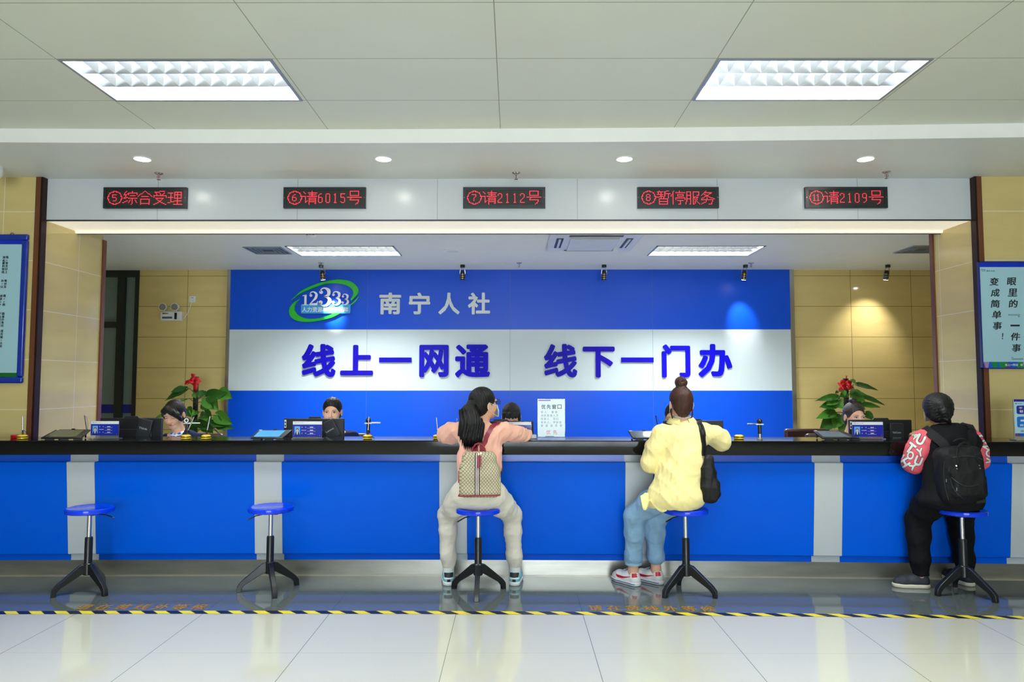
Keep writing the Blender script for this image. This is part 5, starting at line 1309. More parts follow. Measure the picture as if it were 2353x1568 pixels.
S.disp(lambda X, Y, Z: .0022 * np.sin(np.sqrt((X - bun.x - .003) ** 2 + (Z - bun.z - .004) ** 2) * 480 + 2 * np.arctan2(X - bun.x, Z - bun.z)) * (Z > bun.z - .035))
sdf_obj('hair', S, M_hairb, vis)
hp = lambda p: hc + HR @ Vector(p)
st = MB()
for s_ in (-1, 1): st.tube([hp((s_ * .082, .022, .02)), hp((s_ * .088, .026, -.01)), hp((s_ * .083, .012, -.045)), hp((s_ * .074, -.02, -.075)), hp((s_ * .06, -.06, -.09))], .0016, 6)
part('mask_strap', st, mat('strap_white', ()), vis)
hw_ = MB()
for s_ in (-1, 1): hw_.tube([hp((s_ * .074, .03, -.03)), hp((s_ * .076, .035, -.07)), hp((s_ * .066, .035, -.11)), hp((s_ * .06, .03, -.13))], [.005, .006, .004, .001], 7)
part('loose_strands', hw_, M_hairb, vis)
M_wshoe = mat('white_leather', (232, 232, 230), .4); M_swr = mat('shoe_red', (190, 16, 44), .4); M_swb = mat('shoe_blue', (40, 70, 160), .4)
for an, to in ((J['anL'], J['toL']), (J['anR'], J['toR'])):
    o, a, t, sd, h0 = make_shoe('shoe', an, to, M_wshoe, M_sole, vis, label='white low sneaker with red curved stripe', L=.262)
    bb = bvh(o); side = sd if sd.y < 0 else -sd
    f = lambda u, z: h0 + t * u + Vector((0, 0, z)) + side * .2
    A_ = resample([(.235, .062), (.19, .040), (.14, .036), (.10, .046), (.055, .066)], 26); B_ = resample([(.235, .062), (.20, .058), (.16, .062), (.11, .060), (.055, .068)], 26)
    mb = MB().add([f(*p) for p in A_] + [f(*p) for p in B_], [(i, i + 1, 27 + i, 26 + i) for i in range(25)])
    # curved stripe: thick at the toe end and sweeping up to the heel
    A_ = resample([(.190, .068), (.175, .044), (.145, .038), (.10, .047), (.045, .064)], 26); B_ = resample([(.190, .070), (.182, .060), (.158, .056), (.11, .056), (.045, .066)], 26)
    mb = MB().add([f(*p) for p in A_] + [f(*p) for p in B_], [(i, i + 1, 27 + i, 26 + i) for i in range(25)])
    decal('curved_stripe', mb, bb, M_swr, o, dr=-side, sub=3)
    mb = MB().add([f(*p) for p in ((.004, .066), (.032, .062), (.036, .090), (.004, .094))], [(0, 1, 2, 3)]); decal('heel_tab', mb, bb, M_swr, o, dr=-side, sub=4)
    sb = bvh([c for c in o.children if c.name.startswith('sole')][0])
    mb = MB().add([f(.01 + .235 * i / 30, z) for z in (.013, .018) for i in range(31)], [(i, i + 1, 32 + i, 31 + i) for i in range(30)]); decal('sole_stripe', mb, sb, M_swb, o, dr=-side, sub=0)
    lc = MB()
    for k in range(5):
        p = h0 + t * (.115 + .02 * k); lc.tube([p + sd * .016 + Vector((0, 0, .098 - .008 * k)), p + Vector((0, 0, .104 - .008 * k)), p - sd * .016 + Vector((0, 0, .098 - .008 * k))], .0025, 6)
    part('laces', lc, M_wshoe, o)
# tote bag on the right shoulder
tb = thing('tote_bag', 'black slouchy tote bag hanging from the yellow shirt shoulder', 'bag', (1.40, 4.93, .60))
M_tote = mat('black_nylon', (12, 12, 14), 0.6, spec=.35, var=.1, bump=.15, bs=50)
tq = lambda px, py, y=4.93: P(px, py, y=y)
S = SDF(axis([1.2, (1.62, .005)]), axis([4.80, (5.14, .005)]), axis([.55, (1.02, .005)]))
S.chain([tq(1629, 1055), tq(1629, 1085), tq(1632, 1120), tq(1634, 1138)], [.040, .052, .070, .058], k=.03, sq=((0, 1, 0), 1.3)); S.ell(tq(1626, 1143), (.055, .035, .038), k=.03); S.ell(tq(1643, 1135), (.045, .035, .04), k=.03)
S.folds(.006, .10, 31, (.1, 0, 1)); S.folds(.003, .04, 32, (.2, 0, 1))
sdf_obj('bag_body', S, M_tote, tb)
YB_ = bvh(YEL)
strap([tq(1616, 1048, 4.95), tq(1615, 1020, 4.97), tq(1611, 990, 4.99), tq(1606, 972, 5.03), Vector((1.31, 5.10, 1.20)), Vector((1.33, 5.2, 1.12))], 0, 0, .016, M_tote, 'handle', tb, YB_, off=.008, th=.01)
strap([tq(1628, 1050, 4.95), tq(1624, 1020, 4.97), tq(1618, 990, 4.99), tq(1610, 972, 5.03), Vector((1.33, 5.10, 1.20)), Vector((1.35, 5.2, 1.12))], 0, 0, .016, M_tote, 'handle', tb, YB_, off=.012, th=.01)

# ================================================================ visitor in black with printed pink sleeves
M_blk = mat('black_cotton', (12, 13, 16), 0.85, spec=.2, var=.12, vs=6, bump=.15, bs=50); M_pinkp = mat('coral_pink_cotton', (228, 92, 108), .7, var=.04)
J = dict(pel=(3.04, 5.02, .675), wai=(3.04, 5.01, .80), che=(3.06, 5.03, .96), nec=(3.04, 5.07, 1.12), hea=(3.005, 5.09, 1.262),
         shL=(2.885, 5.06, 1.05), shR=(3.235, 5.07, 1.05), elL=(2.835, 5.11, .885), elR=(3.325, 5.16, .90), wrL=(2.94, 5.24, 1.075), wrR=(3.18, 5.27, 1.075), haL=(.4, 1, -.05), haR=(-.4, 1, -.05),
         hiL=(2.96, 5.04, .665), hiR=(3.13, 5.04, .665), knL=(2.90, 5.20, .47), knR=(3.22, 5.22, .47), anL=(2.895, 5.17, .10), anR=(3.26, 5.24, .10), toL=(-1, .15, 0), toR=(-.3, 1, 0))
HR = rotz(180 - 16) @ rotx(-12)
vis = thing('person', 'person in black tunic with pink letter print sleeves, dark hair tied low, seated at right', 'person', (3.04, 5.1, 0))
S = SDF(*grid(J)); body_sdf(S, J, tw=.84); head_sdf(S, J['hea'], HR); sdf_obj('body', S, M_skin2, vis)
g = grid(J, .006, .006, .2); S = SDF(*g)
S.cone((3.06, 5.04, 1.0), (3.05, 5.01, .82), .185, .185, k=.05, sq=((0, 1, 0), 1.4)).cone((3.05, 5.01, .82), (3.035, 5.0, .68), .185, .20, k=.05, sq=((0, 1, 0), 1.25)).ell((3.02, 5.0, .645), (.225, .16, .09), k=.04)
S.cone((2.94, 5.06, 1.04), (3.20, 5.05, 1.04), .078, .08, k=.05).cone((3.04, 5.08, 1.08), (3.03, 5.08, 1.12), .085, .072, k=.03)
S.plane((3.03, 5.1, 1.155), (0, .3, 1)); S.plane((0, 0, .56), (0, 0, -1)) if False else None
S.folds(.005, .12, 41, (.5, 0, 1)); S.folds(.002, .05, 42, (1, 0, .3))
S.plane((3.03, 5.0, .588), (0, 0, -1))
BLK = sdf_obj('tunic', S, M_blk, vis, label='black tunic')
slv = []
for s_, sh, el, wr in ((-1, J['shL'], J['elL'], J['wrL']), (1, J['shR'], J['elR'], J['wrR'])):
    S = SDF(*g); S.chain([Vector(sh) + Vector((-s_ * .015, 0, .005)), lerp(sh, el, .5), Vector(el), lerp(el, wr, .5), lerp(el, wr, .8)], [.078, .078, .072, .062, .05], k=.035); S.folds(.004, .09, 43 + s_, (.3, 0, 1))
    slv.append(sdf_obj('sleeve', S, M_pinkp, vis, label='pink sleeve with white letters'))
M_ltr = mat('print_white', (226, 230, 226), .7); M_lout = mat('print_outline', (50, 20, 40), .7)
sbv = bvh(slv[0])
q2 = 240 / 1568.0
def sleeve_letter(ch, cx, cyy, h, rot, bv, sleeve, pw=None):
    # centre and height in photo pixels at the sleeve's depth
    c = P(cx, cyy, y=5.03); H = h * 5.03 / 1640; Wd = H * (.78 if ch not in 'I' else .3)
    for nm, bo, m, off in (('letter_outline', .085, M_lout, .002), ('letter', .045, M_ltr, .0036)):
        mb = MB(); gsc = 1.12 + (bo - .045) * 1.8
        text_into(mb, ch, -Wd / 2 * gsc, Wd / 2 * gsc, -H / 2 * gsc, H / 2 * gsc, 0, 0, bold=bo)
        cr, sr = math.cos(R(rot)), math.sin(R(rot)); mb.v = [(c.x + x * cr - z * sr, 5.03, c.z + x * sr + z * cr) for x, y, z in mb.v]
        decal(nm, mb, bv, m, sleeve, dr='view', off=off, sub=3)
for ch, cx, cyy, h, rot in (('A', 2104, 1002, 15, -70), ('U', 2115, 1011, 22, -28), ('T', 2092, 1030, 22, -38), ('O', 2092, 1047, 18, -20), ('Y', 2114, 1040, 17, 10), ('U', 2110, 1060, 20, -25), ('Y', 2100, 1071, 18, 120), ('H', 2079, 1064, 20, -60), ('A', 2075, 1048, 10, -60)):
    sleeve_letter(ch, cx, cyy, h, rot, sbv, slv[0])
sbv = bvh(slv[1])
for ch, cx, cyy, h, rot in (('O', 2256, 1008, 16, 40), ('N', 2268, 1026, 16, 60), ('C', 2273, 1044, 16, 60), ('V', 2274, 1060, 15, 80)): sleeve_letter(ch, cx, cyy, h, rot, sbv, slv[1])
S = SDF(*g); S.ell((3.04, 5.05, .655), (.18, .14, .08), k=.04)
for hi, kn, an in ((J['hiL'], J['knL'], J['anL']), (J['hiR'], J['knR'], J['anR'])):
    S.chain([hi, lerp(hi, kn, .5) + Vector((0, 0, .01)), kn, lerp(kn, an, .3), lerp(kn, an, .75), Vector((an[0], an[1], .10))], [.11, .10, .084, .078, .068, .055], k=.03)
S.plane((0, 0, .085), (0, 0, -1)); S.folds(.005, .10, 45, (1, 0, .5))
sdf_obj('trousers', S, mat('black_trousers', (9, 10, 13), .9, spec=.2, var=.1, bump=.15, bs=50), vis, label='loose black trousers')
for an, to in ((J['anL'], J['toL']), (J['anR'], J['toR'])): make_shoe('shoe', an, to, mat('navy_canvas', (34, 38, 48), .7), mat('sole_cream', (206, 200, 180), .5), vis, label='dark canvas shoe with cream sole')
hc = Vector(J['hea']); hp = lambda p: hc + HR @ Vector(p)
S = SDF(axis([2.85, (3.20, .0035)]), axis([4.90, (5.26, .0035)]), axis([1.06, (1.42, .0035)])); S.frame(hc, HR)
S.ell((0, .018, .034), (.097, .107, .094), k=.01).ell((0, .06, -.01), (.08, .058, .07), k=.03)
S.ell((0, -.108, -.05), (.095, .055, .09), k=.008, op='sub')
for s_ in (-1, 1): S.ell((s_ * .094, .0, -.028), (.026, .030, .034), k=.006, op='sub')
S.frame(); kn_ = P(2163, 929, y=4.985)
S.disp(lambda X, Y, Z: .0014 * np.sin(np.arctan2(Z - kn_.z, X - kn_.x) * 26 + 4 * np.sin((X + Z) * 18)))
S.ell(kn_ + Vector((0, .015, 0)), (.028, .03, .028), k=.03)
b1, b2, b3 = P(2168, 945, y=4.97), P(2174, 962, y=4.985), P(2186, 976, y=5.0)
S.chain([kn_, b1, b2, b3], [.026, .030, .024, .009], k=.012)
S.disp(lambda X, Y, Z:   .002 * np.sin((Z - b1.z) * 260 + np.abs(X - b1.x) * 150) * (Y < 5.0) * (Z < kn_.z - .02))
sdf_obj('hair', S, M_hairg, vis)
st = MB()
for s_ in (-1, 1): st.tube([hp((s_ * .084, .028, .02)), hp((s_ * .09, .03, -.01)), hp((s_ * .085, .012, -.045)), hp((s_ * .074, -.02, -.075)), hp((s_ * .06, -.06, -.09))], .0017, 6)
part('mask_strap', st, mat('strap_white', ()), vis)
mk = MB(); rows = []
for i in range(9):
    v = i / 8
    rows.append([hp((math.sin((-1 + j / 6) * 1.15) * .062, -.05 - .052 * math.cos((-1 + j / 6) * 1.15) - .012 * (1 - abs(2 * v - 1)), -.012 - .095 * v)) for j in range(13)])
o = part('face_mask', MB().add([p for r_ in rows for p in r_], ff), mat('mask_blue', ()), vis); sl = o.modifiers.new('s', 'SOLIDIFY'); sl.thickness = .002
# big black backpack
bp = thing('backpack', 'large black backpack with snap buttons worn by the visitor at right', 'backpack', (3.07, 4.84, .66))
M_bpk = mat('black_backpack', (11, 12, 15), .7, spec=.3, var=.1, vs=8, bump=.2, bs=90); Y0 = 4.80
kq = lambda px, py, y=Y0: P(px, py, y=y)
S = SDF(axis([2.78, (3.36, .006)]), axis([4.66, (5.02, .006)]), axis([.62, (1.16, .006)]))
tilt = roty(-4)
S.box(Vector(((kq(2168, 1090).x + kq(2272, 1090).x) / 2, 4.87, (kq(2200, 1028).z + kq(2200, 1160).z) / 2)), (.152, .085, .195), .07, rot=tilt, k=.01)
S.box(Vector(((kq(2182, 1100).x + kq(2262, 1100).x) / 2, 4.80, .79)), (.118, .05, .105), .04, rot=tilt, k=.02); S.box(Vector((kq(2221, 1080).x, 4.80, .93)), (.11, .035, .055), .03, rot=tilt, k=.02)
S.box(Vector((kq(2275, 1120).x - .01, 4.88, .76)), (.022, .055, .075), .02, rot=tilt, k=.02)
S.folds(.0045, .10, 51, (.3, 0, 1)); S.folds(.002, .04, 52, (.3, 0, 1))
bk = sdf_obj('bag_body', S, M_bpk, bp); bb = bvh(bk)
def on(px, py, off=.002):
    a = P(px, py, y=4.6); d = (a - Vector((0, 0, CAMZ))).normalized(); h = bb.ray_cast(a, d); return (h[0] + h[1] * off, h[1]) if h[0] else (P(px, py, y=4.78), Vector((0, -1, 0)))
for px, py in ((2197, 1071), (2198, 1078), (2249, 1070), (2251, 1077.5)):
    c, n_ = on(px, py); part('snap_button', MB().cyl(c - n_ * .002, c + n_ * .003, .0045, n=14), M_steel, bp, label='silver snap button')
for nm, pts, r_ in (('zip_line', [(2170, 1060), (2169, 1090), (2172, 1120), (2180, 1150)], .003), ('pocket_zip', [(2187, 1098), (2205, 1112), (2225, 1118), (2248, 1114)], .003), ('pocket_seam', [(2190, 1052), (2215, 1049), (2240, 1050), (2256, 1056)], .003), ('lower_flap_edge', [(2184, 1100), (2190, 1120), (2200, 1135), (2212, 1146)], .003)):
    part(nm, MB().tube([on(*p)[0] for p in resample(pts, 14)], r_, 6), mat('zip_black', (40, 42, 46), .4), bp)
for px, py in ((2174.5, 1104), (2198, 1124)):
    c, n_ = on(px, py, .004); part('zip_pull', MB().box(c + Vector((-.003, -.004, -.012)), c + Vector((.003, 0, .01))), M_steel, bp)
c, n_ = on(2254, 1152, .003); a1, a2, a3, a4 = on(2244, 1152, .003)[0], on(2264, 1146, .003)[0], on(2264, 1155, .003)[0], on(2243, 1159, .003)[0]
part('leather_patch', MB().add([a1, a2, a3, a4], [(0, 1, 2, 3)]), mat('patch_grey', (62, 62, 62), .5), bp)
tx = MB(); text_into(tx, 'OUTDOOR', 0, 1, 0, 1, 0) if False else None
part('brand_tag', MB().tube([on(2202, 1027)[0] + Vector((0, -.004, 0)), on(2206, 1024)[0] + Vector((0, -.004, 0)), on(2209, 1027)[0] + Vector((0, -.004, 0)), on(2213, 1026)[0] + Vector((0, -.004, 0))], .0022, 6), M_brass, bp)
for pts in ([(2200, 1066), (2199, 1045), (2203, 1026), (2213, 1018), (2224, 1020), (2236, 1034), (2243, 1050), (2250, 1064)], [(2190, 1016), (2200, 1010), (2214, 1009), (2222, 1014)]):
    pp = [on(*p, .006)[0] if p[1] > 1030 else P(p[0], p[1], y=4.83) for p in resample(pts, 24)]; part('grab_handle', MB().tube(pp, .0075, 8, flat=.6), M_bpk, bp)
TB = bvh(BLK)
strap([kq(2176, 1030, 4.9), kq(2160, 1012, 4.93), kq(2142, 998, 4.97), kq(2126, 985, 5.03), Vector((2.90, 5.12, 1.16)), Vector((2.90, 5.2, 1.05))], 0, 0, .06, M_bpk, 'shoulder_strap', bp, TB, off=.012, th=.014)
strap([kq(2234, 1025, 4.9), kq(2230, 1005, 4.94), kq(2228, 985, 5.0), Vector((3.19, 5.08, 1.16)), Vector((3.20, 5.2, 1.05))], 0, 0, .06, M_bpk, 'shoulder_strap', bp, TB, off=.014, th=.014)
c = P(2221, 1014, y=4.93); part('eyelet', MB().lathe([(.004, 0), (.008, .002), (.008, -.002), (.004, 0)], 18, Matrix.Translation(c) @ rotx(90).to_4x4(), cap=False), M_steel, bp, label='silver eyelet')
# ================================================================ staff behind the counter
M_navy_s = mat('navy_suit', (10, 22, 66), .8, spec=.2, var=.06, bump=.1, bs=80); M_scarf = tile_mat('scarf_blue', (30, 74, 190), (226, 232, 240), .034, .027, 0.004, 0.01, .011, 'XZ', rough=.5, bump=.2)
M_chair = mat('chair_brown_leather', (52, 24, 22), .35, var=.1)
def staff_chair(x, y, lb, rz=180):
    t = thing('office_chair', lb, 'chair', (x, y, 0), 'staff chairs behind the counter'); c = Vector((x, y, 0))
    part('seat', MB().box(c + Vector((-.24, -.24, .37)), c + Vector((.24, .24, .43))), M_chair, t, bev=.02)
    part('backrest', MB().box(c + Vector((-.22, .25, .50)), c + Vector((.22, .31, .99))), M_chair, t, bev=.025)
    part('back_support', MB().box(c + Vector((-.03, .27, .38)), c + Vector((.03, .33, .56))), M_black, t)
    part('column', MB().cyl(c + Vector((0, 0, .08)), c + Vector((0, 0, .40)), .025), M_steel, t)
    for k in range(5):
        a = k * 1.2566; e = c + Vector((.27 * math.cos(a), .27 * math.sin(a), .07))
        l_ = part('leg', MB().tube([c + Vector((0, 0, .10)), e], [.022, .015], 8), M_black, t); part('castor', MB().sphere(e + Vector((0, 0, -.035)), .034), M_black, l_)
    return t
def staff(cx, hz, yaw, pitch, lb, hair, look, skin=M_skin, dx=0.0, lean=0.0, scarf=False, y=6.16, collar=True):
    h = Vector((cx, y - .02, hz)); b = Vector((cx + dx, y, 0)); top = hz - .155
    J = dict(pel=(b.x, y + .10, .53), wai=(b.x, y + .09, .66), che=(b.x, y + .06, top - .17), nec=(cx + dx * .4, y + .02, top), hea=tuple(h),
             shL=(b.x - .165, y + .05, top - .065), shR=(b.x + .165, y + .05, top - .065), elL=(b.x - .22, y - .03, .835), elR=(b.x + .22, y - .03, .835), wrL=(b.x - .14, y - .16, .80), wrR=(b.x + .14, y - .16, .80), haL=(.5, -1, -.05), haR=(-.5, -1, -.05),
             hiL=(b.x - .09, y + .08, .52), hiR=(b.x + .09, y + .08, .52), knL=(b.x - .10, y - .30, .52), knR=(b.x + .10, y - .30, .52), anL=(b.x - .10, y - .32, .10), anR=(b.x + .10, y - .32, .10), toL=(0, -1, 0), toR=(0, -1, 0))
    J['knL'] = (b.x - .10, y - .26, .50); J['knR'] = (b.x + .10, y - .26, .50); J['anL'] = (b.x - .10, y - .24, .10); J['anR'] = (b.x + .10, y - .24, .10)
    HR = rotz(yaw) @ rotx(pitch)
    p = thing('person', lb, 'person', (b.x, y, 0))
    P_ = [Vector(v) for k, v in J.items() if not k.startswith('to') and not k.startswith('ha')]
    lo = [min(v[i] for v in P_) - .14 for i in range(3)]; hi = [max(v[i] for v in P_) + .14 for i in range(3)]
    f = .105
    xs = axis([lo[0], (h.x - f, .010), (h.x + f, .003), (hi[0], .010)]); ys = axis([lo[1] - .06, (h.y - f - .02, .010), (h.y + f + .01, .003), (hi[1], .010)]); zs = axis([-.01, (h.z - .15, .009), (h.z + .15, .003)])
    S = SDF(xs, ys, zs); body_sdf(S, J); head_sdf(S, h, HR); sdf_obj('body', S, skin, p, it=1)
    face_bits(h, HR, p, look)
    # jacket
    S = SDF(axis([b.x - .36, (b.x + .36, .007)]), axis([y - .30, (y + .26, .007)]), axis([.46, (top + .06, .007)]))
    S.cone((b.x, y + .09, .56), (b.x, y + .06, top - .14), .13, .145, k=.04, sq=((0, 1, 0), 1.3)); S.cone((b.x - .10, y + .05, top - .075), (b.x + .10, y + .05, top - .075), .066, .066, k=.05); S.cone((b.x, y + .035, top - .05), (cx + dx * .4, y + .03, top - .01), .085, .056, k=.03)
    for s_ in 'LR': S.chain([J['sh' + s_], lerp(J['sh' + s_], J['el' + s_], .5), J['el' + s_], lerp(J['el' + s_], J['wr' + s_], .85)], [.056, .054, .048, .036], k=.03)
    S2 = SDF(axis([b.x - .28, (b.x + .28, .01)]), axis([y - .42, (y + .28, .01)]), axis([.08, (.70, .01)])); S2.ell((b.x, y + .10, .53), (.15, .12, .095), k=.03)
    for s_ in 'LR': S2.chain([J['hi' + s_], J['kn' + s_], lerp(J['kn' + s_], J['an' + s_], .9)], [.092, .066, .05], k=.03)
    sdf_obj('trousers', S2, M_navy_s, p, label='dark uniform trousers')
    nk = Vector(J['nec'])
    for k in range(7): S.ell((nk.x, nk.y - .075 + .002 * k, nk.z - .005 - k * .026), (.042 - k * .0055, .06, .018), k=.01, op='sub')
    S.folds(.003, .09, int(abs(cx * 10)), (.3, 0, 1)); sdf_obj('jacket', S, M_navy_s, p, label='navy uniform jacket')
    S = SDF(axis([nk.x - .11, (nk.x + .11, .005)]), axis([nk.y - .13, (nk.y + .1, .005)]), axis([top - .22, (top + .05, .005)]))
    if scarf:
        S.chain([nk + Vector((-.05, .0, .0)), nk + Vector((-.035, -.055, -.015)), nk + Vector((0, -.075, -.035))], [.014, .017, .02], k=.01).chain([nk + Vector((.05, .0, .01)), nk + Vector((.038, -.05, -.01)), nk + Vector((0, -.075, -.035))], [.014, .017, .02], k=.01)
        S.cone(nk + Vector((0, -.075, -.04)), nk + Vector((-.03, -.085, -.11)), .02, .03, k=.01).cone(nk + Vector((0, -.075, -.04)), nk + Vector((.03, -.085, -.10)), .02, .028, k=.01); S.folds(.003, .03, 4)
        sdf_obj('scarf', S, M_scarf, p, label='blue and white patterned scarf')
    else:
        S.chain([nk + Vector((-.055, .02, .012)), nk + Vector((-.045, -.03, .0)), nk + Vector((-.01, -.07, -.045))], [.010, .012, .012], k=.008).chain([nk + Vector((.055, .02, .012)), nk + Vector((.045, -.03, .0)), nk + Vector((.01, -.07, -.045))], [.010, .012, .012], k=.008)
        sdf_obj('collar', S, M_whitep, p, label='white shirt collar')
    # hair
    S = SDF(axis([h.x - .14, (h.x + .14, .0032)]), axis([h.y - .15, (h.y + .16, .0032)]), axis([h.z - .14, (h.z + .21, .0032)])); S.frame(h, HR)
    S.ell((0, .016, .036), (.081, .098, .090), k=.01).ell((0, .05, -.02), (.072, .06, .07), k=.02)
    fz = {'bangs': .034, 'side': .046, 'part': .052, 'bun': .058}[hair]
    S.ell((0, -.075, fz - .068), (.063, .055, .068), k=.012, op='sub'); S.ell((0, -.11, fz - .10), (.10, .06, .09), k=.01, op='sub')
    if hair != 'bangs' or True:
        for s_ in (-1, 1): S.ell((s_ * .086, .004, -.014), (.02, .024, .032), k=.006, op='sub')
    if hair == 'bangs':
        for s_ in (-1, 1): S.chain([(s_ * .066, -.045, .04), (s_ * .070, -.058, .0), (s_ * .066, -.052, -.045)], [.014, .010, .004], k=.01)
        S.chain([(-.045, -.082, .055), (-.04, -.092, .036), (-.036, -.095, .024)], [.016, .012, .007], k=.012).chain([(.045, -.082, .055), (.04, -.092, .036), (.038, -.093, .022)], [.016, .012, .007], k=.012)
        S.chain([(-.015, -.088, .055), (-.014, -.098, .034), (-.016, -.100, .020)], [.016, .011, .006], k=.012).chain([(.016, -.088, .055), (.013, -.098, .034), (.012, -.100, .018)], [.016, .011, .006], k=.012)
    if hair == 'side':
        S.chain([(-.018, -.074, .082), (.026, -.084, .056), (.056, -.070, .022), (.070, -.046, -.022), (.074, -.030, -.05)], [.022, .022, .019, .012, .005], k=.022).chain([(-.018, -.074, .082), (-.050, -.068, .056), (-.070, -.044, .015), (-.074, -.030, -.03)], [.020, .018, .013, .006], k=.022)
    if hair == 'bun': S.ell((-.004, .02, .138), (.034, .032, .024), k=.010)
    if hair in ('part', 'side'): S.ell((0, .115, -.01), (.035, .03, .035), k=.015)
    S.frame(); S.disp(lambda X, Y, Z: .0013 * np.sin(np.arctan2(X - h.x, h.z + .1 - Z) * 60 + (Y - h.y) * 60) * (np.abs(X - h.x) > .0035))
    sdf_obj('hair', S, M_hair if hair != 'bun' else mat('dark_brown_hair', (38, 28, 28), .4, var=.3, vs=90, bump=.5, bs=160, stretch=(1, 1, .12)), p)
    if hair == 'part':
        f_ = lambda q: h + HR @ Vector(q)
        pts = [f_((0, -.082 * math.sin(a) + .014, .036 + .0915 * math.cos(a))) for a in np.linspace(.15, 1.02, 9)]
        part('hair_parting', MB().tube([q + Vector((0, -.002, .003)) for q in pts], .0016, 6), skin, p)
    return p
def sx(px, y=6.14): return P(px, 950, y=y).x
def szz(py, y=6.14, px=1180): return P(px, py, y=y).z
TOPH = .126
staff(sx(401), szz(920) - TOPH + .004, -3, 20, 'staff woman with side-swept black hair and blue scarf looking down at far left', 'side', 'down', dx=.07, scarf=True)
staff(sx(763.5), szz(913) - TOPH, 4, 3, 'staff woman with centre-parted black hair looking over monitor beside number six display', 'part', 'ahead')
staff(sx(1175), szz(926) - TOPH + .002, 0, 14, 'staff person with black fringe bent down behind monitor next to peach shirt visitor', 'bangs', 'down')
staff(sx(1549), szz(926) - TOPH, -25, 8, 'staff person mostly hidden behind the visitor in yellow shirt', 'part', 'down')
staff(sx(1963), szz(925) - TOPH + .004, 4, 5, 'staff woman with hair in a bun and white collar in front of right plant', 'bun', 'right', dx=-.05)
for px, lb in ((408, 'office chair of the staff woman at far left'), (764, 'office chair of the centre-parted staff woman'), (1175, 'office chair of the staff person behind the middle monitor'), (1549, 'office chair of the staff person behind yellow shirt visitor'), (1956, 'office chair of the staff woman with a bun')):
    staff_chair(sx(px), 6.30, lb)
staff_chair(P(1850, 1000, y=7.3).x, 7.0, 'empty dark brown chair behind tablet, left of the staff woman with a bun')

# ================================================================ things on the desk and counter
M_mon = mat('monitor_black', (26, 28, 32), .4, var=.04, bump=.05, bs=200)
def monitor(pxl, pxr, pyt, lb, bump=(0.3, 0.55), y=5.86, sticker=False, logo=False, text=None):
    xl_, xr_ = P(pxl, 960, y=y).x, P(pxr, 960, y=y).x; zt = P(1180, pyt, y=y).z; zb_ = zt - .32; xm_ = (xl_ + xr_) / 2; wd = xr_ - xl_
    t = thing('monitor', lb, 'monitor', (xm_, y, DZ), 'black monitors seen from behind')
    part('back_shell', MB().box((xl_, y, zb_), (xr_, y + .022, zt)).box((xl_ + wd * .15, y - .018, zb_ + .02), (xr_ - wd * .15, y + .004, zt - .09)), M_mon, t, bev=.006)
    part('screen', MB().box((xl_ + .012, y + .0215, zb_ + .012), (xr_ - .012, y + .0235, zt - .012)), mat('screen_glow', (180, 196, 216), .2, emit=(200, 215, 240), es=.9), t)
    a, b = xl_ + wd * bump[0], xl_ + wd * bump[1]
    part('webcam_bar', MB().prism([(a, zt - .003), (b + .012, zt - .003), (b, zt + .014), (a + .012, zt + .014)], y + .002, y + .02), M_mon, t)
    part('stand_neck', MB().box((xm_ - .03, y - .045, DZ + .01), (xm_ + .03, y - .018, zb_ + .14)), M_black, t, bev=.004)
    part('stand_foot', MB().box((xm_ - .12, y - .12, DZ), (xm_ + .12, y + .10, DZ + .012)), M_black, t, bev=.004)
    if sticker: 
        st_ = part('sticker', MB().box((xl_ + .006, y - .0015, zt - .075), (xl_ + .022, y, zt - .012)), M_whitep, t)
        part('sticker_print', MB().box((xl_ + .009, y - .002, zt - .068), (xl_ + .019, y - .0014, zt - .050)).box((xl_ + .009, y - .002, zt - .040), (xl_ + .019, y - .0014, zt - .026)), M_ink, st_)
    if logo:
        c = P(logo[0], logo[1], y=y - .03); M_ = Matrix.Translation(c) @ roty(logo[2]).to_4x4()
        o = part('mini_computer', MB().box((-.055, -.012, -.075), (.055, .012, .075), M=M_), mat('mini_pc', (40, 43, 48), .35), t, bev=.005)
        mb = MB(); text_into(mb, text, -.040, .030, -.008, .008, -.0135, .001, bold=.012); v0 = [M_ @ roty(-70 + 90).to_4x4() @ Vector(v) if False else M_ @ Vector(v) for v in mb.v]; mb.v = [tuple(v) for v in v0]
        part('logo_lettering', mb, mat('logo_grey', (170, 178, 186), .4), o, smooth=False)
    return t
monitor(230, 373, 961, 'black monitor behind blue nameplate beside the far left staff woman', bump=(.38, .6), logo=(332, 985, 12), text='Think')
monitor(652, 791, 962, 'black monitor with white sticker in front of centre-parted staff woman', bump=(.4, .6), sticker=True, logo=(760, 988, -30), text='Lenovo')
monitor(1092, 1226, 968, 'black monitor partly hidden by the peach shirt visitor', bump=(.3, .55))
monitor(1524, 1662, 967, 'black monitor partly hidden by the yellow shirt visitor', bump=(.5, .62))
monitor(1951, 2095, 965, 'black monitor in front of the staff woman with a bun', bump=(.38, .62), sticker=True, logo=(2060, 994, 0), text='ThinkCentre')
M_acr = mat('clear_acrylic', (236, 242, 246), .05, trans=.9, spec=.6); M_npb = mat('nameplate_blue', (14, 36, 150), .3); M_npw = mat('nameplate_white', (222, 226, 230), .35)
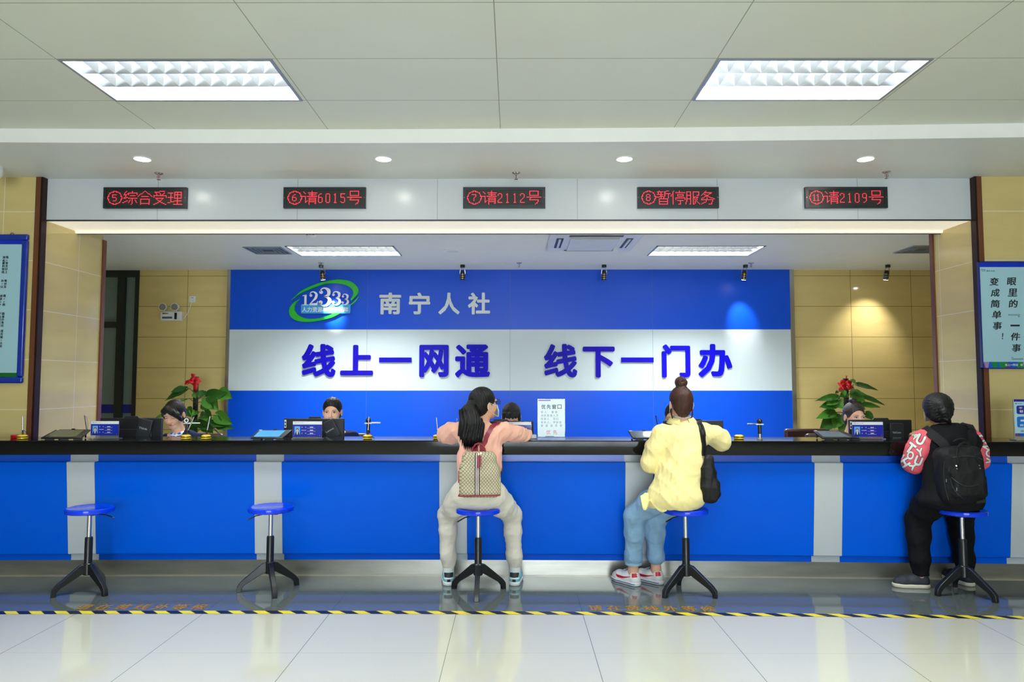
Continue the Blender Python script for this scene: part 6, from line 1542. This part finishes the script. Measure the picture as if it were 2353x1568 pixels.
def nameplate(pxl, pxr, pyt, pyb, lb, y=5.42, hide=False):
    a, b = P(pxl, 990, y=y).x, P(pxr, 990, y=y).x; zt = P(1180, pyt, y=y).z; zb_ = P(1180, pyb, y=y).z; w_ = b - a; h = zt - zb_
    t = thing('nameplate', lb, 'nameplate', ((a + b) / 2, y, CT), 'staff nameplates on the counter')
    part('acrylic_holder', MB().box((a - .002, y, CT + .004), (b + .002, y + .004, zt + .002)).box((a - .002, y - .03, CT), (b + .004, y + .05, CT + .005)), M_acr, t)
    part('header', MB().box((a, y - .0015, zt - h * .2), (b, y - .0002, zt)), M_npw, t); part('card', MB().box((a, y - .0012, zb_), (b, y - .0002, zt - h * .2)), M_npb, t)
    f = lambda u, v: (a + w_ * u, zb_ + h * v)
    p0, p1_ = f(.06, .14), f(.25, .68)
    ph = part('photo', MB().box((p0[0], y - .0022, p0[1]), (p1_[0], y - .001, p1_[1])), mat('photo_blue', (96, 156, 220), .4), t)
    c = f(.155, .42)
    part('portrait_face', MB().prism([(c[0] + .0075 * math.cos(k * .4), c[1] + .010 * math.sin(k * .4)) for k in range(16)], y - .0032, y - .002), M_skin, ph)
    part('portrait_hair', MB().prism([(c[0] + .0100 * math.cos(k * .4), c[1] + .0055 + .0095 * math.sin(k * .4)) for k in range(16)], y - .0028, y - .002), M_hair, ph)
    part('portrait_suit', MB().prism([(p0[0] + .003, p0[1]), (p1_[0] - .003, p0[1]), (c[0] + .010, c[1] - .012), (c[0] - .010, c[1] - .012)], y - .0028, y - .002), M_ink, ph)
    part('portrait_shirt', MB().prism([(c[0] - .003, p0[1]), (c[0] + .003, p0[1]), (c[0] + .005, c[1] - .012), (c[0] - .005, c[1] - .012)], y - .0031, y - .002), M_npw, ph)
    tx = MB()
    for v, s1, s2 in ((.62, '姓    名', '王小红'), (.42, '岗位名称', '综合岗'), (.22, '工    号', '0771008')):
        q0, q1 = f(.30, v - .035), f(.46, v + .035)
        if s1 == '岗位名称': text_into(tx, s1, q0[0], q1[0], q0[1], q1[1], y - .002, 0.0005)
        else:
            text_into(tx, s1[0], q0[0], q0[0] + (q1[0] - q0[0]) * .22, q0[1], q1[1], y - .002, 0.0005); text_into(tx, s1[-1], q1[0] - (q1[0] - q0[0]) * .22, q1[0], q0[1], q1[1], y - .002, 0.0005)
        q0, q1 = f(.5, v - .07), f(.78, v - .06); tx.box((q0[0], y - .002, q0[1]), (q1[0], y - .001, q1[1]))
        q0, q1 = f(.59, v - .04), f(.70, v + .04); text_into(tx, '———', q0[0], q1[0], q0[1] + .002, q1[1] - .002, y - .002, 0.0005)
    part('lettering', tx, M_npw, t, smooth=False)
    hd = MB(); q0, q1 = f(.04, .86), f(.12, .96); text_into(hd, '12333', q0[0], q1[0], q0[1], q1[1], y - .0022, .0005); q0, q1 = f(.145, .88), f(.36, .94); text_into(hd, '南宁人社', q0[0], q1[0], q0[1], q1[1], y - .0022, .0005)
    part('header_lettering', hd, mat('header_ink', (90, 120, 150), .5), t, smooth=False)
    sc = MB()
    for u in (.04, .94): q = f(u, .09); sc.cyl((q[0], y - .004, q[1]), (q[0], y, q[1]), .003, n=10)
    part('screw', sc, M_steel, t)
nameplate(209, 272.5, 968.5, 1001, 'blue staff nameplate on the counter in front of far left monitor')
nameplate(673, 739.5, 969, 1004, 'blue staff nameplate with glare beside tablet, in front of stickered monitor')
nameplate(1155, 1220.5, 970.5, 1003, 'staff nameplate partly behind the peach shirt visitor')
nameplate(1958.5, 2029, 970, 1003.5, 'blue staff nameplate in front of the staff woman with a bun')
# tablets
def tablet(quad, lb, scr, right_panel=.16, y0=5.34, y1=5.50, stylus=False, em=None):
    """quad: front-left, front-right, back-right, back-left in photo pixels"""
    zf = CT + .014
    A = P(quad[0][0], quad[0][1], y=y0); B_ = P(quad[1][0], quad[1][1], y=y0); C_ = P(quad[2][0], quad[2][1], y=y1); D_ = P(quad[3][0], quad[3][1], y=y1)
    A.z = B_.z = zf; C_.z = D_.z = max(C_.z, D_.z)
    t = thing('signing_tablet', lb, 'tablet', tuple((A + B_ + C_ + D_) / 4 * Vector((1, 1, 0)) + Vector((0, 0, CT))) if False else ((A.x + B_.x + C_.x + D_.x) / 4, (y0 + y1) / 2, CT), 'signing tablets on the counter')
    n = (B_ - A).cross(D_ - A).normalized(); th = n * -.012
    vs = [A, B_, C_, D_, A + th, B_ + th, C_ + th, D_ + th]
    part('body', MB().add(vs, [(0, 1, 2, 3), (7, 6, 5, 4), (0, 4, 5, 1), (1, 5, 6, 2), (2, 6, 7, 3), (3, 7, 4, 0)]), M_black, t, bev=.003)
    g_ = lambda u, v, o=.001: (A.lerp(B_, u)).lerp(D_.lerp(C_, u), v) + n * o
    part('screen', MB().quad(g_(.07, .1), g_(1 - right_panel, .1), g_(1 - right_panel, .9), g_(.07, .9)), scr, t, smooth=False)
    sp_ = MB(); cA = (A + B_) / 2 + th; 
    for q, zt_ in ((.12, None), (.88, None)):
        bp_ = D_.lerp(C_, q) + th; sp_.tube([Vector((bp_.x, bp_.y - .01, CT + .003)), bp_ + Vector((0, -.012, -.002))], .006, 8)
    part('support_leg', sp_, M_black, t)
    mbx = MB()
    for u in (.2, .55, .9): q = A.lerp(B_, u) + th; mbx.box((q.x - .03, q.y - .002, CT), (q.x + .03, q.y + .02, q.z + .004))
    part('front_foot', mbx, M_dark, t)
    part('camera_bump', MB().box(g_(.5, 1, 0) + Vector((-.012, -.004, -.002)), g_(.5, 1, 0) + Vector((.012, .004, .006))), M_black, t)
    part('label', MB().quad(g_(.03, .90, .0015), g_(.12, .90, .0015), g_(.12, .97, .0015), g_(.03, .97, .0015)), M_whitep, t, smooth=False, label='small white label')
    if stylus:
        b = g_(*stylus, .0)
        s_ = part('stylus', MB().tube([b, b + Vector((-.022, 0, .12))], [.0045, .0038], 8), M_black, t); part('stylus_cord', MB().tube([b + Vector((-.022, 0, .12)), b + Vector((-.004, .002, .105)), b + Vector((.006, .002, .06)), b + Vector((.004, 0, 0))], .0012, 6), M_black, s_)
    return t
M_sc1 = mat('tablet_screen_dark', (84, 90, 70), .12, spec=.6); M_sc2 = mat('tablet_screen_blue', (70, 140, 190), .12, emit=(80, 150, 200), es=.55); M_sc3 = mat('tablet_screen_grey', (86, 100, 116), .12, spec=.6)
tablet([(93, 1008), (186, 1008), (208, 988), (129, 987)], 'black signing tablet with stylus at the far left of the counter', M_sc1, stylus=(.96, .75))
t = tablet([(575, 1008), (650, 1008), (671, 988), (594, 988)], 'signing tablet with lit blue screen, left of the glaring nameplate', M_sc2)
tablet([(1455, 1010), (1530, 1010), (1516, 990), (1443, 990)], 'signing tablet partly behind the yellow shirt visitor', M_sc3, right_panel=.07, stylus=(.95, .9))
tablet([(1890, 1010), (1975, 1010), (1935, 989.5), (1868, 991)], 'signing tablet in front of the staff woman with a bun', M_sc3, right_panel=.2)
# counter pens in yellow and black round stands
M_py = mat('pen_base_yellow', (240, 200, 20), .3, coat=.4); M_red2 = mat('glossy_red', (180, 20, 24), .3)
def pen(px, tip, lb, silver=True, y=5.40, short=False):
    c = P(px, 1003, y=y); c.z = CT; T = Matrix.Translation(c)
    t = thing('pen_stand', lb, 'pen', tuple(c), 'pens on round yellow stands')
    part('base', MB().lathe([(.030, 0), (.036, .004), (.036, .012), (.030, .015)], 32, T), M_py, t, label='yellow round base')
    part('base_band', MB().lathe([(.036, .013), (.0375, .015), (.0375, .018), (.036, .020)], 32, T), M_black, t); part('base_top', MB().lathe([(.036, .018), (.034, .026), (.022, .032), (.008, .033)], 32, T), M_py, t)
    a = c + Vector((0, 0, .033)); b = P(tip[0], tip[1], y=y)
    part('socket', MB().cyl(a, a + (b - a) * .25, .0065, .005, n=12), M_black, t)
    if not short:
        part('pen_barrel', MB().cyl(a + (b - a) * .22, b, .0048, .0036, n=12), M_steel if silver else M_black, t)
        part('pen_cord', MB().tube([a + (b - a) * .24 + Vector((.004, 0, 0)), a + Vector((.02, .004, .02)), c + Vector((.040, .004, .012)), c + Vector((.052, .0, .003))], .0017, 6), M_black, t)
pen(52, (52, 957), 'pen in a yellow stand beside a red pad at far left of counter', silver=True)
pen(428, (446, 958), 'silver pen in a yellow stand in front of the far left staff woman')
pen(474, (483, 957), 'silver pen in a yellow stand below the left plant')
pen(845, (848, 958), 'silver pen in a yellow stand in front of a small camera left of centre')
pen(1006, (1003, 960), 'pen in a yellow stand left of the peach shirt visitor')
pen(1052, (1050, 962), 'pen stand hidden behind the peach shirt visitor, only the tip showing')
pen(1698, (1697, 990), 'empty yellow pen stand right of the yellow shirt visitor', short=True)
c = P(43, 999, y=5.50); c.z = CT
solo('seal_box', MB().lathe([(.05, 0), (.052, .006), (.052, .022), (.046, .026)], 32, Matrix.Translation(c)), M_red2, 'round red stamp pad behind the leftmost pen stand', 'stamp pad')
# small face cameras on posts
def facecam(px, pyt, lb, arm=(1, 0), ring=True, y=5.47, ptop=None):
    c = P(px, 1005, y=y); c.z = CT; zt = P(px, pyt, y=y).z; T = Matrix.Translation(c)
    t = thing('camera_stand', lb, 'camera', tuple(c), 'small cameras on posts')
    part('base', MB().cyl(c, c + Vector((0, 0, .012)), .022, .018, n=20), M_steel, t)
    zp = zt - .045
    part('post', MB().cyl(c + Vector((0, 0, .01)), Vector((c.x, c.y, CT + .045)), .013, n=16), M_steel, t); part('post_sleeve', MB().cyl(Vector((c.x, c.y, CT + .04)), Vector((c.x, c.y, zp)), .0135, n=16), M_black, t)
    part('mount_plate', MB().box((c.x - .028, c.y - .012, zp), (c.x + .028, c.y + .012, zp + .008)), M_whitep, t, bev=.002)
    e = Vector((c.x + arm[0] * .095, c.y, zp + .006 + arm[1])); part('side_arm', MB().box((min(c.x, e.x), c.y - .006, zp + .002 + min(0, arm[1])), (max(c.x, e.x), c.y + .006, zp + .010 + max(0, arm[1]) * .3)), M_whitep if ring else M_steel, t, bev=.002)
    h = Vector((c.x, c.y, zt - .018)); part('camera_head', MB().sphere(h, (.021, .019, .021)), M_black, t)
    if ring: part('lens_ring', MB().lathe([(.010, 0), (.017, 0), (.017, .003), (.010, .003)], 24, Matrix.Translation(h + Vector((0, -.018, 0))) @ rotx(90).to_4x4(), cap=False), M_whitep, t)
    part('lens', MB().sphere(h + Vector((0, -.016, 0)), (.009, .006, .009)), mat('lens_glass', (30, 30, 40), .05), t)
facecam(430, 961, 'small camera with white ring lens before the far left staff woman')
facecam(846, 961, 'small black camera on post behind the pen left of centre', arm=(1, .012), ring=False)
facecam(1746, 963, 'small camera on silver post at right of centre with arm to the left', arm=(-1, .004), ring=False, y=5.38)
# priority window sign
y = 5.36; a, b = P(1236, 960, y=y).x, P(1297.5, 960, y=y).x; zt, zb_ = P(1180, 918, y=y).z, P(1180, 1004, y=y).z; w_ = b - a; h_ = zt - zb_
t = thing('priority_sign', 'white acrylic priority window sign standing on the middle of the counter', 'sign', ((a + b) / 2, y, CT))
part('acrylic_holder', MB().box((a - .003, y, CT + .003), (b + .003, y + .004, zt + .003)).box((a - .003, y - .035, CT), (b + .003, y + .06, CT + .005)), M_acr, t)
part('sheet', MB().box((a, y - .0015, zb_), (b, y - .0003, zt)), mat('sign_paper', (206, 224, 228), .25), t)
f = lambda u, v: (a + w_ * u, zb_ + h_ * v)
q0, q1 = f(.02, .955), f(.48, .985); part('violet_bar', MB().box((q0[0], y - .0022, q0[1]), (q1[0], y - .001, q1[1])), mat('bar_violet', (120, 96, 170), .4), t)
q0, q1 = f(.28, .0), f(.60, .02); part('teal_bar', MB().box((q0[0], y - .0022, q0[1]), (q1[0], y - .001, q1[1])), mat('bar_teal', (60, 140, 150), .4), t)
tx = MB()
for i, ch in enumerate('优先窗口'): q0, q1 = f(.13 + .2 * i, .74), f(.285 + .2 * i, .86); text_into(tx, ch, q0[0], q1[0], q0[1], q1[1], y - .002, .0005, bold=.015)
part('title_lettering', tx, mat('title_ink', (54, 64, 92), .5), t, smooth=False)
tx = MB()
for v, s in ((.655, '军人、警察、'), (.565, '消防救援人员、'), (.475, '残疾人、孕妇、'), (.385, '老年人、学龄前'), (.295, '家庭成员等')):
    n = len(s)
    for i, ch in enumerate(s):
        u = .11 + .80 * i / (n if n > 5 else 5) * (1.0 if n > 5 else 1.1); wc = .085
        q0, q1 = f(u, v - .033), f(u + wc, v + .033)
        if ch == '、': text_into(tx, ch, q0[0], q0[0] + .004, q0[1], q0[1] + .004, y - .002, .0005)
        else: text_into(tx, ch, q0[0], q1[0], q0[1], q1[1], y - .002, .0005)
part('body_lettering', tx, mat('body_ink', (96, 108, 128), .5), t, smooth=False)
tx = MB()
for i, ch in enumerate('优先'): q0, q1 = f(.31 + .25 * i, .06), f(.47 + .25 * i, .18); text_into(tx, ch, q0[0], q1[0], q0[1], q1[1], y - .002, .0005)
part('red_lettering', tx, mat('red_ink', (206, 96, 106), .5), t, smooth=False)
q = P(1222, 1005, y=5.45)
solo('card_box', MB().box((q.x - .05, 5.42, CT), (q.x + .035, 5.50, CT + .028)), M_whitep, 'small white box between nameplate and priority sign', 'box', bev=.004)
# display card at the right edge of the counter
y = 5.30; a = P(2331, 960, y=y).x; b = a + .21; zt, zb_ = P(2340, 918, y=y).z, P(2340, 1003, y=y).z; w_ = b - a; h_ = zt - zb_
t = thing('display_card', 'acrylic display card with blue panels at the right edge of the counter', 'sign', ((a + b) / 2, y, CT))
part('acrylic_holder', MB().box((a - .008, y, CT + .003), (b + .003, y + .004, zt)).box((a - .012, y - .03, CT), (b + .003, y + .05, CT + .006)), M_acr, t)
part('sheet', MB().box((a, y - .0015, zb_), (b, y - .0003, zt)), M_pale, t)
f = lambda u, v: (a + w_ * u, zb_ + h_ * v)
q0, q1 = f(0, .935), f(1, 1); part('header_band', MB().box((q0[0], y - .0022, q0[1]), (q1[0], y - .001, q1[1])), mat('card_navy', (24, 26, 130), .3), t)
for v0, v1, c_, nm in ((.60, .83, (28, 24, 130), 'upper_panel'), (.24, .53, (20, 110, 200), 'lower_panel')):
    q0, q1 = f(.08, v0), f(.95, v1); part(nm, MB().prism(rrect(q0[0], q1[0], q0[1], q1[1], .012), y - .0024, y - .001), mat('card_' + nm, c_, .35, var=.2, vs=30), t, smooth=False)
tx = MB()
for s, u0, v0, v1 in (('不用填表', .16, .735, .79), ('轻轻松松', .18, .635, .71), ('12333', .2, .40, .45), ('南宁人社', .17, .27, .33)):
    for i, ch in enumerate(s): q0, q1 = f(u0 + .17 * i, v0), f(u0 + .17 * i + .13, v1); text_into(tx, ch, q0[0], q1[0], q0[1], q1[1], y - .003, .0005, bold=.02)
part('panel_lettering', tx, M_wl, t, smooth=False)
tx = MB()
for s, u0, v0, v1 in (('南宁人社', .2, .12, .16), ('12333', .05, .87, .90)):
    for i, ch in enumerate(s): q0, q1 = f(u0 + .15 * i * (1 if v0 < .5 else .3), v0), f(u0 + .15 * i * (1 if v0 < .5 else .3) + (.11 if v0 < .5 else .035), v1); text_into(tx, ch, q0[0], q1[0], q0[1], q1[1], y - .002, .0005)
part('small_lettering', tx, M_ink, t, smooth=False)
for i, c_ in enumerate(((90, 60, 130), (0, 86, 210), (10, 130, 60), (0, 86, 210), (10, 130, 60), (90, 60, 160))):
    q0, q1 = f(i / 6, 0), f((i + 1) / 6, .08); part('footer_facet', MB().box((q0[0], y - .0024, q0[1]), (q1[0], y - .001, q1[1])), mat('facet_%d%d' % (i, c_[0]), c_, .4), t, smooth=False)
sc = MB()
for u, v in ((.07, .965), (.07, .03)): q = f(u, v); sc.cyl((q[0], y - .004, q[1]), (q[0], y, q[1]), .003, n=10)
part('screw', sc, M_steel, t)
# ================================================================ potted climbing plants on moss poles
M_leafA = mat('leaf_dark_green', (34, 84, 22), .35, var=.3, vs=5, coat=.25); M_leafB = mat('leaf_green', (58, 112, 32), .35, var=.3, vs=5, coat=.25)
M_stem = mat('leaf_stem', (58, 66, 30), .6); M_pole = mat('moss_pole', (30, 26, 22), .9, var=.4, vs=30, bump=.8, bs=60); M_rib = mat('red_ribbon', (200, 14, 26), .3, coat=.3)
M_pot = mat('white_pot', (206, 206, 200), .3); M_soil = mat('soil', (52, 38, 28), .95, bump=.6, bs=60)
def leaf(base, tip, nrm, w_, m, par, root, curl=.12, fold=.12):
    """heart-shaped leaf from its petiole joint to the tip, with its stem to root"""
    base, tip = Vector(base), Vector(tip); d = tip - base; L = d.length; d.normalize(); n = (Vector(nrm) - d * Vector(nrm).dot(d)).normalized(); s_ = d.cross(n)
    prof = [(-.16, .30), (-.10, .62), (0, .86), (.12, .98), (.28, 1.0), (.45, .88), (.62, .66), (.78, .40), (.90, .18), (1.0, .0)]
    vs = []; K = 9
    for u, wv in prof:
        for j in range(K):
            t = -1 + 2 * j / (K - 1); uu = u + (0.14 * (1 - min(1, abs(t) * 2.2)) if u < 0 else 0)
            vs.append(base + d * L * uu + s_ * (w_ / 2 * wv * t) + n * (-curl * L * max(0, uu) ** 2 + fold * w_ * (abs(t) - .5) * wv + .012 * L * math.sin(uu * 14 + t * 5)))
    mb = MB().add(vs, [(i * K + j, i * K + j + 1, (i + 1) * K + j + 1, (i + 1) * K + j) for i in range(len(prof) - 1) for j in range(K - 1)])
    o = part('leaf', mb, m, par, angle=80)
    r = Vector(root); mid = (r + base) / 2 + Vector((0, 0, .03)); part('leaf_stem', MB().tube([r, mid, base], .0035, 6), M_stem, o)
    return o
def plant(px, ptop, y, lb, leaves, ribbon, auto, seed):
    x = P(px, 900, y=y).x; zt = P(px, ptop, y=y).z; t = thing('potted_plant', lb, 'plant', (x, y, 0), 'potted plants against the back wall'); T = Matrix.Translation((x, y, 0))
    part('pot', MB().lathe([(.13, 0), (.16, .02), (.20, .30), (.215, .33), (.20, .34), (.185, .31)], 36, T), M_pot, t); part('soil', MB().lathe([(.186, .30), (.05, .315)], 30, T), M_soil, t)
    part('moss_pole', MB().cyl((x, y, .3), (x, y, zt), .03, n=16), M_pole, t)
    q = lambda a, b, yy: P(a, b, y=yy)
    for (bx_, by_, tx_, ty_, w_, ny, m) in leaves:
        b = q(bx_, by_, y - .10); e = q(tx_, ty_, y - .16); rz = Vector((x, y - .03, min(b.z - .05, zt - .15)))
        leaf(b, e, (0, -1, ny), w_, (M_leafA, M_leafB)[m], t, rz)
    rs = random.Random(seed)
    for k in range(auto):
        a = rs.uniform(0, 6.283); z = rs.uniform(.45, zt - .55); r0 = rs.uniform(.10, .20); L = rs.uniform(.14, .22)
        b = Vector((x + r0 * math.cos(a), y + r0 * math.sin(a) * .75, z + .06)); e = b + Vector((math.cos(a) * L, math.sin(a) * L * .8, rs.uniform(-.10, .02)))
        if e.y > YB - .05: e.y = YB - .06; b.y = min(b.y, YB - .08)
        leaf(b, e, (0, 0, 1), rs.uniform(.12, .17), (M_leafA, M_leafB)[rs.random() > .6], t, (x, y, z))
    for pts, w_ in ribbon:
        P3 = [q(a, b, y - .06 - .015 * (i % 2)) for i, (a, b) in enumerate(pts)]; vs = []
        for i, p_ in enumerate(P3):
            d = (P3[min(i + 1, len(P3) - 1)] - P3[max(i - 1, 0)]).normalized(); sd = d.cross(Vector((0, 1, 0))).normalized(); vs += [p_ - sd * w_ / 2, p_ + sd * w_ / 2 + Vector((0, -.01, 0))]
        o = part('red_ribbon', MB().add(vs, [(2 * i, 2 * i + 1, 2 * i + 3, 2 * i + 2) for i in range(len(P3) - 1)]), M_rib, t); sl = o.modifiers.new('s', 'SOLIDIFY'); sl.thickness = .004
LA = [(425, 895, 376, 918, .13, .9, 0), (420, 893, 391, 900, .11, .9, 0), (424, 917, 418, 922, .09, .3, 1), (450, 904, 449, 915, .10, .2, 1), (468, 900, 458, 914, .10, .3, 0), (478, 912, 520, 902, .17, .2, 0), (505, 902, 532, 915, .17, .3, 1), (475, 915, 500, 942, .20, .3, 1), (470, 925, 490, 938, .18, .3, 0),
      (430, 940, 437, 958, .13, .2, 0), (448, 945, 440, 956, .13, .1, 1), (470, 948, 484, 975, .14, .2, 0), (498, 955, 532, 975, .17, .2, 1), (490, 965, 512, 980, .15, .3, 0), (380, 952, 352, 962, .06, .9, 1), (455, 965, 465, 985, .15, .2, 0), (470, 975, 488, 995, .16, .2, 1), (500, 978, 536, 984, .10, .3, 0), (440, 975, 450, 992, .14, .2, 0)]
RA = [([(445, 866), (440, 872), (444, 879), (436, 876), (430, 878), (428, 884)], .045), ([(440, 862), (447, 862), (446, 870), (441, 868)], .035), ([(446, 873), (455, 871), (460, 876), (452, 879), (446, 880)], .05), ([(446, 880), (450, 888), (449, 897)], .055), ([(431, 880), (438, 878), (444, 882)], .035)]
plant(450, 866, 8.95, 'large-leaved climbing plant with red ribbon behind the far left staff woman', LA, RA, 16, 3)
LB = [(1958, 873, 1966, 882, .06, .5, 1), (1972, 884, 2020, 894, .09, .9, 0), (1966, 903, 1996, 908, .07, .9, 1), (1985, 912, 2036, 928, .09, .9, 0), (1960, 905, 1990, 922, .16, .3, 1), (1985, 930, 2025, 934, .09, .8, 1), (1960, 925, 1990, 940, .14, .4, 0), (1990, 950, 2010, 965, .11, .4, 0), (1938, 898, 1942, 910, .07, .1, 1), (1945, 905, 1930, 912, .10, .5, 0), (1922, 912, 1876, 918, .10, .7, 0), (1920, 918, 1900, 930, .12, .5, 1),
      (1918, 930, 1885, 934, .13, .6, 0), (1922, 925, 1938, 938, .14, .3, 1), (1915, 948, 1877, 960, .13, .6, 1), (1920, 950, 1905, 958, .12, .4, 0), (1912, 965, 1885, 990, .17, .3, 0), (1925, 962, 1918, 985, .16, .2, 1), (1932, 955, 1935, 975, .14, .2, 0), (1955, 900, 1968, 897, .09, .7, 0), (1925, 900, 1920, 904, .04, .4, 0), (1938, 975, 1930, 995, .14, .2, 1)]
RB = [([(1944, 880), (1936, 877), (1929, 882), (1934, 889), (1943, 886)], .05), ([(1944, 883), (1950, 876), (1953, 878), (1951, 884), (1945, 886)], .045), ([(1944, 888), (1952, 893), (1959, 891), (1952, 886), (1945, 886)], .045), ([(1943, 888), (1936, 894), (1930, 895), (1935, 888), (1942, 886)], .05), ([(1938, 893), (1932, 897), (1928, 899)], .03), ([(1945, 864), (1944, 870)], .015)]
plant(1944, 870, 8.95, 'bushy climbing plant with red ribbon bow behind the staff woman with a bun', LB, RB, 16, 7)
